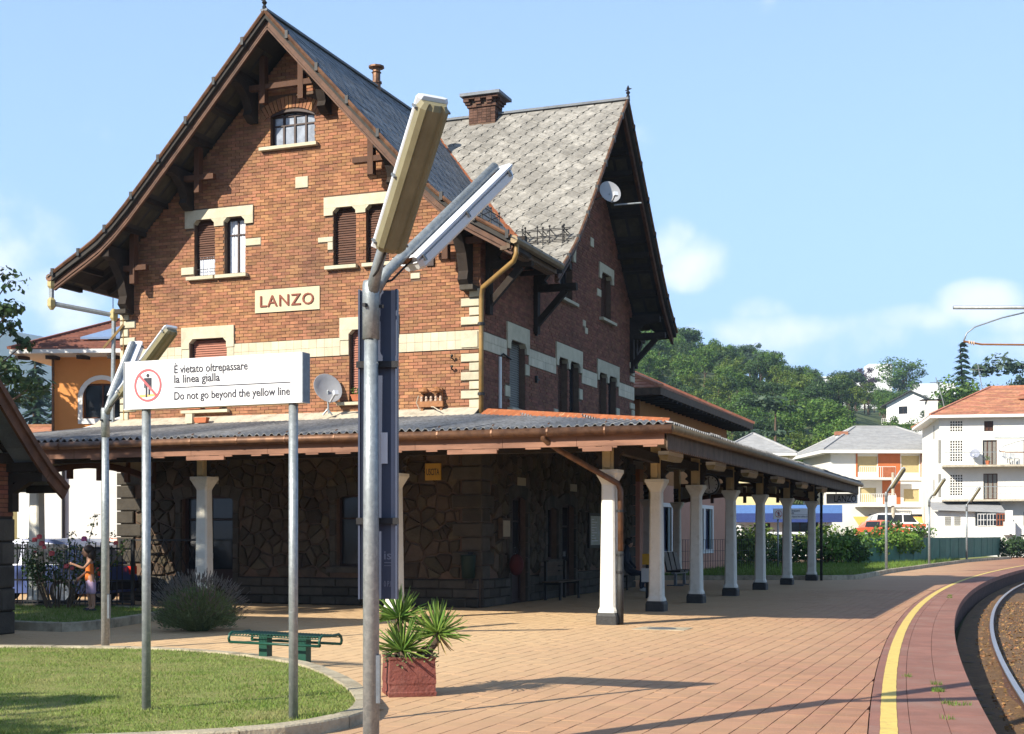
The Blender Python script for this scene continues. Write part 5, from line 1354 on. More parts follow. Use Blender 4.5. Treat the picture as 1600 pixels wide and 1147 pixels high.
# satellite dishes
def dish(label, loc, aim, r, group=None, mast=None, m='dish_grey'):
    t = thing('satellite_dish', label, 'satellite dish', loc, 0, group); q = Vector(aim).normalized().to_track_quat('Z', 'Y')
    def P(*p): return tuple(q @ Vector(p))
    mb = MB(P); mb.lathe([(.01, -.16 * r), (.35 * r, -.14 * r), (.7 * r, -.08 * r), (r, .02 * r), (r * 1.02, .05 * r), (r, .05 * r), (.7 * r, -.045 * r), (.35 * r, -.10 * r), (.01, -.12 * r)], 22); mb.build('reflector', m, t, smooth=True)
    mb = MB(P); mb.bar((0, -r, 0), (0, -.75 * r, r * .9), .035, .035); mb.build('arm', m, t); mb = MB(P); mb.box(-.05, .05, -.75 * r - .05, -.75 * r + .05, .82 * r, 1.05 * r); mb.build('feed', 'lamp_body', t)
    mb = MB()
    if mast:
        for a, b in mast: mb.tube([a, b], .02, 6)
        mb.build('mount', 'galv', t)
    return t
p = wl(-3.42, -.38, 4.72)
dish('large grey satellite dish on the wall above the canopy roof', p, (.55, -.80, .35), .335, 'satellite dishes on the station', [((0, 0, -.05), tuple(wl(-3.42, 0, 4.45) - p)), ((0, 0, -.05), (.02, 0, -.55)), ((.0, 0, -.45), (.1, .0, -.58)), ((0, 0, -.45), (-.1, 0, -.58))])
p = wl(1.30, 5.17, 9.87)
dish('small grey satellite dish beside the upper verge of the platform-side gable', p, (.35, -.88, .30), .28, 'satellite dishes on the station', [((0, 0, -.05), tuple(wl(.0, 5.6, 9.6) - p)), ((.1, 0, -.32), (.75, -.15, -.30))])
# insulator rack
t = thing('insulator_rack', 'rusty wall rack with two hooded caps and old porcelain insulators', 'insulator rack', wl(-1.36, -.05, 4.16), RZ)
mb = MB(); mb.box(0, .56, -.10, -.02, .10, .22); mb.box(.04, .09, -.06, .0, .0, .5); mb.box(.48, .53, -.06, .0, .0, .5); mb.build('rack', 'lamp_rust', t)
for x in (.13, .42): mb = MB(); mb.lathe([(.02, -.03), (.12, 0), (.10, .05), (.03, .10)], 10, (x, -.10, .42)); mb.build('hood', 'lamp_rust', t)
for k in range(5): mb = MB(); mb.lathe([(.03, 0), (.035, .03), (.02, .05), (.032, .07), (.02, .11)], 8, (.06 + .11 * k, -.07, .22)); mb.build('insulator', 'porcelain', t)
mb = MB(); mb.tube([(.3, -.1, .1), (.42, -.25, .08), (.6, -.3, -.02)], .012, 5); mb.tube([(-.02, -.05, .35), (-.06, -.08, .2), (.02, -.05, .02), (.1, -.04, .08)], .012, 5); mb.build('wire', 'concrete_top', t)
# flower pots
def pot_mb(L, w, h):
    mb = MB(); mb.loft([[(-L / 2 * k, -w / 2 * k, z), (L / 2 * k, -w / 2 * k, z), (L / 2 * k, w / 2 * k, z), (-L / 2 * k, w / 2 * k, z)] for k, z in ((.82, 0), (.97, h * .8), (1.0, h * .8), (1.0, h))]); return mb
def pot(label, loc, L, w, h, leaves):
    t = thing('flower_pot', label, 'flower pot', loc, RZ, 'terracotta flower boxes on the station'); pot_mb(L, w, h).build('trough', 'terracotta', t)
    if leaves:
        mb = MB()
        for _ in range(leaves):
            c = Vector((rg.uniform(-L / 2, L / 2), rg.uniform(-w / 2, w / 2), h + rg.uniform(0, .14))); u = Vector((rg.uniform(-1, 1), rg.uniform(-1, 1), rg.uniform(-1, 1))).normalized() * .035; v = u.orthogonal().normalized() * .02
            mb.quad(c - u, c + v, c + u, c - v)
        mb.build('leaves', 'leaf', t, kind='stuff')
pot('terracotta trough on the sill under the sign, left one', wl(-7.02, -.06, 4.405), .42, .14, .13, 0)
pot('terracotta trough with green leaves on the sill under the sign, right one', wl(-6.52, -.06, 4.405), .45, .14, .13, 50)
pot('small red pot standing on the canopy roof below a window sill', wl(-6.60, -.42, 4.06), .34, .14, .12, 0)
pot('red trough with a green plant on the sill behind the satellite dish', wl(-2.75, -.06, 4.455), .5, .14, .14, 70)
mb = MB(TF()); mb.box(-.09, .09, -.05, .05, 0, .22); hang('sill_block', 'pale stone block standing on the canopy roof beside a small red pot', 'stone block', wl(-6.95, -.36, 4.06), mb, 'limestone')

# ------------------------------------------------------------------ platform lamps
def lamp(label, base, tips, group='double fluorescent platform lamps', zs=3.33, near=False, hatch=True):
    t = thing('platform_lamp', label, 'lamp post', base, 0, group)
    mb = MB(); mb.tube([(0, 0, 0), (0, 0, 1.9), (0, 0, 2.95)], [.056, .053, .046], 14); mb.build('pole', 'galv', t, smooth=True)
    mb = MB(); mb.lathe([(.058, 2.86), (.058, 3.22), (.052, 3.25)], 14); c = mb.build('collar', 'galv', t, smooth=True)
    for a in (0, 2.1, 4.2): mb = MB(); mb.bar((.05 * math.cos(a), .05 * math.sin(a), 3.08), (.085 * math.cos(a), .085 * math.sin(a), 3.08), .022, .022); mb.build('bolt', 'iron', c)
    if hatch:
        mb = MB(); mb.box(.005, .062, -.04, .04, .42, .74); mb.build('hatch', 'galv_dark', t)
    for i, tp in enumerate(tips):
        d = Vector(tp); L = d.length; d = d / L; s = Vector((0, 0, zs - .12)); 
        side = d.cross(Vector((0, 0, 1))).normalized(); up = side.cross(d)            # fixture hangs on the under side of its arm
        q = s + d * L * .97
        mb = MB(); mb.tube([(0, 0, zs - .18), s + d * .18, q], [.046, .036, .034], 12); ar = mb.build('arm', 'galv', t, smooth=True)
        c0 = s + d * (L * .24) - up * .07; c1 = s + d * (L * 1.0) - up * .07
        W_, H_ = .108, .055
        def ring(c, w, h0, h1, r=.025): return [c + side * a + up * b for a, b in ((-w + r, h0), (w - r, h0), (w, h0 + r * .8), (w, h1), (w - r, h1 + .012), (-w + r, h1 + .012), (-w, h1), (-w, h0 + r * .8))]
        mb = MB(); mb.loft([ring(c0 + d * .03, W_ * .9, -.0, .035), ring(c0 + d * .0, W_, -.005, .03), ring(c1, W_, -.005, .03), ring(c1 + d * .02, W_ * .9, .0, .025)]); mb.build('housing', 'lamp_body', ar)
        mb = MB()
        def dr(c, k): return [c + side * (a * W_ * k) - up * b for a, b in ((-.98, .004), (-.9, .055 * k), (-.62, .075 * k), (-.45, .062 * k), (-.18, .078 * k), (.18, .078 * k), (.45, .062 * k), (.62, .075 * k), (.9, .055 * k), (.98, .004))]
        mb.loft([dr(c0 + d * .005, .8), dr(c0 + d * .04, 1), dr(c1 - d * .04, 1), dr(c1 - d * .005, .8)]); mb.build('diffuser', 'diffuser_shaded' if i == 0 else 'diffuser', ar)
        for f_ in (.05, .5, .95):
            for sg in (-1, 1):
                c = c0.lerp(c1, f_) + side * sg * W_; mb = MB(); mb.bar(c - up * .03, c + up * .02, .03, .012); mb.build('clip', 'galv_dark', ar)
        mb = MB(); mb.bar(c0 + up * .045 + d * .12, s + d * (L * .22) - up * .02, .05, .06); mb.bar(c1 + up * .045 - d * .15, q - d * .05 - up * .02, .05, .06); mb.build('bracket', 'lamp_rust' if i else 'galv', ar)
        mb = MB(); mb.tube([s + d * .02 + side * .03, s + d * .16 - up * .06 + side * .02, c0 + d * .05 + up * .01], .008, 5); mb.build('cable', 'iron', ar)
    return t
lamp('tall foreground lamp post with two fluorescent lamps and a blue panel tied to it', (-.946, 9.11, 0), [(.438, -.756, 1.04), (.849, .756, 1.04)])
lamp('double fluorescent lamp post behind the white warning sign, left of the lavender bush', (-5.47, 18.25, 0), [(1.04, -.72, 1.05), (.19, .72, 1.05)])
fn_ = [((14.95, 54.2), 'first'), ((19.8, 64.4), 'second'), ((25.6, 76.4), 'third')]
for (x, y), w_ in fn_: lamp('%s far platform lamp post past the canopy end, by the grass kerb' % w_, (x, y, 0), [(.50, -.55, 1.0), (.80, .50, 1.0)], hatch=False)

# blue panel tied to the near lamp post
t = thing('back_panel', 'narrow dark blue metal panel seen from behind, tied to the foreground lamp post', 'panel', (-.905, 9.235, 1.11), R(-6))
mb = MB(); mb.box(-.128, .128, -.004, .010, 0, 2.10); pb_ = mb.build('sheet', 'panel_blue', t)
for s in (-1, 1):
    mb = MB(); mb.box(s * .128 - .006, s * .128 + .006, -.05, .012, 0, 2.10); mb.build('flange', 'panel_blue', t)
    mb = MB(); a, b = sorted((s * .122, s * .085)); mb.box(a, b, -.010, -.0045, 0.0, 2.10); mb.build('lip', 'panel_lip', t)
for z in (.53, 1.59):
    mb = MB(); mb.box(-.145, .145, -.062, -.050, z - .022, z + .022); mb.box(-.11, .11, -.05, -.012, z - .012, z + .012); o = mb.build('strap', 'iron', t); mb = MB(); mb.lathe([(.02, -.1), (.02, -.05)], 8, (-.0, -.20, z), axis='y'); mb.build('bolt', 'galv', o)
put_text('is', 'panel_lip', pb_, lambda a, n, z: (a, -n, z), .036, .006, .27, sz=.085, width=.05); put_text('opf', 'panel_lip', pb_, lambda a, n, z: (a, -n, z), .035, .006, .085, sz=.055, width=.062)
mb = MB(); mb.box(.037, .10, -.008, -.005, .245, .250); mb.box(.037, .10, -.008, -.005, .225, .229); mb.build('print', 'panel_lip', pb_)
mb = MB(); mb.box(.02, .065, -.035, -.02, .92, 1.13); mb.build('label_holder', 'sign_grey', t)

# warning signs
def warning(label, a, b, zb, zt, zg, ext, full=True, group='yellow line warning signs'):
    """a, b: the two posts (left, right)"""
    a = Vector(a); b = Vector(b); d = (b - a); L = d.length; d.normalize(); rz = math.atan2(d.y, d.x)
    t = thing('warning_sign', label, 'sign', (a.x, a.y, zg), rz, group)
    x0, x1 = -ext, L + ext * .6; H = zt - zb
    T = lambda u, n, z: (u, -n, z)
    mb = MB(); mb.box(x0, x1, -.052, .052, zb - zg, zt - zg); bx = mb.build('box', 'sign_white', t)
    for s in (x0 - .012, x1): mb = MB(); mb.box(s, s + .012, -.056, .056, zb - zg - .006, zt - zg + .006); mb.build('end_cap', 'galv_dark', t)
    for z in (zb - zg - .008, zt - zg): mb = MB(); mb.box(x0 - .012, x1 + .012, -.056, .056, z, z + .008); mb.build('edge_trim', 'sign_grey', t)
    for u in (0, L): mb = MB(); mb.tube([(u, 0, 0), (u, 0, zb - zg)], .037, 12); mb.build('post', 'galv', t, smooth=True)
    if not full: return t
    W_ = x1 - x0; z0 = zb - zg; n0 = .053
    put_text('e1', 'sign_black', bx, T, x0 + W_ * .292, n0, z0 + H * .72, sz=H * .245, width=W_ * .415); put_text('e2', 'sign_black', bx, T, x0 + W_ * .292, n0, z0 + H * .51, sz=H * .245, width=W_ * .26)
    put_text('e3', 'sign_black', bx, T, x0 + W_ * .292, n0, z0 + H * .15, sz=H * .24, width=W_ * .645)
    mb = MB(T); mb.box(x0 + W_ * .292, x0 + W_ * .94, .052, .0545, z0 + H * .40, z0 + H * .42); mb.build('rule', 'sign_black', bx)
    cx, cz, r = x0 + W_ * .138, z0 + H * .49, H * .355
    mb = MB(T); k = 40
    for i in range(k):
        p, q = 6.2832 * i / k, 6.2832 * (i + 1) / k; mb.quad((cx + r * math.cos(p), .0565, cz + r * math.sin(p)), (cx + r * math.cos(q), .0565, cz + r * math.sin(q)), (cx + r * .87 * math.cos(q), .0565, cz + r * .87 * math.sin(q)), (cx + r * .87 * math.cos(p), .0565, cz + r * .87 * math.sin(p)))
    u, v = .62 * r, .075 * r; mb.quad((cx - u - v * .7, .058, cz + u - v * .7), (cx + u - v * .7, .058, cz - u - v * .7), (cx + u + v * .7, .058, cz - u + v * .7), (cx - u + v * .7, .058, cz + u + v * .7)); mb.build('prohibition_ring', 'sign_red', bx)
    mb = MB(T); S_ = r / .37
    def B(a0, a1, c0, c1): mb.box(cx + a0 * S_, cx + a1 * S_, .053, .0552, cz + c0 * S_, cz + c1 * S_)
    B(-.065, .065, .0, .15); B(-.10, -.075, -.06, .15); B(.075, .10, -.06, .15); B(-.10, .10, .145, .165); B(-.062, -.015, -.27, .002); B(.015, .062, -.22, .002)
    mb.poly([(cx + .042 * S_ * math.cos(q), .0552, cz + (.22 + .042 * math.sin(q)) * S_) for q in [6.2832 * i / 14 for i in range(14)]]); mb.build('figure_print', 'sign_black', bx)
    mb = MB(T); mb.quad((cx - .24 * S_, .0535, cz - .27 * S_), (cx + .22 * S_, .0535, cz - .25 * S_), (cx + .20 * S_, .0535, cz - .20 * S_), (cx - .22 * S_, .0535, cz - .21 * S_)); mb.build('yellow_print', 'sign_yellow', bx)
    return t
warning('large white sign in the lawn warning people not to cross the yellow line', (-3.07, 11.39, 0), (-1.75, 10.86, 0), 2.605, 2.99, .07, .18)
warning('far white warning sign beyond the canopy, seen between the last columns', (11.25, 57.4, 0), (12.45, 56.95, 0), 2.2, 2.63, .05, .18)

# ------------------------------------------------------------------ green mesh bench
t = thing('mesh_bench', 'dark green metal bench with a rolled mesh seat on two posts beside the lawn', 'bench', (-2.68, 16.0, 0), math.atan2(-1.0, 1.78))
Lb = .67
mb = MB()
prof_ = [(-.20, .27), (-.215, .31), (-.20, .36), (-.16, .385), (0, .375), (.16, .385), (.20, .36), (.215, .31), (.20, .27)]
for s in (-1, 1): mb = MB(); mb.tube([(s * Lb, y, z) for y, z in prof_], .016, 8); mb.build('end_tube', 'bench_green', t, smooth=True)
for y in (-.20, .20): mb = MB(); mb.tube([(-Lb, y, .27), (Lb, y, .27)], .016, 8); mb.build('side_tube', 'bench_green', t, smooth=True)
for i in range(30):
    x = -Lb + 2 * Lb * (i + .5) / 30; mb = MB(); mb.tube([(x, y, z - .004) for y, z in prof_[2:7]], .006, 5, caps=False); mb.build('seat_wire', 'bench_green', t)
for y, z in [(-.2, .36), (-.16, .385), (-.10, .381), (-.05, .378), (0, .375), (.05, .378), (.10, .381), (.16, .385), (.2, .36)]: mb = MB(); mb.tube([(-Lb, y, z - .012), (Lb, y, z - .012)], .006, 5); mb.build('seat_wire', 'bench_green', t)
for x in (-.29, .29): mb = MB(); mb.box(x - .06, x + .06, -.05, .05, 0, .362); mb.build('leg', 'bench_green', t)
mb = MB(); mb.box(-.5, .5, -.03, .03, .345, .368); mb.build('bearer', 'bench_green', t)

# planter with yucca
t = thing('planter', 'square terracotta red concrete planter by the foreground lamp post', 'planter', (-1.0, 13.15, 0), R(14))
mb = MB()
sqr = lambda h, z: [(-h, -h, z), (h, -h, z), (h, h, z), (-h, h, z)]
mb.loft([sqr(.225, 0), sqr(.232, .04), sqr(.222, .05), sqr(.222, .11), sqr(.228, .13), sqr(.218, .345), sqr(.226, .36), sqr(.226, .375), sqr(.19, .375), sqr(.18, .33)]); mb.build('box', 'planter', t)
mb = MB(); mb.box(-.185, .185, -.185, .185, .28, .335); mb.build('soil', 'soil', t)
rg = random.Random(31); mb = MB()
for _ in range(260):
    a = rg.choice((0, 1, 2, 3)); u = rg.uniform(-.2, .22); c = {0: (u, -.23), 1: (.23, u), 2: (u, .2), 3: (-.2, u)}[a]
    p = Vector((c[0] + rg.uniform(-.04, .03), c[1] + rg.uniform(-.03, .04), .37 + rg.uniform(-.16 * rg.random() ** 2, .04))); q = Vector((rg.uniform(-1, 1), rg.uniform(-1, 1), rg.uniform(-.6, .8))).normalized() * .018; w_ = q.orthogonal().normalized() * .010; mb.quad(p - q, p + w_, p + q, p - w_)
mb.build('trailing_weeds', 'lavender', t, kind='stuff')
yc = thing('yucca_plant', 'spiky green yucca with three leaf heads growing in the red planter', 'plant', (-1.0, 13.15, .33), 0)
mb = MB(); mb.tube([(.06, -.02, -.02), (.12, -.05, .08), (.21, -.06, .12), (.27, -.05, .20), (.28, -.04, .28)], [.04, .038, .045, .045, .035], 9); mb.build('stem', 'bark', yc, smooth=True)
mb = MB(); mb.tube([(-.1, .08, -.02), (-.12, .10, .25), (-.10, .10, .40)], [.045, .045, .035], 9); mb.build('stem', 'bark', yc, smooth=True)
mb = MB(); mb.tube([(-.04, -.08, -.02), (-.05, -.1, .10)], [.045, .04], 9); mb.build('stem', 'bark', yc, smooth=True)
def rosette(c, n, L, w, lo, hi, parent, dry=0):
    c = Vector(c)
    for i in range(n + dry):
        isdry = i >= n; az = i * 2.39996 + rg.uniform(-.2, .2); f = (i + .5) / n; el = R(hi - (hi - lo) * f ** .8 + rg.uniform(-8, 8)) if not isdry else R(rg.uniform(-65, -35)); l = L * rg.uniform(.85, 1.1) * (.9 if not isdry else .6)
        d = Vector((math.cos(az) * math.cos(el), math.sin(az) * math.cos(el), math.sin(el))); s = d.cross(Vector((0, 0, 1))); s = s.normalized() if s.length > .1 else Vector((1, 0, 0)); u = s.cross(d)
        mb = MB(); P = []
        for k, (tt, ww) in enumerate(((0, .7), (.15, .8), (.5, 1), (.8, .6), (1, .02))):
            p = c + d * (l * tt) - Vector((0, 0, 1)) * (l * .14 * tt * tt * max(0, math.cos(el)) * rg.uniform(.3, 1.2)); P.append((mb.v(p - s * w * ww - u * -.004), mb.v(p - u * .010 * ww), mb.v(p + s * w * ww - u * -.004)))
        for A, Bq in zip(P, P[1:]): mb.f((A[0], A[1], Bq[1], Bq[0])); mb.f((A[1], A[2], Bq[2], Bq[1]))
        mb.build('leaf', 'yucca' if not isdry else 'yucca_dry', parent)
rosette((.28, -.04, .26), 105, .37, .0085, -8, 88, yc, 10)
rosette((-.10, .10, .40), 95, .37, .0085, -8, 88, yc, 6)
rosette((-.05, -.10, .10), 100, .38, .0085, -2, 84, yc, 8)

# lavender
t = thing('lavender_bush', 'round greyish lavender bush with faded flower spikes beside the lamp post', 'shrub', (-5.05, 21.8, 0), 0)
rg = random.Random(17); mb = MB(); fl_ = MB(); lv = MB()
for i in range(1300):
    az = rg.uniform(0, 6.2832); e = R(90 - 74 * rg.random() ** .6); l = rg.uniform(.66, .84) * (1.06 - .10 * abs(math.cos(e)))
    d = Vector((math.cos(az) * math.cos(e), math.sin(az) * math.cos(e), math.sin(e) * 1.02)); b = Vector((math.cos(az) * .16 * rg.random(), math.sin(az) * .16 * rg.random(), 0))
    m_ = b + d * l * .55; tip = b + d * l + Vector((0, 0, .05)); s = d.orthogonal().normalized() * .0035
    mb.f((mb.v(b - s), mb.v(b + s), mb.v(tip)))
    for k in range(7):
        f = rg.uniform(.35, .88); p = b + d * l * f; q = (d + Vector((rg.uniform(-1, 1), rg.uniform(-1, 1), rg.uniform(-.3, 1))) * .7).normalized() * .05; w_ = q.orthogonal().normalized() * .006; lv.quad(p, p + q * .5 + w_, p + q, p + q * .5 - w_)
    if rg.random() < .75:
        for k in range(3):
            a_ = k * 1.05; w_ = Vector((math.cos(a_), math.sin(a_), 0)) * .009; h_ = rg.uniform(.05, .09); fl_.quad(tip - w_, tip + w_, tip + w_ * .6 + d * h_, tip - w_ * .6 + d * h_)
for _ in range(5200):
    az = rg.uniform(0, 6.2832); e = math.asin(rg.random() ** .8); r_ = .60 * rg.random() ** .4; d = Vector((math.cos(az) * math.cos(e), math.sin(az) * math.cos(e), math.sin(e) * 1.05)); p = d * r_ + Vector((0, 0, .04)); q = (d + Vector((rg.uniform(-1, 1), rg.uniform(-1, 1), rg.uniform(-.2, 1.2))) * .6).normalized() * .075; w_ = q.orthogonal().normalized() * .008; lv.quad(p, p + q * .5 + w_, p + q, p + q * .5 - w_)
mb.build('stalks', 'lavender', t, kind='stuff'); lv.build('leaves', 'lavender', t, kind='stuff'); fl_.build('flower_spikes', 'lavender_flower', t, kind='stuff')

# ------------------------------------------------------------------ the hut at the left edge
hc_ = Vector((-7.80, 21.2, 0))                            # far end of its platform-side wall
ht = thing('half_timbered_hut', 'small brick and stone hut with a dark half timbered gable at the left edge', 'hut', hc_, RZ)
HB = 4.6                                                   # length of that wall, towards the camera
T = lambda a, n, z: (n, -a, z)                              # a: from the far end towards the camera
HP = [(0, 5.15), (1, 4.05), (2, 2.97), (2.35, 2.62), (2.75, 2.32)]
ha = HB / 2
mb = MB(); mb.box(-3.4, 0, -HB, 0, 0, 2.75); mb.loft([[(-3.4, -HB, 2.75), (-.0, -HB, 2.75), (-.0, 0, 2.75), (-3.4, 0, 2.75)], [(-3.4, -ha - .01, 4.75), (-.0, -ha - .01, 4.75), (-.0, -ha + .01, 4.75), (-3.4, -ha + .01, 4.75)]]); hw = mb.build('wall', 'rubble_joint', ht)
rg = random.Random(9)
for z in [.36 * k for k in range(5)]:
    x = -.31 * (int(z / .36) % 2)
    while x < HB: s, e = max(x, 0), min(x + .62, HB); block(T, (s, e, z, z + .35), 0, .05 + rg.uniform(0, .02), 'stone_block', 'dark_stone', hw, .02); x += .62
    x = 0
    while x < 1.9: block(lambda a, n, z: (-a, n, z), (x, x + .6, z, z + .35), 0, .04, 'stone_block', 'dark_stone', hw, .02); x += .62
wh, ct = lay_bricks(T, 0, HB, 1.83, 2.66, lambda z: (0, HB), [], rg)
mb = MB(T)
for a, z, l in wh + ct: mb.box(a, a + l, -.003, .014 + rg.uniform(-.004, .004), z, z + BH)
mb.build('brick', 'brick_shade', hw, kind='stuff')
mb = MB(T); mb.poly([(0.02, .02, 2.72), (HB - .02, .02, 2.72), (HB - .1, .02, 2.85), (ha, .02, 4.8), (.1, .02, 2.85)]); mb.build('infill_panel', 'cream_panel', ht)
def hz(a): return prof(HP, abs(a - ha))
mb = MB(T); mb.box(-.0, HB, .02, .12, 2.64, 2.80); mb.build('sill_beam', 'old_timber', ht)
mb = MB(T); mb.box(.55, HB - .55, .02, .11, 3.30, 3.42); mb.build('collar_beam', 'old_timber', ht)
for a in (.75, 1.5, ha, 3.1, 3.85): mb = MB(T); mb.box(a - .06, a + .06, .02, .10, 2.80, hz(a) - .14); mb.build('stud', 'old_timber', ht)
for s in (-1, 1): mb = MB(T); mb.bar((ha + s * 2.15, .06, 2.80), (ha + s * 1.2, .06, 3.6), .12, .10); mb.build('brace', 'old_timber', ht)
rf = MB()
for s in (-1, 1):
    for (d0, z0), (d1, z1) in zip(HP, HP[1:]):
        rf.loft([[(.62, -(ha + s * d0), z0), (-3.6, -(ha + s * d0), z0), (-3.6, -(ha + s * d0), z0 - .1), (.62, -(ha + s * d0), z0 - .1)], [(.62, -(ha + s * d1), z1), (-3.6, -(ha + s * d1), z1), (-3.6, -(ha + s * d1), z1 - .1), (.62, -(ha + s * d1), z1 - .1)]])
hr_ = rf.build('roof', 'slate_dark', ht)
for s in (-1, 1):
    mb = MB(); mo = MB()
    for (d0, z0), (d1, z1) in zip(HP, HP[1:]):
        mb.bar((.645, -(ha + s * d0), z0 - .12), (.645, -(ha + s * d1), z1 - .12), .05, .24); mo.bar((.69, -(ha + s * d0), z0 - .04), (.69, -(ha + s * d1), z1 - .04), .05, .08)
    o = mb.build('bargeboard', 'bargeboard', ht); mo.build('moulding', 'bargeboard', o)
    for d in (.5, 1.3, 2.2): mb = MB(); mb.bar((.0, -(ha + s * d), prof(HP, d) - .18), (.62, -(ha + s * d), prof(HP, d) - .18), .12, .14); mb.build('purlin', 'old_timber', ht)
mb = MB(); mb.bar((.0, -.05, 2.2), (.55, -.05, 2.5), .12, .12); mb.box(.0, .66, -.12, .02, 2.36, 2.50); mb.box(0, .1, -.12, .02, 1.9, 2.5); mb.build('console', 'old_timber', ht)
mb = MB(); mb.box(.0, .66, .3, .42, 2.2, 2.32); mb.build('eaves_beam', 'old_timber', ht)

# ------------------------------------------------------------------ grass strip, roses, the girl, fence, cars
mb = MB(); c0 = mb.v((-9, 25, .13)); pts = [mb.v((x, y, .12)) for x, y in BED]
for i in range(len(pts)): mb.f((c0, pts[i], pts[(i + 1) % len(pts)]))
bed = mb.build('grass_strip', 'lawn', kind='structure'); kerb_run('bed_kerb', BED[:7][::-1][::-1], .14, -.03, .145, bed, piece=.95, seed=3)
mb = MB(); rg = random.Random(6); n = 0
while n < 9000:
    x, y = rg.uniform(-11, -6.5), rg.uniform(21.7, 27.4)
    if not inside((x, y), BED): continue
    blades(mb, x, y, .12, .06, 1, .01, rg, .005, .8); n += 1
mb.build('strip_grass', 'verge_grass', kind='stuff', label='short grass on the kerbed strip in the shade of the hut', category='grass')
gl = thing('person', 'young girl in an orange top and pink shorts standing by the rose bush', 'person', (-7.86, 25.25, .12), R(-68))
link('body', GIRL, gl); link('top', GIRL_TOP, gl); link('shorts', GIRL_SHORTS, gl)
mb = MB(); mb.ell((0, -.055, 1.10), (.072, .082, .10), 14, 10); mb.ell((0, -.137, 1.085), (.012, .018, .018), 8, 6); mb.build('face', 'skin', gl, smooth=True)
mb = MB()
for s in (-1, 1): mb.ell((s * .028, -.128, 1.11), (.010, .006, .006), 8, 5)
mb.build('eye', 'hair', gl); mb = MB(); mb.ell((0, -.128, 1.05), (.02, .006, .006), 8, 5); mb.build('mouth', 'rose', gl)
mb = MB(); mb.ell((0, -.012, 1.14), (.105, .105, .095), 14, 10); mb.ell((0, .03, 1.05), (.105, .082, .145), 14, 10); mb.build('hair', 'hair', gl, smooth=True)
for (x, y), s in (((-.07, -.02), -1), ((.07, .02), 1)): mb = MB(); mb.ell((x, y, .03), (.042, .105, .035), 10, 6); mb.build('shoe', 'shoe', gl, smooth=True)
for hx, hy, hz_, s, dv in ((-.15, -.20, .60, -1, (0, -.3, -1)), (.12, -.34, .89, 1, (0, -1, .2))):      # hands: palm, four fingers, thumb
    mb = MB(); mb.ell((hx, hy, hz_), (.020, .026, .030), 8, 6); d = Vector(dv).normalized(); sd_ = Vector((1, 0, 0)); p = Vector((hx, hy, hz_)) + d * .022
    for k in range(4): q = p + sd_ * (-.015 + .010 * k); l = (.032, .038, .036, .028)[k]; mb.tube([q, q + d * l * .5, q + d * l * .8 + Vector((0, .012, -.006))], [.0055, .005, .004], 6)
    q = Vector((hx, hy, hz_)) + sd_ * (-s * .016); mb.tube([q, q + d * .018 - sd_ * s * .012, q + d * .034 - sd_ * s * .014], [.0065, .006, .0045], 6); mb.build('hand', 'skin', gl, smooth=True)

def leafy(mb, c, n, rad, size, rg, up=.3, flat=1.0):
    """n leaf-sized faces through a lump"""
    for _ in range(n):
        v = Vector((rg.gauss(0, 1), rg.gauss(0, 1), rg.gauss(0, 1))).normalized() * (rg.random() ** .45); p = Vector(c) + Vector((v.x * rad[0], v.y * rad[1], v.z * rad[2]))
        nn = (v + Vector((rg.uniform(-1, 1), rg.uniform(-1, 1), rg.uniform(-1, 1) + up)) * .9).normalized(); a = nn.orthogonal().normalized(); a = (a * math.cos(rg.random() * 6.28) + nn.cross(a) * math.sin(rg.random() * 6.28)); b = nn.cross(a); s = size * rg.uniform(.6, 1.25)
        mb.quad(p - a * s, p - b * s * .55, p + a * s, p + b * s * .55)
t = thing('rose_bush', 'dark rose bush with red blooms in front of the iron fence', 'shrub', (-8.75, 26.2, .1), 0)
rg = random.Random(44); mb = MB(); lf = MB(); bl = []
for k in range(16):
    x, y = rg.uniform(-.35, .5), rg.uniform(-.2, .2); tx, ty, tz = x * 1.9 + rg.uniform(-.2, .2), y * 2 + rg.uniform(-.2, .2), rg.uniform(.8, 1.45)
    mb.tube([(x * .6, y * .6, 0), ((x + tx) / 2, (y + ty) / 2, tz * .6), (tx, ty, tz)], [.016, .011, .006], 5); leafy(lf, (tx, ty, tz * .86), 60, (.24, .22, .26), .035, rg); leafy(lf, ((x + tx) / 2, ty / 2, tz * .62), 45, (.28, .22, .24), .035, rg)
for bx, h in ((.72, 1.85), (1.05, 1.5), (1.35, 1.35), (.25, 1.5)): mb.tube([(bx * .4, 0, .3), (bx * .8, 0, h * .7), (bx, 0, h)], [.011, .008, .004], 5); [leafy(lf, (bx * (.8 + .2 * f), 0, h * (.7 + .3 * f)), 14, (.11, .1, .07), .035, rg) for f in (0, .3, .6, .9)]
mb.build('stems', 'bark', t, kind='stuff'); lf.build('leaves', 'leaf_dark', t, kind='stuff')
for x, y, z, m_, r in ((-.38, -.25, 1.34, 'rose', .075), (-.28, -.28, 1.40, 'rose', .08), (-.24, -.25, 1.27, 'rose', .085), (-.18, -.3, 1.2, 'rose', .06), (-.02, -.35, 1.08, 'rose', .085), (.26, -.35, .84, 'rose', .075), (.36, -.32, .80, 'rose', .06), (.52, -.1, 1.36, 'rose_pink', .085), (1.07, .1, 1.28, 'rose', .07), (-.5, .1, 1.1, 'rose', .05)):
    mb = MB()
    for k in range(16):
        a = k * 2.4; f = k / 16; d = Vector((math.cos(a) * (.3 + .7 * f), math.sin(a) * (.3 + .7 * f), .9 - 1.1 * f)); p = Vector((x, y, z)) + d * r * .55; n_ = d.normalized(); u = n_.orthogonal().normalized() * r * .6; v = n_.cross(u).normalized() * r * .6; mb.poly([p - u, p - v * .8 - u * .3, p + u * .7 - v * .4, p + u, p + v * .8, p - u * .5 + v * .7])
    mb.build('bloom', m_, t)
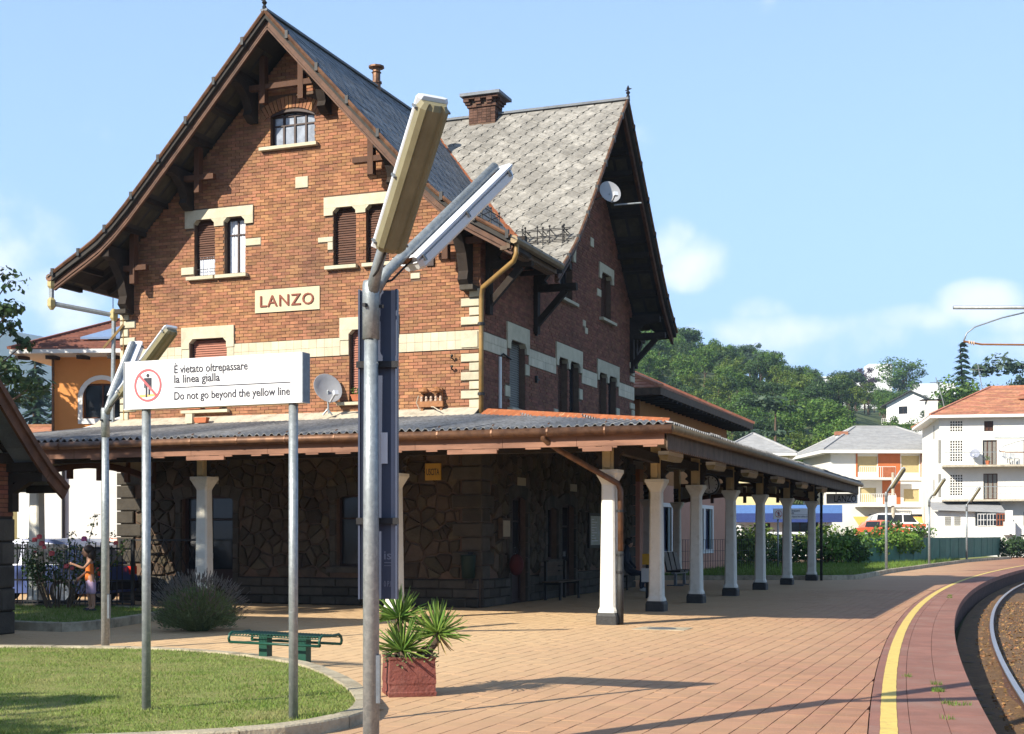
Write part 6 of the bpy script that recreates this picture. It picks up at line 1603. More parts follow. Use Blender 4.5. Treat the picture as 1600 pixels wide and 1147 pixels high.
fe = thing('iron_fence', 'dark iron bar fence with wavy top behind the rose bush', 'fence', (-10.6, 27.4, 0), math.atan2(-.9, 4.2))
rg = random.Random(2)
for k in range(26): mb = MB(); x = .1 + .115 * k; mb.tube([(x, 0, .12), (x, 0, 1.36 + .04 * math.sin(k * 1.3))], .013, 5); mb.build('bar', 'iron', fe)
for z in (.2, .62, 1.25): mb = MB(); mb.box(0, 3.2, -.015, .015, z, z + .035); mb.build('rail', 'iron', fe)
for x in (0, 3.2): mb = MB(); mb.box(x - .03, x + .03, -.03, .03, 0, 1.45); mb.build('post', 'iron', fe)
mb = MB(); mb.box(-.1, 3.4, -.12, .12, 0, .16); mb.build('footing', 'dark_stone', fe)

def car(label, loc, rz, body, prof2, Lc=4.1, Wc=1.66, tail=False, stripe=None):
    """prof2: side outline (along, up) of the lower body; a tapered cabin on top"""
    t = thing('parked_car', label, 'car', loc, rz); h = Wc / 2
    low = [(0.02, .28), (0.0, .55), (.08, .78), (1.0, .86), (Lc - .9, .90), (Lc - .08, .84), (Lc, .55), (Lc - .04, .28)]
    mb = MB(); mb.loft([[(x - Lc / 2, -h * k, z) for x, z in low] for k in (1.0,)] + [[(x - Lc / 2, h, z) for x, z in low]]); b = mb.build('body', body, t)
    cab = [(1.0, .85, 1.0), (1.62, 1.38, .82), (2.1, 1.45, .80), (Lc - 1.15, 1.44, .80), (Lc - .55, 1.28, .83), (Lc - .22, .88, .98)]
    mb = MB(); mb.loft([[(x - Lc / 2, -h * k * .97, z) for x, z, k in cab], [(x - Lc / 2, h * k * .97, z) for x, z, k in cab]]); mb.build('cabin', body, t)
    for s in (-1, 1):
        for x0, x1 in ((1.25, 2.15), (2.25, Lc - .75)):
            mb = MB(); y0, y1 = s * h * .965, s * h * .83; mb.quad((x0 - Lc / 2 - .1 * (x0 < 2), y0, .90), (x1 - Lc / 2, y0, .92), (x1 - Lc / 2 - .1 * (x1 > 2.5), y1, 1.34), (x0 - Lc / 2 + .3 * (x0 < 2), y1, 1.34)); mb.build('window', 'glass', t)
    mb = MB(); mb.quad((1.08 - Lc / 2, -h * .85, .93), (1.08 - Lc / 2, h * .85, .93), (1.56 - Lc / 2, h * .72, 1.36), (1.56 - Lc / 2, -h * .72, 1.36)); mb.build('windscreen', 'glass_light', t)
    mb = MB(); mb.quad((Lc / 2 - .26 + .03, -h * .82, .94), (Lc / 2 - .26 + .03, h * .82, .94), (Lc / 2 - .52, h * .72, 1.28), (Lc / 2 - .52, -h * .72, 1.28)); mb.build('rear_window', 'glass_light', t)
    for x in (.78, Lc - .82):
        for s in (-1, 1): mb = MB(); mb.lathe([(.08, -.1), (.30, -.1), (.31, 0), (.30, .1), (.08, .1)], 16, (x - Lc / 2, s * (h - .06), .31), axis='y'); w = mb.build('wheel', 'tyre', t); mb = MB(); mb.lathe([(.02, -.11), (.19, -.112), (.19, .112), (.02, .11)], 12, (x - Lc / 2, s * (h - .06), .31), axis='y'); mb.build('rim', 'galv', w)
    for s in (-1, 1):
        mb = MB(); mb.box(Lc / 2 - .08, Lc / 2 + .015, s * h * .78 - .12, s * h * .78 + .12, .66, .84); mb.build('tail_lamp', 'tail_lamp', t); mb = MB(); mb.box(-Lc / 2 - .005, -Lc / 2 + .1, s * h * .72 - .15, s * h * .72 + .15, .6, .74); mb.build('headlight', 'glass_light', t)
    mb = MB(); mb.box(Lc / 2 - .05, Lc / 2 + .04, -h * .96, h * .96, .34, .52); mb.box(-Lc / 2 - .04, -Lc / 2 + .05, -h * .96, h * .96, .32, .50); mb.build('bumper', 'car_dark', t)
    if stripe: mb = MB(); mb.box(-Lc / 2 + .5, Lc / 2 - .5, -h - .004, h + .004, .6, .8); mb.build('stripe', stripe, t)
    return t
car('blue parked car seen through the bars of the iron fence', (-10.6, 30.2, 0), R(-15), 'car_blue', None)
car('silver blue parked car with a red tail lamp behind the girl', (-11.7, 35.0, 0), R(-38), 'car_silver', None)
car('red parked car beyond the silver one, between the girl and the lamp post', (-11.4, 39.2, 0), R(-15), 'car_red', None)

# ------------------------------------------------------------------ houses behind
def gz(x, y): return hill_z(x, y)
def house_T(x, y, z, rz):
    c, s = math.cos(rz), math.sin(rz)
    return lambda u, v, w: (u, v, w)
def wall_box(T, L, D, z0, z1, m, parent, holes=(), name='wall'):
    """front wall (facing -y) with real openings, plain other sides. holes: (x0, x1, z0, z1)"""
    TF_ = lambda a, n, z: (a, -n, z)
    mb = MB(TF_); As = sorted({0, L} | {h[0] for h in holes} | {h[1] for h in holes}); Zs = sorted({z0, z1} | {h[2] for h in holes} | {h[3] for h in holes})
    for a, b in zip(As, As[1:]):
        for z, w in zip(Zs, Zs[1:]):
            if not any(h[0] <= a + 1e-6 and h[1] >= b - 1e-6 and h[2] <= z + 1e-6 and h[3] >= w - 1e-6 for h in holes): mb.quad((a, 0, z), (b, 0, z), (b, 0, w), (a, 0, w))
    for x0, x1, a, b in holes:
        d = -.18
        mb.quad((x0, 0, a), (x0, d, a), (x0, d, b), (x0, 0, b)); mb.quad((x1, 0, a), (x1, 0, b), (x1, d, b), (x1, d, a)); mb.quad((x0, 0, b), (x0, d, b), (x1, d, b), (x1, 0, b)); mb.quad((x0, 0, a), (x1, 0, a), (x1, d, a), (x0, d, a))
    mb.quad((0, 0, z0), (0, -D, z0), (0, -D, z1), (0, 0, z1)); mb.quad((L, 0, z0), (L, -D, z0), (L, -D, z1), (L, 0, z1)); mb.quad((0, -D, z0), (L, -D, z0), (L, -D, z1), (0, -D, z1)); mb.quad((0, 0, z1), (L, 0, z1), (L, -D, z1), (0, -D, z1))
    return mb.build(name, m, parent)
def win(h, parent, kind='pane', m='shutter_brown', n0=-.10, name='window', bars=1, fr='window_frame'):
    x0, x1, z0, z1 = h; T = lambda a, n, z: (a, -n, z); w = .06; mb = MB(T)
    mb.box(x0, x0 + w, n0 - .05, n0, z0, z1); mb.box(x1 - w, x1, n0 - .05, n0, z0, z1); mb.box(x0 + w, x1 - w, n0 - .05, n0 - .002, z1 - w, z1); mb.box(x0 + w, x1 - w, n0 - .05, n0 - .002, z0, z0 + w)
    for i in range(bars): x = x0 + (x1 - x0) * (i + 1) / (bars + 1); mb.box(x - .03, x + .03, n0 - .05, n0 - .004, z0 + w, z1 - w)
    o = mb.build(name, fr, parent)
    if kind == 'pane': mb = MB(T); mb.box(x0 + .02, x1 - .02, n0 - .09, n0 - .06, z0 + .02, z1 - .02); mb.build('pane', 'glass', o)
    else:
        mb = MB(T); z = z0
        while z < z1 - .02: mb.box(x0 + .03, x1 - .03, n0 - .07, n0 - .055 + .0, z, z + .085); z += .1
        mb.box(x0 + .03, x1 - .03, n0 - .09, n0 - .075, z0, z1); mb.build('shutter', m, o)
    return o
def hip(x0, x1, y0, y1, z, h, over, m, parent, ridge=None, eave='white_trim', th=.22, course=.32):
    """hipped roof of stepped tile courses, white eaves board under it"""
    X0, X1, Y0, Y1 = x0 - over, x1 + over, y0 - over, y1 + over; W_, D_ = X1 - X0, Y1 - Y0; inset = min(W_, D_) / 2 if ridge is None else ridge
    mb = MB(); n = max(4, int(math.hypot(min(W_, D_) / 2, h) / course)); q = []
    for i in range(n + 1):
        f = i / n; dx = inset * f; dy = D_ / 2 * f; q.append(((X0 + dx, X1 - dx, Y0 + dy, Y1 - dy), z + h * f))
    for i in range(n):
        (a, za), (b, zb) = q[i], q[i + 1]; st_ = .03
        A = [(a[0], a[2], za + st_), (a[1], a[2], za + st_), (a[1], a[3], za + st_), (a[0], a[3], za + st_)]; B = [(b[0], b[2], zb), (b[1], b[2], zb), (b[1], b[3], zb), (b[0], b[3], zb)]
        for s in range(4):
            k = (s + 1) % 4; seg = max(1, int(math.dist(A[s], A[k]) / .8))
            for g_ in range(seg):
                f0, f1 = g_ / seg, (g_ + 1) / seg; L_ = lambda P, f: tuple(P[s][c] + (P[k][c] - P[s][c]) * f for c in range(3))
                j = .0; mb.quad(L_(A, f0), L_(A, f1), L_(B, f1), L_(B, f0))
                p0, p1 = L_(A, f0), L_(A, f1); mb.quad((p0[0], p0[1], p0[2] - st_ - .01), (p1[0], p1[1], p1[2] - st_ - .01), p1, p0)
    r = mb.build('roof', m, parent)
    mb = MB(); mb.box(X0 + .01, X1 - .01, Y0 + .01, Y1 - .01, z - th, z - .003); mb.build('eaves', eave, r)
    mb = MB(); mb.bar((X0 + inset, (Y0 + Y1) / 2, z + h + .03), (X1 - inset, (Y0 + Y1) / 2, z + h + .03), .22, .12)
    for c in ((X0, Y0), (X1, Y0), (X0, Y1), (X1, Y1)): mb.bar((c[0], c[1], z + .05), (X0 + inset if c[0] == X0 else X1 - inset, (Y0 + Y1) / 2, z + h + .03), .2, .1)
    mb.build('hip_tiles', m, r); return r
def rail(pts, z0, z1, parent, m, gap=.12, name='railing', r=.012):
    mb = MB()
    for p, q in zip(pts, pts[1:]):
        p = Vector((*p, 0)); q = Vector((*q, 0)); L = (q - p).length; n = max(2, int(L / gap))
        mb.bar(p + Vector((0, 0, z1)), q + Vector((0, 0, z1)), .05, .04)
        for i in range(n + 1): c = p.lerp(q, i / n); mb.bar(c + Vector((0, 0, z0)), c + Vector((0, 0, z1 - .02)), r * 2, r * 2)
    return mb.build(name, m, parent)

# --- white block of flats
wb = thing('apartment_block', 'white three storey block of flats with a red tiled hip roof and two long balconies', 'apartment building', (31.5, 100, -.3), R(-10.5))
FLZ = [(.3, 2.6), (3.0, 5.3), (5.75, 8.0), (8.35, 10.1)]
hs = [(3.2, 4.2, 3.35, 4.9 + .3), (3.2, 4.2, 5.9, 7.7), (3.2 - .1, 3.2, 0, 0.01)][:2]
H = [(.7, 1.6, 4.15, 7.0 - .05), ]
H = [(.75, 1.65, 4.7, 6.25), (.75, 1.65, 7.2, 8.75), (.75, 1.65, 9.4, 10.2), (3.1, 4.1, 4.42, 6.3), (3.05, 4.05, 6.92, 8.75), (3.15, 3.8, 9.4, 10.15), (5.95, 6.8, 4.42, 6.3), (5.9, 6.9, 6.92, 8.75), (5.95, 6.7, 9.4, 10.15), (5.9, 6.8, 1.5, 3.5), (9, 9.9, 6.92, 8.75), (9, 9.9, 4.42, 6.3)]
wall_box(None, 15, 11, -1, 10.6, 'white_wall', wb, H)
T = lambda a, n, z: (a, -n, z)
for h in H:
    if h[0] < 1:                                           # pierced concrete blocks
        mb = MB(T); nx, nzz = 5, max(4, int((h[3] - h[2]) / .18)); w_, g_ = (h[1] - h[0]) / nx, (h[3] - h[2]) / nzz
        for i in range(nx + 1): mb.box(h[0] + i * w_ - .03, h[0] + i * w_ + .03, -.12, -.01, h[2], h[3])
        for j in range(nzz + 1): mb.box(h[0], h[1], -.115, -.015, h[2] + j * g_ - .03, h[2] + j * g_ + .03)
        o = mb.build('pierced_screen', 'white_wall', wb); mb = MB(T); mb.box(h[0], h[1], -.17, -.15, h[2], h[3]); mb.build('dark_back', 'hole', o)
    elif h[3] - h[2] > 1.8: win(h, wb, 'shutter', 'shutter_grey', fr='shutter_brown', bars=2)
    else: win(h, wb, 'shutter', 'shutter_brown')
hip(0, 15, 0, 11, 10.6, 2.6, .75, 'roof_tile', wb, ridge=5.2)
for z in (4.25, 6.75):
    mb = MB(T); mb.box(.15, 15, .003, 1.35, z, z + .14); s = mb.build('balcony', 'concrete_top', wb); rail([(.2, -1.28), (15, -1.28)], z + .14, z + 1.05, s, 'galv', .35, r=.007)
    mb = MB(T); mb.tube([(.2, 1.28, z + .55), (15, 1.28, z + .55)], .008, 4); mb.build('wire', 'galv', s)
mb = MB(); mb.box(-.004, .02, 3, 3.5, 4.6, 6.0); mb.box(-.004, .02, 3, 3.5, 9.1, 10.1)
mb.T = None; mb.build('side_window', 'shutter_grey', wb)
for z in (4.6, 7.1): mb = MB(); mb.box(-.06, .10, -.03, .06, z, z + 1.7); mb.build('downpipe', 'shutter_grey', wb)
# its low annex with the long window
A0 = 2.2; TA = lambda a, n, z: (a, -n, z + A0)
ax_ = MB(TA); ax_.box(-.6, 5.6, .01, 2.6, -3, .25); o = ax_.build('annex_wall', 'white_wall', wb)
ax_ = MB(TA); ax_.box(-.6, 2.2, .01, 2.2, .25, 1.3); ax_.build('annex_wall', 'white_wall', wb)
mb = MB(TA); mb.loft([[(-.8, 2.75, 1.45), (4.2, 2.75, 1.25), (4.2, 2.75, 1.19), (-.8, 2.75, 1.39)], [(-.8, .0, 2.02), (4.2, .0, 2.02), (4.2, .0, 1.96), (-.8, .0, 1.96)]]); mb.build('annex_roof', 'grey_roof', wb)
for x0, m_ in ((2.3, 'white_trim'), (2.95, 'white_trim'), (3.6, 'terracotta')):
    mb = MB(TA)
    for i in range(3): mb.box(x0 + .2 * i, x0 + .03 + .2 * i, 2.61, 2.66, .25, 1.12)
    for z in (.25, .66, 1.08): mb.box(x0, x0 + .6, 2.612, 2.655, z, z + .04)
    f = mb.build('annex_window', m_, wb); mb = MB(TA); mb.box(x0, x0 + .6, 2.603, 2.61, .25, 1.12); mb.build('pane', 'glass', f)
for x0 in (.1, .75): mb = MB(TA); [mb.box(x0, x0 + .42, 2.21, 2.24, z, z + .09) for z in (.3, .43, .56, .69, .82)]; mb.build('louvre_window', 'shutter_grey', wb)
mb = MB(TA); mb.box(4.05, 4.75, 2.62, 3.3, -.4, .55); mb.box(4.15, 4.6, 2.72, 3.2, .55, 1.35); mb.build('oven_chimney', 'white_trim', wb)
for p, lab, r in (((2.3, -.8, 7.75), 'bluish satellite dish on the upper balcony of the white block of flats', .36), ((6.0, -2.0, 3.3), 'pale satellite dish low beside the annex of the white block of flats', .40)):
    w_ = wb.matrix_basis @ Vector(p) if False else Vector((31.5 + p[0], 100 + p[1] - .05 * p[0], -.3 + p[2])); dish(lab, w_, (-.5, -.8, .35), r, 'satellite dishes on the flats', [((0, 0, -.05), (0, .05, -.8 if r < .4 else -1.9))], 'panel_lip' if r < .4 else 'lamp_body')
def garden_chair(loc, label, m='white_trim'):
    t = thing('garden_chair', label, 'chair', loc, R(20), 'garden chairs on the balcony'); mb = MB(); mb.box(-.25, .25, -.25, .25, .40, .44); mb.build('seat', m, t); mb = MB(); mb.box(-.25, .25, .22, .26, .44, .85); mb.build('backrest', m, t)
    for x in (-.22, .22):
        for y in (-.22, .22): mb = MB(); mb.box(x - .02, x + .02, y - .02, y + .02, 0, .40); mb.build('leg', m, t)
garden_chair((31.5 + 4.35, 98.2, 6.6), 'white plastic chair on the upper balcony of the flats, left one of two'); garden_chair((31.5 + 4.85, 98.2, 6.6), 'white plastic chair on the upper balcony of the flats, right one of two')
for x, lab, m_ in ((31.5 + 3.0, 'orange flower pot with plant on the upper balcony beside the shutters', 'leaf'), (31.5 + 5.9, 'potted plant by the ground floor of the white flats', 'leaf_dark')):
    zz = 6.6 if m_ == 'leaf' else 1.2; t = thing('plant_pot', lab, 'flower pot', (x, 98.4 if zz > 3 else 96.8, zz), 0); mb = MB(); mb.lathe([(.12, 0), (.18, .3), (.16, .3)], 10); mb.build('pot', 'terracotta', t); mb = MB(); leafy(mb, (0, 0, .5), 60, (.25, .25, .25), .06, random.Random(3)); mb.build('leaves', m_, t, kind='stuff')
for dx, dz, tilt in ((2.2, 11.3, -.9), (5.1, 12.3, -.55), (8.6, 12.6, -.1)):
    t = thing('roof_aerial', 'thin leaning aerial pole on the tiled roof of the white flats, ' + ('leftmost' if dx < 3 else 'middle one' if dx < 6 else 'rightmost'), 'aerial', (31.5 + dx, 105, dz - .6), 0, 'aerials on the roof of the flats'); mb = MB(); mb.tube([(0, 0, -.6), (tilt * .4, 0, 1.2), (tilt, 0, 3.0)], .035, 5); mb.build('mast', 'galv', t)
    mb = MB(); mb.tube([(tilt - .45, 0, 2.6), (tilt + .45, 0, 2.6)], .02, 4); [mb.tube([(tilt - .4 + .2 * i, -.3, 2.6), (tilt - .4 + .2 * i, .3, 2.6)], .012, 4) for i in range(5)]; mb.build('antenna', 'galv', t)
t = thing('roof_chimney', 'small brick chimney with a cap on the red tiled roof of the white flats', 'chimney', (38.2, 101.3, 11.0), 0); mb = MB(); mb.box(-.35, .35, -.3, .3, -.3, .65); mb.build('stack', 'brick_shade', t); mb = MB(); mb.box(-.45, .45, -.4, .4, .65, .75); mb.loft([[(-.35, -.3, .95), (.35, -.3, .95), (.35, .3, .95), (-.35, .3, .95)], [(-.05, -.05, 1.3), (.05, -.05, 1.3), (.05, .05, 1.3), (-.05, .05, 1.3)]]); mb.build('cap', 'roof_tile', t)
t = thing('roof_chimney', 'white rendered chimney at the left end of the roof of the white flats', 'chimney', (32.9, 106.5, 11.0), 0); mb = MB(); mb.box(-.4, .4, -.4, .4, -.5, 1.0); mb.build('stack', 'white_wall', t); mb = MB(); mb.box(-.8, .8, -.45, .45, 1.05, 1.12); mb.build('cap', 'iron', t)

# --- white and rust-brown house with a grey roof
rb = thing('apartment_house', 'white and rust brown house with grey hip roof, cream blinds and white balconies', 'house', (26.3, 112, 2.3), R(2))
H = [(2.25, 3.9, 4.4, 5.7), (5.9, 7.4, 4.35, 5.75), (6.1, 7.4, 1.95, 3.0), (2.45, 3.8, 1.9, 3.1)]
wall_box(None, 10.2, 9, -4.5, 6.2, 'white_wall', rb, H)
for x0, x1, z0, z1 in ((3.95, 5.8, 3.98, 6.18), (7.5, 8.2, 3.98, 6.18), (4.3, 5.8, 1.75, 3.70), (7.6, 8.2, 1.75, 3.70), (2.1, 2.24, 4.0, 6.1)): mb = MB(T); mb.box(x0, x1, -.01, .04, z0, z1); mb.build('render_panel', 'brown_panel', rb)
for h in H: win(h, rb, 'shutter', 'blind_cream', fr='blind_cream', bars=0, n0=-.06)
hip(0, 10.2, 0, 9, 6.2, 2.3, .9, 'grey_roof', rb, ridge=4.2, th=.28)
for z in (3.72, 1.5):
    mb = MB(T); mb.box(2.6, 9.6, .04, .14 if False else .12, z - .02, z + .22); mb.build('band', 'white_trim', rb)
    mb = MB(T); mb.box(1.9, 5.0, .121, 1.5, z, z + .16); s = mb.build('balcony', 'white_trim', rb); rail([(1.95, -1.45), (4.95, -1.45)], z + .16, z + 1.05, s, 'white_trim', .17, r=.018)
mb = MB(T); mb.box(3.9, 4.9, 1.46, 1.52, 3.95, 4.75); mb.build('balcony_cloth', 'terracotta', rb)
mb = MB(T); mb.box(3.2, 8.6, .02, .9, -1.2, .9); mb.build('shop_front', 'glass', rb)
t = thing('awning', 'long yellow orange awning over the shop front of the brown and white house', 'awning', (26.3, 111.9, 3.3), R(2)); mb = MB(T); mb.loft([[(1.6, .92, -.3), (8.7, .92, -.3), (8.7, .92, -.34), (1.6, .92, -.34)], [(1.6, 2.6, -1.05), (8.7, 2.6, -1.05), (8.7, 2.6, -1.09), (1.6, 2.6, -1.09)]]); mb.build('canvas', 'awning', t); mb = MB(T); mb.box(1.6, 8.7, 2.6, 2.62, -1.3, -1.05); mb.build('valance', 'awning', t)
t = thing('roof_chimney', 'white chimney with a red tiled cap at the left of the grey roof', 'chimney', (27.9, 115, 8.7), 0); mb = MB(); mb.box(-.4, .4, -.3, .3, -.6, 1.25); mb.build('stack', 'white_wall', t); mb = MB(); mb.box(-.5, .5, -.4, .4, 1.25, 1.55); mb.build('cap', 'roof_tile', t)
# tower of loggias between the two
lb = thing('loggia_tower', 'narrow white stair and loggia block with a green screened balcony between two houses', 'building', (34.0, 108.6, -.5), R(2)); H = [(.3, 1.9, 3.8, 6.8), (.3, 1.9, 7.3, 8.1)]
wall_box(None, 2.6, 4, -1, 8.6, 'white_wall', lb, [(.3, 1.9, 4.4, 6.6), (.2, 1.7, -.6, 2.2)]); mb = MB(T); mb.box(.25, 1.95, -.02, .05, 4.2, 5.3); mb.build('balcony_screen', 'green_cloth', lb); mb = MB(T); mb.box(.3, 1.9, -.19, -.17, 4.4, 6.6); mb.box(.2, 1.7, -.19, -.17, -.6, 2.2); mb.build('dark_back', 'hole', lb)
mb = MB(T); mb.box(.1, 2.5, -.3, .8, 8.6, 8.7); s = mb.build('terrace', 'white_trim', lb); rail([(.1, -.8), (2.4, -.8)], 8.7, 9.9, s, 'fascia_old', .1, r=.03)
# cars on the road there
v = car('white ambulance with red stripes and glazed side beyond the hedge', (30.4, 107.2, 1.28), R(178), 'car_white', None, 4.9, 1.9, stripe='car_red'); v.scale = (1.05, 1.0, 1.35)
car('red parked car partly hidden by the hedge', (28.6, 104.5, 1.2), R(160), 'car_red', None)

# --- orange and pink house right behind the station
oh = thing('orange_house', 'orange and pink house with blue shutters and a red tiled roof behind the canopy', 'house', wl(-1.6, 18.4), RZ + R(90))
L_ = 14.35; H = [(2.55, 4.35, .92, 2.55), (9.0, 9.75, .92, 2.6), (10.05, 11.4, .92, 2.6)]
wall_box(None, L_, 8, -.3, 3.35, 'pink_wall', oh, H); mb = MB(); mb.quad((0, 0, 3.35), (L_, 0, 3.35), (L_, 0, 6.45), (0, 0, 6.45)); mb.quad((L_, 0, 3.35), (L_, 8, 3.35), (L_, 8, 6.45), (L_, 0, 6.45)); mb.quad((0, 0, 3.35), (0, 8, 3.35), (0, 8, 6.45), (0, 0, 6.45)); mb.build('upper_wall', 'orange_wall2', oh)
for h in H:
    o = win(h, oh, 'shutter', 'shutter_blue', fr='shutter_blue', bars=1, n0=-.08); mb = MB(T)
    mb.box(h[0] - .16, h[0] - .004, -.004, .03, h[2] - .15, h[3] + .15); mb.box(h[1] + .004, h[1] + .16, -.004, .03, h[2] - .15, h[3] + .15); mb.box(h[0] - .003, h[1] + .003, -.004, .028, h[3] + .003, h[3] + .15); mb.box(h[0] - .003, h[1] + .003, -.004, .06, h[2] - .15, h[2] - .003); mb.build('surround', 'white_trim', o)
    mb = MB(T); mb.box(h[1] - .33, h[1] - .02, -.05, -.02, h[2], h[3]); mb.build('shutter_leaf', 'shutter_teal', o)
hip(0, L_, 0, 8, 6.45, 2.3, 1.0, 'roof_tile', oh, ridge=4.5, eave='fascia_old', th=.25, course=.3)
for k in range(24): mb = MB(); x = -.6 + .66 * k; mb.box(x - .05, x + .05, -.98, -.02, 6.10, 6.19); mb.build('rafter_end', 'old_timber', oh)
# --- pale house with a grey roof beyond it
ph = thing('grey_roofed_house', 'pale yellow house with a corrugated grey hip roof beyond the orange house', 'house', (17.2, 112, 2.6), R(-8)); wall_box(None, 5.6, 7, -3, 5.6, 'yellow_wall', ph, [(3.8, 5.0, 3.2, 5.0)]); win((3.8, 5.0, 3.2, 5.0), ph, 'shutter', 'brown_panel'); hip(0, 5.6, 0, 7, 5.6, 1.9, .55, 'grey_roof', ph, eave='white_trim', ridge=3.3)
# --- filling station
fs = thing('filling_station', 'low filling station with a blue fascia and white walls beyond the hedge', 'filling station', (14.9, 92, 0), R(-3))
wall_box(None, 6.6, 5, -.5, 3.0, 'white_wall', fs, [(1.5, 2.6, .2, 2.3), (3.4, 5.8, .9, 2.4)]); win((3.4, 5.8, .9, 2.4), fs); win((1.5, 2.6, .2, 2.3), fs)
mb = MB(T); mb.box(-.6, 7.0, -5.2, 1.6, 3.0, 3.35); mb.build('canopy_roof', 'white_trim', fs); mb = MB(T); mb.box(-.7, 7.1, 1.602, 1.7, 2.75, 3.5); f = mb.build('fascia', 'blue_fascia', fs); mb = MB(T); mb.box(-.7, 7.1, 1.701, 1.72, 2.35, 2.95); mb.build('fascia_band', 'blue_dark', f)
for x in (.2, 6.2): mb = MB(T); mb.box(x, x + .25, 1.2, 1.5, -.5, 3.0); mb.build('pillar', 'white_trim', fs)
for x, lab in ((17.0, 'left'), (18.5, 'right')):
    t = thing('fuel_pump', 'white fuel pump in front of the filling station, %s of two' % lab, 'fuel pump', (x, 88, .1), 0, 'fuel pumps'); mb = MB(); mb.box(-.45, .45, -.25, .25, 0, 1.6); mb.build('cabinet', 'snow_white', t); mb = MB(); mb.box(-.35, .35, -.27, -.252, 1.0, 1.45); mb.build('display', 'glass', t); mb = MB(); mb.box(-.35, .35, -.27, -.252, .25, .8); mb.build('door', 'sign_grey', t); mb = MB(); mb.tube([(.46, 0, 1.3), (.62, -.05, .8), (.5, -.05, .5)], .03, 6); mb.build('hose', 'iron', t)

# --- modern white building and the white house up on the hill
hb = thing('hilltop_building', 'large bright white modern building with a square tower on the hilltop', 'building', (112, 480, 47.5), R(-4)); mb = MB(); mb.box(14, 22.2, 0, 9, -8, 14.2); mb.build('tower', 'snow_white', hb); mb = MB(); mb.box(-3, 14, 1, 10, -8, 9.5); w_ = mb.build('wing', 'snow_white', hb)
for x0, x1 in ((2, 8), (8.6, 13.2)): mb = MB(); mb.box(x0, x1, .9, 1.002, 5.6, 6.6); mb.build('window_band', 'glass', w_)
mb = MB(); mb.box(28, 46, 8, 20, 0, 8.0); mb.build('wing', 'snow_white', hb); mb = MB(); mb.box(-4, 14.5, .4, 10.5, 9.5, 9.9); mb.build('roof_edge', 'white_trim', hb)
wh = thing('white_hill_house', 'small white gabled house among the trees on the hillside', 'house', (69, 250, 21), R(-28)); H = [(2.2, 3.8, 2.6, 4.0)]; wall_box(None, 9, 8, -4, 4.4, 'snow_white', wh, H); win(H[0], wh, 'pane')
mb = MB(); mb.loft([[(0, 0, 4.4), (9, 0, 4.4), (9, .1, 4.4), (0, .1, 4.4)], [(4.4, 0, 6.6), (4.6, 0, 6.6), (4.6, .1, 6.6), (4.4, .1, 6.6)]]); mb.build('gable', 'snow_white', wh); mb = MB(); [mb.loft([[(4.5, -.8, 6.85), (4.5 + s * 5.4, -.8, 4.15), (4.5 + s * 5.4, -.8, 3.95), (4.5, -.8, 6.65)], [(4.5, 8.5, 6.85), (4.5 + s * 5.4, 8.5, 4.15), (4.5 + s * 5.4, 8.5, 3.95), (4.5, 8.5, 6.65)]]) for s in (-1, 1)]; mb.build('roof', 'iron', wh)
mb = MB(); mb.box(-.5, 6, -1.6, -.01, .6, .8); s = mb.build('balcony', 'white_trim', wh); rail([(-.5, -1.5), (6, -1.5)], .8, 1.8, s, 'white_trim', .3, r=.03)

# --- houses on the left
lo = thing('orange_villa', 'orange rendered house with an arched window, red tiles and blue solar panels on its roof', 'house', (-17.1, 50.5, 0), R(-4))
Tn = lambda a, n, z: (a, -n, z); AW = (1.15, 2.6, 5.85, 7.15)
wall_box(None, 10, 9, -1, 8.3, 'orange_wall', lo, [AW]); o = win(AW, lo, 'pane', bars=1, fr='shutter_brown'); 
mb = MB(Tn)
mb.box(AW[0] - .17, AW[0] - .004, -.004, .03, AW[2] - .2, AW[3] - .45); mb.box(AW[1] + .004, AW[1] + .17, -.004, .03, AW[2] - .2, AW[3] - .45); mb.box(AW[0] - .003, AW[1] + .003, -.004, .05, AW[2] - .2, AW[2] - .003)
c_ = ((AW[0] + AW[1]) / 2, AW[3] - .55); rr_ = (AW[1] - AW[0]) / 2
for i in range(12):
    a, b = math.pi * i / 12, math.pi * (i + 1) / 12; q = lambda r, t: (c_[0] + r * math.cos(t), -.004, c_[1] + r * math.sin(t) * .95); q2 = lambda r, t: (c_[0] + r * math.cos(t), .03, c_[1] + r * math.sin(t) * .95)
    mb.loft([[q(rr_ + .004, a), q(rr_ + .18, a), q(rr_ + .18, b), q(rr_ + .004, b)], [q2(rr_ + .004, a), q2(rr_ + .18, a), q2(rr_ + .18, b), q2(rr_ + .004, b)]])
mb.build('surround', 'white_trim', o)
mb = MB(Tn)
for i in range(6):
    a, b = math.pi * i / 12, math.pi * (i + 1) / 12
    for s in (-1, 1): mb.poly([(c_[0] + s * (rr_ + .004), .002, AW[3] + .01), (c_[0] + s * (rr_ + .004) * math.cos(a), .002, c_[1] + rr_ * math.sin(a) * .95), (c_[0] + s * (rr_ + .004) * math.cos(b), .002, c_[1] + rr_ * math.sin(b) * .95)])
mb.build('spandrel', 'orange_wall', o)
rr = hip(0, 10, 0, 9, 8.3, 1.9, 1.15, 'roof_tile_dark', lo, ridge=2.0, eave='white_trim', th=.16, course=.24)
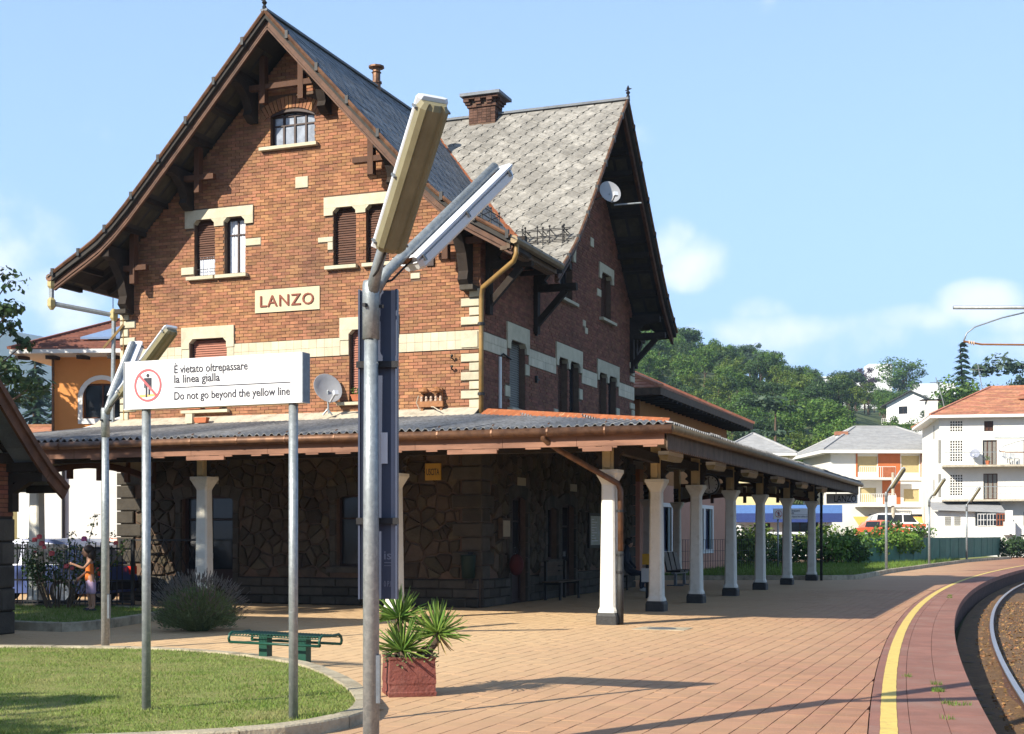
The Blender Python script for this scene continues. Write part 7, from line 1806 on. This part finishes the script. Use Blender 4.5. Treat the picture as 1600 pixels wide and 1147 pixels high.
for k in range(3):
    mb = MB(); x0 = 1.0 + 1.55 * k; f = lambda y: 8.35 + 1.9 * (y + 1.15) / 5.65 + .12; mb.loft([[(x0 + (.9 - .25 * 0), 2.9, f(2.9)), (x0 + 2.4, 2.9, f(2.9)), (x0 + 1.5, .15, f(.15)), (x0, .15, f(.15))], [(x0 + .9, 2.9, f(2.9) - .08), (x0 + 2.4, 2.9, f(2.9) - .08), (x0 + 1.5, .15, f(.15) - .08), (x0, .15, f(.15) - .08)]]); mb.build('solar_panel', 'solar', rr)
for k in range(4): mb = MB(); x = -.9 + 1.15 * k; mb.bar((x, -1.1, 8.0), (x, -.05, 8.1), .12, .14); mb.build('rafter_end', 'old_timber', lo)
mb = MB(); mb.tube([(1.0, 3.5, 10.1), (1.0, 3.5, 11.2)], .02, 5); mb.build('aerial', 'iron', rr)
mb = MB(); mb.tube([(.05, -.08, 8.1), (.05, -.08, 0)], .05, 6); mb.build('downpipe', 'copper', lo)
wg = thing('white_outbuilding', 'bright white rendered building with a sloping roof edge seen under the canopy', 'building', (-15.5, 42.5, 0), R(-3)); mb = MB(Tn); mb.prism([(0, -.5), (7, -.5), (7, 5.6), (4.6, 5.45), (1.0, 4.4), (0, 4.1)], 0, -6); mb.build('wall', 'white_wall', wg); mb = MB(Tn); mb.tube([(1.5, .08, 3.6), (1.5, .08, 0)], .05, 6); mb.build('downpipe', 'iron', wg)
mb = MB(Tn); mb.bar((-.15, .1, 4.14), (1.0, .1, 4.47), .3, .08); mb.bar((1.0, .1, 4.47), (4.6, .1, 5.52), .3, .08); mb.build('coping', 'white_trim', wg)
yg = thing('yellow_outbuilding', 'pale yellow building with a stained wall base beside the hut', 'building', (-20.5, 44.5, 0), R(-3)); mb = MB(); mb.box(0, 4.2, 0, 4, 0, 3.4); mb.build('wall', 'yellow_wall', yg); mb = MB(); mb.box(-.02, 4.22, -.06, -.001, 0, 1.0); mb.box(0, 4.2, -.1, -.002, 1.5, 1.6); mb.build('plinth', 'concrete_top', yg); mb = MB(); mb.loft([[(-.4, -.5, 3.4), (4.6, -.5, 3.4), (4.6, 4.5, 3.4), (-.4, 4.5, 3.4)], [(-.4, 1.9, 4.4), (4.6, 1.9, 4.4), (4.6, 2.1, 4.4), (-.4, 2.1, 4.4)]]); mb.build('roof', 'roof_tile', yg)
rh = thing('tiled_roof_house', 'low house with orange tiled roof beyond the hut, left of the orange villa', 'house', (-27.5, 62, 0), R(-4)); wall_box(None, 8.5, 6, -.5, 5.2, 'yellow_wall', rh, [(6, 7, 3.2, 4.6)]); win((6, 7, 3.2, 4.6), rh); hip(0, 8.5, 0, 6, 5.2, 1.5, .5, 'roof_tile', rh, ridge=1.2)

# ------------------------------------------------------------------ fences, hedge, creeper
gf = thing('panel_fence', 'long dark green panel fence along the far platform, partly overgrown', 'fence', (0, 0, 0)); FP = [(15.4, 63.0), (18.6, 66.5), (23.5, 73.6), (28.5, 82.5), (32.2, 89.5)]
k = 0
for p, q in zip(FP, FP[1:]):
    p = Vector((*p, 0)); q = Vector((*q, 0)); n = max(1, round((q - p).length / 1.15))
    for i in range(n):
        a, b = p.lerp(q, i / n), p.lerp(q, (i + 1) / n); d = (b - a).normalized(); r = Vector((d.y, -d.x, 0)); o_ = r * (.02 * (k % 2)); mb = MB(); mb.bar(a + d * .012 + o_ + Vector((0, 0, .78)), b - d * .012 + o_ + Vector((0, 0, .78 + rg.uniform(-.01, .01))), .05, 1.18); mb.build('fence_panel', 'fence_green', gf); k += 1
    mb = MB()
t = thing('wire_fence', 'thin grey wire mesh fence in front of the pink house', 'fence', (6.1, 51.6, 0), math.atan2(3.5, 3.5)); mb = MB(); Lw = 8.0
for i in range(int(Lw / .16)): mb.bar((i * .16, 0, .1), (i * .16, 0, 1.35), .012, .012)
for z in (.12, .5, .9, 1.34): mb.bar((0, 0, z), (Lw, 0, z), .014, .014)
mb.build('mesh', 'iron', t, kind='stuff'); 
for x in (0, 4, 8): mb = MB(); mb.tube([(x, 0, 0), (x, 0, 1.45)], .03, 6); mb.build('post', 'iron', t)
rg = random.Random(12)
def bushy(name, label, cat, spots, m, size, stem=None, group=None):
    t = thing(name, label, cat, (0, 0, 0), 0, group); mb = MB()
    for c, n, rad in spots: leafy(mb, c, n, rad, size, rg)
    mb.build('leaves', m, t, kind='stuff')
    if stem: 
        mb = MB(); [mb.tube([(c[0], c[1], 0), (c[0], c[1], c[2])], .04, 5) for c, n, rad in spots[::2]]; mb.build('stem', 'bark', t)
    return t
bushy('hedge', 'dark green clipped hedge at the back of the grass, seen between the columns', 'hedge', [((10.2 + .75 * i, 62.4 + .12 * i, .72 + .1 * math.sin(i * 2)), 420, (.75, .5, .72)) for i in range(9)], 'hedge', .10, True)
bushy('bush', 'pale green bush left of the hedge by the wire fence', 'bush', [((9.6 + .5 * i, 60 + .3 * i, .9 + .25 * (i % 2)), 380, (.75, .6, .85)) for i in range(4)], 'leaf_yellow', .10, True)
bushy('creeper', 'bright green creeper spilling over the left end of the green fence', 'creeper', [((15.2 + .8 * i + rg.uniform(-.2, .2), 63.0 + .85 * i, 1.2 + .2 * math.sin(i * 1.7)), 300, (.8, .45, .36 + .2 * (i % 2))) for i in range(6)] + [((15.0 + .6 * i, 62.6 + .5 * i, .8), 300, (.6, .35, .7)) for i in range(3)] + [((14.2, 62.4, 1.2), 400, (.9, .5, .8))], 'ivy', .10)
bushy('creeper', 'creeper hanging over the green fence behind the first far lamp post', 'creeper', [((19.4 + .55 * i, 67.2 + .8 * i, 1.05 + .15 * (i % 2)), 240, (.5, .35, .5)) for i in range(3)], 'ivy', .10)
bushy('bush', 'tall weedy bush behind the green fence in front of the yellow awning', 'bush', [((20.3 + 1.2 * i, 75.6 + 1.4 * i, 1.35 + .4 * math.sin(i * 2.3)), 260, (1.1, .8, .7)) for i in range(4)], 'leaf', .13, True)
bushy('bush', 'low bushes behind the hedge in front of the filling station', 'bush', [((11.5 + 1.3 * i, 70 + .5 * i, 1.2 + .3 * math.sin(i * 1.9)), 240, (1.0, .8, .7)) for i in range(6)], 'leaf_yellow', .12, True)
bushy('bush', 'dark leafy bush at the right end of the green fence by the bridge', 'bush', [((32.4 + .5 * i, 89 + .4 * i, .6 + .2 * (i % 2)), 320, (.75, .6, .75)) for i in range(4)], 'leaf_dark', .12, True)
bushy('ivy', 'dark ivy running along the foot of the white flats', 'creeper', [((30.8 + 1.0 * i, 97.3, .15 + .1 * (i % 2)), 140, (.8, .4, .3)) for i in range(6)], 'leaf', .10)
br = thing('bridge_railing', 'pale blue lattice railing of the bridge at the far end of the platform', 'railing', (33.0, 84.5, -.15), R(-6)); 
for i in range(10):
    x = i * .8
    mb = MB(); mb.box(x - .04, x + .04, -.04, .04, 0, 1.0); mb.build('post', 'bridge_blue', br)
    for s in range(2): mb = MB(); a, b = (x + .05 + .375 * s, x + .05 + .375 * (s + 1)); mb.bar((a, 0, .1), ((a + b) / 2, 0, .88), .05, .04, up=(0, 1, 0)); mb.bar(((a + b) / 2, 0, .88), (b, 0, .1), .05, .04, up=(0, 1, 0)); mb.build('lattice_bar', 'bridge_blue', br)
for z in (.06, .90): mb = MB(); mb.box(0, 8, -.03, .03, z, z + .07); mb.build('rail', 'bridge_blue', br)
bw = MB(); bw.box(-2, 14, 3, 4, -1.5, -.05); bw.build('abutment', 'concrete_top', br)

# right grass strip and its kerb
KR = [(3.4, 46.2), (10.92, 46.35), (11.9, 46.9), (14.9, 54.2), (19.75, 64.4), (25.6, 76.4), (31.5, 86)]
GB = [(3.4, 46.35), (10.9, 46.5), (11.75, 47.0), (14.75, 54.3), (19.6, 64.5), (25.4, 76.5), (31.3, 86), (31.2, 90), (26, 80), (20, 70), (14, 66), (6, 66), (3.4, 60)]
mb = MB(); 
import mathutils
tris = mathutils.geometry.tessellate_polygon([[Vector((x, y, 0)) for x, y in GB]]); ids = [mb.v((x, y, .11)) for x, y in GB]
for tr in tris: mb.f([ids[i] for i in tr])
gs = mb.build('grass_bank', 'lawn', kind='structure'); kerb_run('bank_kerb', KR, .15, -.03, .15, gs, piece=1.4, seed=9)
mb = MB(); n = 0
while n < 26000:
    y = 46.4 + 30 * rg.random() ** 1.4; x = rg.uniform(4, 26)
    if not inside((x, y), GB): continue
    n += 1; blades(mb, x, y, .1, .12 + .10 * max(0, pnoise((x * .4, y * .4, 2))) + (.12 if y > 58 else 0), 1, .02, rg, .012, .7)
mb.build('bank_grass', 'verge_grass', kind='stuff', label='rough green grass between the far kerb and the green fence', category='grass')

# ------------------------------------------------------------------ overhead line masts, only their arms reach into view
def catenary(label, Y, z, x_end, drop, out=3.1):
    n = math.hypot(1, dE(Y)); mx = off(Y, -4.9)[0]; t = thing('catenary_mast', label, 'catenary mast', (mx, Y, -.6), 0, 'catenary masts beside the track'); Z = z + .6
    mb = MB(); mb.tube([(0, 0, 0), (0, 0, Z + 1.4)], [.14, .11], 10); mb.build('mast', 'galv_dark', t, smooth=True)
    ex = x_end - mx; mb = MB(); mb.tube([(0, 0, Z), (ex, 0, Z)], .036, 8); o = mb.build('arm', 'galv', t, smooth=True)
    h = ex + .20; mb = MB(); mb.tube([(ex + 1.55, 0, Z - .06), (ex + .95, 0, Z - .20), (ex + .42, 0, Z - .38), (ex + .26, 0, Z - .50), (h, 0, Z - drop)], .016, 6); mb.build('hook_tube', 'galv', o, smooth=True)
    mb = MB(); mb.tube([(h, 0, Z - drop), (h + .35, 0, Z - drop - .06), (0, 0, Z - drop - .10)], .020, 6); o2 = mb.build('steady_arm', 'lamp_rust', o)
    for i in range(3): mb = MB(); mb.lathe([(.02, -.015), (.045, 0), (.02, .015)], 10, (h + .11 + .045 * i, 0, Z - drop - .02 - .008 * i), axis='x'); mb.build('insulator', 'porcelain', o2)
    mb = MB(); mb.lathe([(.02, -.03), (.035, 0), (.02, .03)], 8, (ex + 1.4, 0, Z), axis='x'); mb.build('clamp', 'iron', o)
catenary('near overhead line arm reaching in from the right edge over the track', 26.5, 5.98, 8.62, .66)
catenary('far overhead line arm in front of the white block of flats', 61, 5.90, 21.7, .60)
ut = thing('utility_pole', 'grey concrete utility pole with a box, in front of the brown and white house', 'utility pole', (29.9, 106.5, .2), 0); mb = MB(); mb.tube([(0, 0, 0), (0, 0, 6.2)], [.16, .11], 8); mb.build('pole', 'concrete_top', ut); mb = MB(); mb.box(-.5, .2, -.25, -.1, 3.6, 4.4); mb.build('box', 'white_trim', ut)

# ------------------------------------------------------------------ trees
def crown(kind, seed):
    """leaf-sized faces gathered in clumps; base at z = 0, about 10 m tall"""
    r = random.Random(seed); mb = MB()
    if kind in ('round', 'tall', 'loose'):
        rx, rz, zc_ = {'round': (3.6, 3.6, 6.0), 'tall': (2.4, 4.6, 6.2), 'loose': (3.2, 3.9, 6.2)}[kind]; nc = {'round': 26, 'tall': 24, 'loose': 18}[kind]
        for i in range(nc):
            v = Vector((r.gauss(0, 1), r.gauss(0, 1), r.gauss(0, .9))).normalized() * (r.random() ** .4); c = (v.x * rx * .82, v.y * rx * .82, zc_ + v.z * rz * .82)
            s = r.uniform(.75, 1.45) * (1 if kind != 'loose' else .85); leafy(mb, c, 150, (s, s, s * .8), .185, r, .5)
    elif kind == 'conifer':
        z = 1.2
        while z < 10:
            R_ = (10.3 - z) * .27 * r.uniform(.85, 1.1); n = int(6 + R_ * 5)
            for i in range(n):
                a = 6.2832 * i / n + r.uniform(-.3, .3); l = R_ * r.uniform(.7, 1.08)
                for k in range(6):
                    f = (k + .6) / 6; p = Vector((math.cos(a) * l * f, math.sin(a) * l * f, z - l * f * .28 + .1 * r.uniform(-1, 1))); d = Vector((math.cos(a), math.sin(a), -.35)) * .38; w_ = Vector((-math.sin(a), math.cos(a), r.uniform(-.3, .3))) * (.20 * (1.25 - f * .7)); mb.quad(p - d * .5, p + w_, p + d, p - w_)
            z += .42
    else:                                                    # cedar: flat shelves
        for i in range(26):
            z = r.uniform(1.5, 9.5); R_ = max(.8, (10.6 - z) * .52); a = r.uniform(0, 6.28); f = r.uniform(.25, .95); c = (math.cos(a) * R_ * f, math.sin(a) * R_ * f, z - .25 * f); s = r.uniform(.9, 1.6); leafy(mb, c, 95, (s, s, .22), .20, r, 1.5)
    return mb
def trunk_mb(kind, seed):
    r = random.Random(seed); mb = MB(); top = {'round': 6.5, 'tall': 8.5, 'loose': 7.0, 'conifer': 9.6, 'cedar': 9.0}[kind]
    mb.tube([(0, 0, -.6), (.05, 0, 1.2), (r.uniform(-.15, .15), r.uniform(-.15, .15), top * .6), (r.uniform(-.2, .2), r.uniform(-.2, .2), top)], [.26, .20, .13, .03], 7)
    if kind not in ('conifer',):
        for i in range(6): a = r.uniform(0, 6.28); z = r.uniform(2.2, top * .75); l = r.uniform(1.2, 2.4); mb.tube([(0, 0, z), (math.cos(a) * l * .5, math.sin(a) * l * .5, z + l * .35), (math.cos(a) * l, math.sin(a) * l, z + l * .9)], [.09, .06, .02], 5)
    return mb
PROTO = {}
def proto(kind, m, seed, label, group):
    t = thing('pine_tree' if kind == 'conifer' else 'cedar_tree' if kind == 'cedar' else 'tree', label, 'tree', (0, 0, -500), 0, group)
    c = crown(kind, seed).build('crown', m, t); c['kind'] = 'stuff'; trunk_mb(kind, seed).build('trunk', 'bark', t); return t
WG = 'trees on the wooded hillside'
KIND = [('round', 'leaf', 'mid green broadleaf tree with a round crown on the wooded hillside'), ('round', 'leaf_dark', 'dark green broadleaf tree with a dense round crown on the wooded hillside'), ('tall', 'leaf', 'tall narrow mid green tree on the wooded hillside'),
        ('loose', 'leaf_yellow', 'pale yellow green tree with a loose crown on the wooded hillside'), ('tall', 'leaf_dark', 'tall narrow dark green tree on the wooded hillside'), ('loose', 'leaf_blue', 'blue grey green loose tree on the wooded hillside'), ('round', 'leaf_yellow', 'bright green round tree on the wooded hillside'), ('conifer', 'conifer', 'dark pointed conifer on the wooded hillside')]
used = set(); ALLP = {}
def tree(kind, x, y, z=None, h=10.0, rz=None, wide=1.0, label=None, group=WG):
    k, m, lab = KIND[kind] if isinstance(kind, int) else kind
    key = (k, m)
    if key not in ALLP: t = ALLP[key] = proto(k, m, 100 + len(ALLP), lab, group); first = True
    else: t = copy_tree(ALLP[key])
    t['label'] = label or lab; t['group'] = group
    t.location = (x, y, (gz(x, y) if z is None else z) - .2); s = h / 10.0; t.scale = (s * wide, s * wide, s); t.rotation_euler = (0, 0, rng.uniform(0, 6.28) if rz is None else rz); return t
rng = random.Random(77)
n = 0; y = 128.0
while y < 345:
    step = 5.8 if y < 180 else 6.9 if y < 250 else 7.9
    x = .085 * y - 4
    while x < .40 * y + 4:
        px, py = x + rng.uniform(-.42, .42) * step, y + rng.uniform(-.42, .42) * step; x += step
        u = px / py
        if 63 < px < 82 and 228 < py < 262: continue            # clearing round the white house
        if .262 < u < .31 and 170 < py < 250 and rng.random() < .85: continue
        if u > .235 and py < 150 and rng.random() < .5: continue # open gardens behind the houses
        if u > .30 and py > 285: continue
        h = rng.uniform(5.5, 9.5)
        if u < .13 and py > 230: h *= 1.25
        if .215 < u < .30 and py > 240: h = rng.uniform(5, 8)
        kd = rng.choices(range(8), (26, 22, 10, 12, 8, 8, 10, 4))[0]
        tree(kd, px, py, h=h, wide=rng.uniform(.9, 1.25)); n += 1
    y += step * .88
SP = [(('cedar', 'leaf_blue', 'large blue grey cedar with flat shelves of foliage below the wood, beyond the canopy roof'), 24.5, 126, 14, 1.05), (('conifer', 'conifer', 'dark pointed conifer standing alone against the sky above the white flats'), 66.5, 200, 19, .9),
      ((KIND[5][0], KIND[5][1], 'big grey green tree at the right edge behind the red tiled roof'), 66, 180, 20, 1.1), ((KIND[0][0], KIND[0][1], 'broad green tree left of the big grey green tree at the right edge'), 62, 186, 15, 1.0), (('round', 'leaf_purple', 'purple leaved tree just below the modern white building'), 104, 400, 14, 1.0), (('round', 'leaf_purple', 'purple leaved tree by the small white hill house'), 78, 246, 8, .8),
      (('round', 'leaf', 'round green tree right of the square white tower on the hill'), 107, 372, 16, 1.3), (('round', 'leaf_dark', 'dark round tree in front of the left wing of the modern hill building'), 84, 340, 13, 1.2), (('round', 'leaf', 'bright round bush tree directly behind the tiled roof of the flats'), 54, 150, 11, 1.1), (('loose', 'leaf_yellow', 'pale tree behind the tiled roof at the leaning aerial'), 49, 148, 10, 1.1)]
for (k, x, y, h, w_) in SP: tree(k, x, y, h=h, wide=w_)
LG = 'trees beyond the hut on the left'
for i, (kd, x, y, h, w_, lab) in enumerate([(7, -52.5, 150, 21, .95, 'taller dark conifer in the hazy gap left of the orange villa'), (7, -49.2, 146, 16, .9, 'shorter dark conifer close to the orange villa wall'), (5, -58, 155, 19, 1.1, 'blue grey broadleaf tree at the left edge behind the hut roof'), (1, -50.5, 132, 10, 1.1, 'low dark tree below the two conifers on the left'), (0, -46.5, 130, 9, 1.1, 'low green tree beside the orange villa wall'), (4, -55.5, 140, 13, 1.1, 'narrow dark tree between hut roof and conifers')]):
    tree(kd, x, y, z=hill_z(x, y), h=h, wide=w_, label=lab, group=LG)
for i in range(26):
    a = rng.uniform(-.39, -.32); yy_ = rng.uniform(190, 420); tree(rng.choice((0, 1, 5, 7)), a * yy_, yy_, h=rng.uniform(9, 14), label='distant tree in the hazy wood left of the orange villa', group='distant trees on the left')
# big near tree at the left edge: finer leaves
def near_tree(label, x, y, h, rad, n, size, m, seed, zc_=.62):
    r = random.Random(seed); t = thing('tree', label, 'tree', (x, y, 0), 0); mb = MB(); tb = MB(); tb.tube([(0, 0, -.1), (.1, 0, h * .3), (0, .1, h * .6), (.1, 0, h * .9)], [.28, .22, .14, .03], 9)
    for i in range(n):
        v = Vector((r.gauss(0, 1), r.gauss(0, 1), r.gauss(0, 1))).normalized() * (r.random() ** .35); c = (v.x * rad, v.y * rad, h * zc_ + v.z * h * (1 - zc_) * .95); s = r.uniform(.35, .75)
        leafy(mb, c, 85, (s, s, s * .7), size, r, .5); tb.tube([(0, 0, c[2] * .7), (c[0] * .6, c[1] * .6, c[2] * .88), c], [.07, .04, .012], 5)
    c = mb.build('crown', m, t); c['kind'] = 'stuff'; tb.build('trunk', 'bark', t); return t
near_tree('large dark leaved tree at the left edge of the picture above the hut', -19.2, 46, 12.8, 3.1, 85, .13, 'leaf_dark', 5, .60)
near_tree('broad tree left of the platform that shades the grass strip', -16.2, 19.6, 10.2, 3.4, 60, .16, 'leaf_dark', 6, .58)
near_tree('small tree left of the lawn island', -11.6, 4.6, 7.0, 2.0, 36, .14, 'leaf_dark', 7, .62)

# far mountain on the left
mb = MB(); xs = [-3200 + 60 * i for i in range(52)]; rows = []
for j in range(12):
    yv = 1700 + 160 * j; row = []
    for x in xs:
        ridge = max(0, 395 - .36 * max(0, x + 930) + .10 * max(0, -930 - x)) * math.exp(-((yv - 2600) / 520) ** 2); row.append(mb.v((x, yv, -3 + ridge * (1 + .16 * pnoise((x * .003, yv * .003, 0))) + 16 * pnoise((x * .012, yv * .012, 4)) * min(1, ridge / 60))))
    rows.append(row)
for a, b in zip(rows, rows[1:]):
    for i in range(len(xs) - 1): mb.f((a[i], a[i + 1], b[i + 1], b[i]))
mb.build('mountain', 'mountain', kind='structure', smooth=True)

# ------------------------------------------------------------------ summer haze
hm = bpy.data.materials.new('haze'); hm.use_nodes = True; t = hm.node_tree; t.nodes.clear(); o_ = t.nodes.new('ShaderNodeOutputMaterial'); v_ = t.nodes.new('ShaderNodeVolumePrincipled')
v_.inputs['Color'].default_value = (.52, .74, 1.0, 1); v_.inputs['Density'].default_value = .00020; t.links.new(v_.outputs[0], o_.inputs['Volume']); M['haze'] = hm
mb = MB(); mb.box(-9100, 9100, -950, 8600, -25, 450); mb.build('haze', 'haze', kind='stuff')
